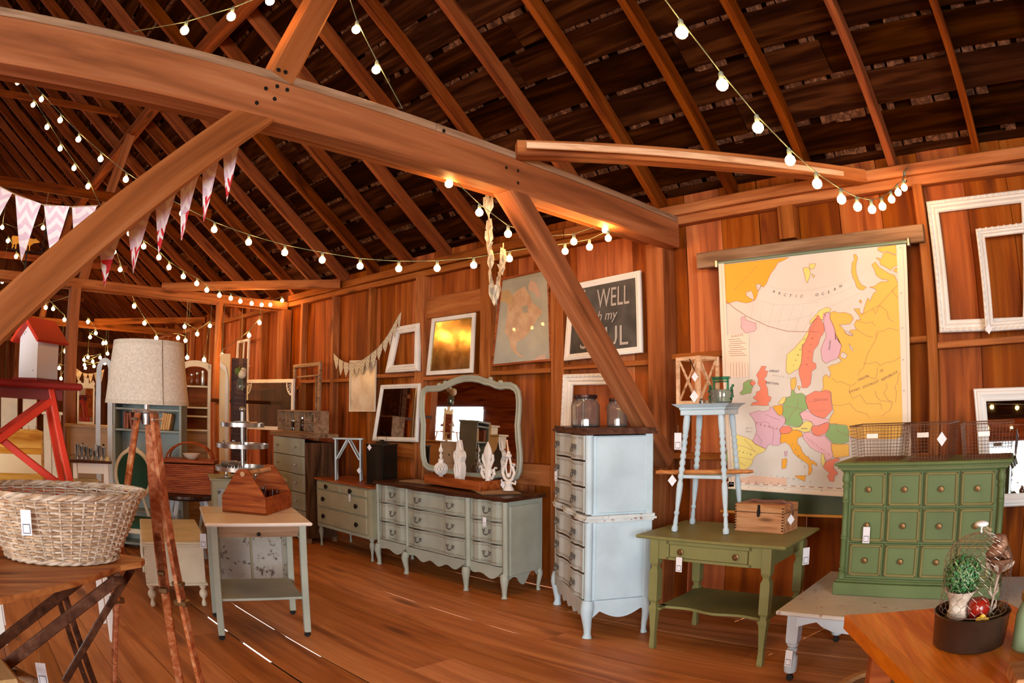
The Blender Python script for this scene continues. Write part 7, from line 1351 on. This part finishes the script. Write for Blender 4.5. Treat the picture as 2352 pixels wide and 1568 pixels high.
# ---- ribbed glass jars on the tall chest
T = lambda px_, py_: onZ(px_, py_, 1.4755)
for nm, c, r_, h_, lab in (('biscuit_jar', T(1347, 976), .105, .225, 'large ribbed glass jar with a dark lid on the tall chest'), ('biscuit_jar', (-2.93, 4.17, 1.4755), .075, .20, 'smaller glass jar behind the large ribbed jar on the tall chest')):
    if nm == 'biscuit_jar' and r_ > .1: c = Vector((-3.13, 4.05, 1.4755))
    r = empty(nm, c, 0, lab, 'jar'); n = 40; mb = MB().lathe([(r_ * .88, 0), (r_, .01), (r_ * 1.0, h_ * .7), (r_ * .8, h_ * .86), (r_ * .72, h_ * .9), (r_ * .72, h_ * .96), (r_ * .66, h_ * .96), (r_ * .66, h_ * .88), (r_ * .92, h_ * .66), (r_ * .92, .02), (r_ * .5, .012), (.001, .012)], n, caps=False)
    mb.v = [(x * (1 + (.022 if (i % n) % 4 < 2 else -.012) * (i < n * 4)), y * (1 + (.022 if (i % n) % 4 < 2 else -.012) * (i < n * 4)), z) for i, (x, y, z) in enumerate(mb.v)]; mb.build('ribbed_glass', mat('smoky_glass', (.78, .74, .70), .06, trans=.9, ior=1.45), r, smooth=True)
    MB().lathe([(r_ * .82, h_ * .92), (r_ * .84, h_ * .94), (r_ * .84, h_ * 1.03), (r_ * .8, h_ * 1.05), (.001, h_ * 1.05)], 24).build('lid', mat('dark_brown_lid', (.06, .025, .02), .35, .6), r, smooth=True)
    MB().tube([(-r_ * .8, 0, h_ * .93), (-r_ * 1.0, -.03, h_ * .8), (-r_ * .9, -.05, h_ * .6)], .002, 5).build('wire_bail', M_IRON, r)
# ---- white arched cupboard, cream door and dark cabinet against the far part of the wall
def face(px0, px1, pyb, r0, z1=None): 
    a = rng(px0, pyb, r0); b = rng(px1, pyb, r0); return (a + b) / 2, (b - a).xy.length, atan2(b.y - a.y, b.x - a.x)
c, w, an = face(416, 480, 1000, 8.4); zt_ = rng(448, 835, 8.4).z
hu = empty('arched_cupboard', (c.x, c.y, 0), an, 'white arch-topped open cupboard with glassware beyond the lamp shade', 'cupboard'); d_ = .3
for s in (-1, 1): B((s * w / 2, d_ / 2, zt_ / 2), (.04, d_, zt_), bev=.003).build('side', M_CREAM, hu)
N_ = 14; mb = MB(); arc = [(-w / 2 - .02, zt_ - .04)] + [(w / 2 * -cos(pi * i / N_) * 1.02, zt_ - .02 + .06 * sin(pi * i / N_)) for i in range(N_ + 1)] + [(w / 2 + .02, zt_ - .04)] + [(w / 2 * cos(pi * i / N_) * .86, zt_ - .09 + .06 * sin(pi * i / N_)) for i in range(N_ + 1)]; mb.prism(arc, .03).build('arched_top', M_CREAM, hu)
B((0, d_, zt_ / 2), (w, .015, zt_ - .05)).build('back', M_PLANKW, hu)
zz = [rng(448, y, 8.4).z for y in (887, 936, 956, 988)]
for z in zz: B((0, d_ / 2, z), (w - .04, d_ - .02, .02), bev=.003).build('shelf', M_CREAM, hu)
B((0, d_ / 2 + .01, zz[3] / 2), (w - .04, d_ - .04, zz[3] - .02)).build('lower_case', M_GREYW, hu)
for i in range(3): jar('storage_jar', hu.matrix_basis @ Vector((-.05 + .07 * i, .1, zz[0] + .0105)), .028, .13 + .02 * i, M_ZINC, ('small jar', 'middle jar', 'tall ringed canister')[i] + ' on the upper shelf of the arched cupboard', 'jars in the arched cupboard', gm=M_ZINC if i == 2 else None)
for i in range(6): bowl('small_tumbler', hu.matrix_basis @ Vector((-.14 + .05 * i, .08, zz[1] + .0105)), .018, .06, M_GLASS, 'small tumbler in the row on the second shelf of the arched cupboard', 'tumbler', 'tumblers in the arched cupboard', 10)
c, w, an = face(503, 527, 1000, 8.6); zt_ = rng(515, 812, 8.6).z; cdn = empty('cream_panel_door', (c.x, c.y, 0), an, 'cream door panel lit by a bulb, standing beside the slim inner post', 'door')
B((0, 0, zt_ / 2), (w, .04, zt_), bev=.003).build('door_slab', mat('warm_cream', (.75, .58, .33), .5), cdn); MB().prism([(-w / 2, zt_ * .3), (w / 2 - .02, zt_ * .3), (w / 2 - .02, zt_ * .86), (w * .1, zt_ * .93), (-w / 2, zt_ * .955), (-w / 2, zt_ * .93), (w * .05, zt_ * .9), (w / 2 - .06, zt_ * .84), (w / 2 - .06, zt_ * .34), (-w / 2, zt_ * .34)], .02, Matrix.Translation((0, -.045, 0))).build('arched_frame', M_WHITE, cdn)
c, w, an = face(530, 566, 1000, 8.7); zt_ = rng(548, 822, 8.7).z; dk = empty('dark_cabinet', (c.x, c.y, 0), an, 'tall almost black cabinet beside the cream door panel', 'cabinet')
B((0, .15, zt_ / 2), (w, .3, zt_), bev=.004).build('case', M_DARKW, dk); B((0, -.005, zt_ * .55), (w - .06, .02, zt_ * .8), bev=.004).build('door', M_DARKW, dk); MB().ball((w * .3, -.02, zt_ * .5), .012, 6, 5).build('knob', M_IRON, dk)
# hanging flower jar
p = rng(553, 870, 7.6); hj = empty('hanging_flower_jar', p, 0, 'glass jar of white and green flowers hanging on cords from the second tie beam', 'hanging vase'); MB().lathe([(.04, -.12), (.045, -.1), (.045, -.02), (.03, 0), (.03, .02)], 14, caps=False).build('jar', mat('dim_jar', (.25, .3, .25), .1, trans=.7), hj, smooth=True)
for a, cname, rr__ in ((0, 'white', .05), (1.8, 'white', .04), (3.6, 'green', .045), (5.1, 'green', .04)): MB().ball((.035 * cos(a), .035 * sin(a), .05 + .02 * (a % 2)), rr__, 9, 7).build('flower_head', mat('flower_' + cname, (.72, .62, .48) if cname == 'white' else (.10, .16, .03), .9), hj, smooth=True)
tpt = Vector((-9.19, onX(557, 700, -9.2).y, 3.05)); mb = MB(); [mb.tube([Vector((s * .035, 0, .01)), tpt - p], .003, 4) for s in (-1, 1)]; mb.build('hanging_cord', M_STRING, hj)
# ---- shelf rail between the inner posts
rl = timber('shelf_rail', (-9.14, 1.58, rng(200, 903, 9.2).z), (-9.14, 4.7, onX(540, 922, -9.14).z), .05, .05, M_DARKW); tag(rl, 'thin dark rail crossing between the inner posts of the second bent', kind=ST)
# ---- tall crested mirror on a tan dresser, white frame uprights, glass table
c, w, an = face(182, 250, 1110, 8.6); zt_ = rng(215, 978, 8.6).z; td = empty('tan_dresser', (c.x, c.y, 0), an, 'tan painted dresser far behind the red stand with a crested mirror', 'dresser'); M_TAN = paint('tan_paint', (.45, .27, .14), (.25, .13, .06), .7)
B((0, .2, zt_ / 2), (w + .3, .42, zt_ - .04), bev=.004).build('case', M_TAN, td); B((0, .2, zt_ - .01), (w + .36, .46, .03), bev=.005).build('top', M_TAN, td)
for i in range(4):
    zq = .12 + (zt_ - .2) * (i + .5) / 4; dd_ = B((0, -.015, zq), (w + .22, .02, (zt_ - .2) / 4 - .012), bev=.004).build('drawer', M_TAN, td)
    for s in (-1, 1): MB().ball((s * w * .35, -.03, zq), .014, 6, 5).build('knob', M_IRON, dd_)
c = rng(197, 975, 8.8); nrm = ((-c).xy.normalized() + (Vector((4.4, -1.2)) - c.xy).normalized()); am = atan2(nrm.y, nrm.x) + pi / 2; zm0, zm1 = zt_ + .0105, rng(197, 868, 8.8).z; hm = zm1 - zm0
mm_ = empty('crested_mirror', (c.x, c.y, zm0), am, 'tall cream mirror with a carved crest catching bright daylight, far left', 'mirror'); W_ = .105
M_CRE = mat('warm_cream'); hq = hm * .80
mb = MB(); [mb.box((s * W_, 0, hq / 2), (.025, .03, hq), bev=.004) for s in (-1, 1)]; mb.box((0, 0, .015), (2 * W_ + .02, .04, .03), bev=.004).box((0, 0, hq), (2 * W_ + .02, .03, .025), bev=.004); mb.build('frame', M_CRE, mm_)
MB().prism([(-.10, hq), (.10, hq), (.12, hq + .05), (.09, hq + .09), (.06, hq + .05), (.035, hq + .05), (.03, hq + .10), (.045, hm), (-.045, hm), (-.03, hq + .10), (-.035, hq + .05), (-.06, hq + .05), (-.09, hq + .09), (-.12, hq + .05)], .02, Matrix.Translation((0, -.01, 0))).build('carved_crest', M_CRE, mm_)
B((0, -.004, hq / 2 + .01), (2 * W_ - .02, .004, hq - .03)).build('mirror_glass', M_MIRROR, mm_)
c, w, an = face(228, 255, 1110, 7.2); zt_ = rng(240, 826, 7.2).z; af = empty('arched_white_frame', (c.x, c.y, 0), an, 'tall white arched frame of two uprights left of the bookcase', 'frame')
for s in (-1, 1): B((s * w / 2, 0, zt_ / 2 - .05), (.055, .03, zt_ - .1), bev=.004).build('upright', M_GREYP, af)
mb = MB(); N_ = 12; mb.prism([((w / 2 + .027) * -cos(pi * i / N_), zt_ - .11 + .13 * sin(pi * i / N_)) for i in range(N_ + 1)] + [((w / 2 - .027) * cos(pi * i / N_), zt_ - .11 + .08 * sin(pi * i / N_)) for i in range(N_ + 1)], .03, Matrix.Translation((0, -.015, 0))).build('arch', M_GREYP, af); B((0, 0, 1.0), (w, .02, .04)).build('cross_bar', M_GREYP, af)
c, w, an = face(172, 244, 1056, 6.2); zt_ = rng(205, 1056, 6.2).z; gt = empty('glassware_table', (c.x, c.y, 0), an, 'white-legged table with a black top and crowded glassware left of the bookcase', 'table')
B((0, .2, zt_ - .012), (w + .1, .5, .024), bev=.004).build('tabletop', M_DARKW, gt); B((0, 0, zt_ - .07), (w, .02, .09)).build('apron', M_CLEANW, gt)
for sx in (-1, 1):
    for y in (.0, .4): B((sx * w / 2, y, zt_ / 2 - .012), (.04, .04, zt_ - .024), bev=.004).build('leg', M_CLEANW, gt)
rg = random.Random(6)
for i in range(14):
    q = gt.matrix_basis @ Vector((-w / 2 + .02 + (i % 7) * (w / 7), .05 + .10 * (i // 7), zt_ + .0005)); bowl('wine_glass', q, .020, rg.uniform(.08, .14), M_GLASS, 'clear glass in the crowd of glassware on the black-topped table', 'glass', 'glassware on the black-topped table', 10)
# white cupboards at the far left edge
for px0, px1, yb, yt, r_, nm, lab, m in ((2, 40, 965, 905, 8.8, 'cream_cupboard', 'cream cupboard at the far left behind the red stand', M_CREAM), (52, 84, 975, 912, 8.4, 'white_dresser', 'pale dresser between the red stand legs in the distance', M_CREAM), (100, 140, 1000, 948, 8.0, 'pale_washstand', 'pale washstand far behind the red stand', M_CREAM)):
    c, w, an = face(px0, px1, yb, r_); zt_ = rng(px0, yt, r_).z; r = empty(nm, (c.x, c.y, 0), an, lab, 'cupboard')
    B((0, .2, zt_ / 2), (w, .4, zt_ - .03), bev=.005).build('case', m, r); B((0, .2, zt_), (w + .05, .45, .03), bev=.006).build('top', m, r)
    for s in (-1, 1): dd_ = B((s * w / 4, -.01, zt_ * .45), (w / 2 - .03, .02, zt_ * .7), bev=.004).build('door', m, r); MB().ball((s * .03, -.025, zt_ * .5), .012, 6, 5).build('knob', M_IRON, dd_)
# ---- cow weather vane on the second tie beam
a, b = onX(25, 556, -9.25), onX(88, 578, -9.25); cw = empty('cow_weathervane', (-9.25, (a.y + b.y) / 2, 3.155), pi / 2, 'golden cow weather vane standing on the second tie beam', 'weather vane'); s_ = (b.y - a.y); z0 = b.z - 3.155
M_GV = mat('gilded_copper', (.62, .36, .08), .35, .7)
cow = [(-.5, .33), (-.47, .42), (-.3, .42), (-.1, .40), (.15, .40), (.30, .39), (.36, .42), (.40, .385), (.5, .33), (.5, .29), (.40, .29), (.33, .27), (.25, .22), (.2, .17), (.19, .05), (.21, 0), (.17, 0), (.15, .15), (.10, .17), (.09, 0), (.05, 0), (.04, .17), (-.2, .19), (-.28, .18), (-.29, 0), (-.33, 0), (-.34, .16), (-.38, .15), (-.41, 0), (-.45, 0), (-.44, .2), (-.48, .28)]
MB().prism([(x * s_, z0 + z * s_ * .95) for x, z in cow], .02, Matrix.Translation((0, -.01, 0))).build('cow', M_GV, cw)
MB().tube([(-.55 * s_, 0, z0 - .008), (.7 * s_, 0, z0 - .008)], .008, 6).tube([(.1 * s_, 0, 0), (.1 * s_, 0, z0)], .012, 6).build('rod', M_IRON, cw)
MB().tube([(.62 * s_, 0, z0 - .008), (.66 * s_, 0, z0 + .28)], .006, 6).prism([(.62 * s_, z0 + .24), (.67 * s_, z0 + .42), (.72 * s_, z0 + .24)], .01).build('pointer', M_IRON, cw)
# distant grey-sage bunting on the far tie beam
L5 = [onX(px_, py_, -14.05) for px_, py_ in ((170, 842), (190, 856), (202, 858), (215, 857), (228, 853), (240, 848))]; pennants('bunting', 'distant little bunting above the crested mirror', L5, .1, .22, [CHG])
# ---- things the mirrors see behind the camera: bottle stand, trestle, more light strings
bt = empty('bottle_stand', (-11.4, -.75, 0), .3, 'tiered trestle stand of glass bottles by the back windows, seen in the standing mirror', 'stand')
for z in (.55, 1.0, 1.5): B((0, 0, z), (.9 - z * .15, .32, .025), bev=.003).build('shelf', M_PINE, bt)
for sx in (-1, 1):
    for sy in (-1, 1): MB().bar((sx * .30, sy * .10, 1.5), (sx * .46, sy * .28, 0), .04, .025, (0, 1, 0)).build('leg', M_PINE, bt)
for k_, z in enumerate((1.0, 1.5)):
    for i in range(9): q = bt.matrix_basis @ Vector((-.32 + .08 * i, 0, z + .0127)); MB().lathe([(.024, 0), (.026, .01), (.026, .13), (.011, .17), (.011, .22)], 10).build('glass_bottle', M_GLASS, None, smooth=True, loc=q, label='clear glass bottle in the row on the ' + ('lower', 'upper')[k_] + ' shelf of the trestle stand', cat='bottle', group='bottles on the trestle stand')

bx = empty('back_sideboard', (-11.6, -3.6, 0), pi, 'brown sideboard against the back of the barn, seen in the standing mirror', 'sideboard')
B((0, 0, .5), (1.5, .45, .82), bev=.006).build('case', M_REDWOOD, bx); B((0, 0, .925), (1.6, .5, .03), bev=.006).build('top', M_BOXWOOD, bx)
for i in range(3): dd_ = B((-.48 + .48 * i, -.23, .5), (.44, .02, .72), bev=.005).build('door', M_BOXWOOD, bx); MB().ball((-.3 + .48 * i, -.25, .55), .014, 6, 5).build('knob', M_BRASS, dd_)
for sx in (-1, 1):
    for sy in (-1, 1): B((sx * .68, sy * .18, .045), (.06, .06, .09)).build('foot', M_REDWOOD, bx)
bt2 = empty('pine_trestle_table', (-10.2, -2.3, 0), .2, 'light pine table standing in the open floor behind the camera', 'table'); B((0, 0, .76), (1.3, .7, .03), bev=.005).build('tabletop', M_PINE, bt2)
for sx in (-1, 1):
    for sy in (-1, 1): MB().bar((sx * .52, sy * .26, .745), (sx * .58, sy * .3, 0), .05, .04, (0, 1, 0), .004).build('leg', M_PINE, bt2)
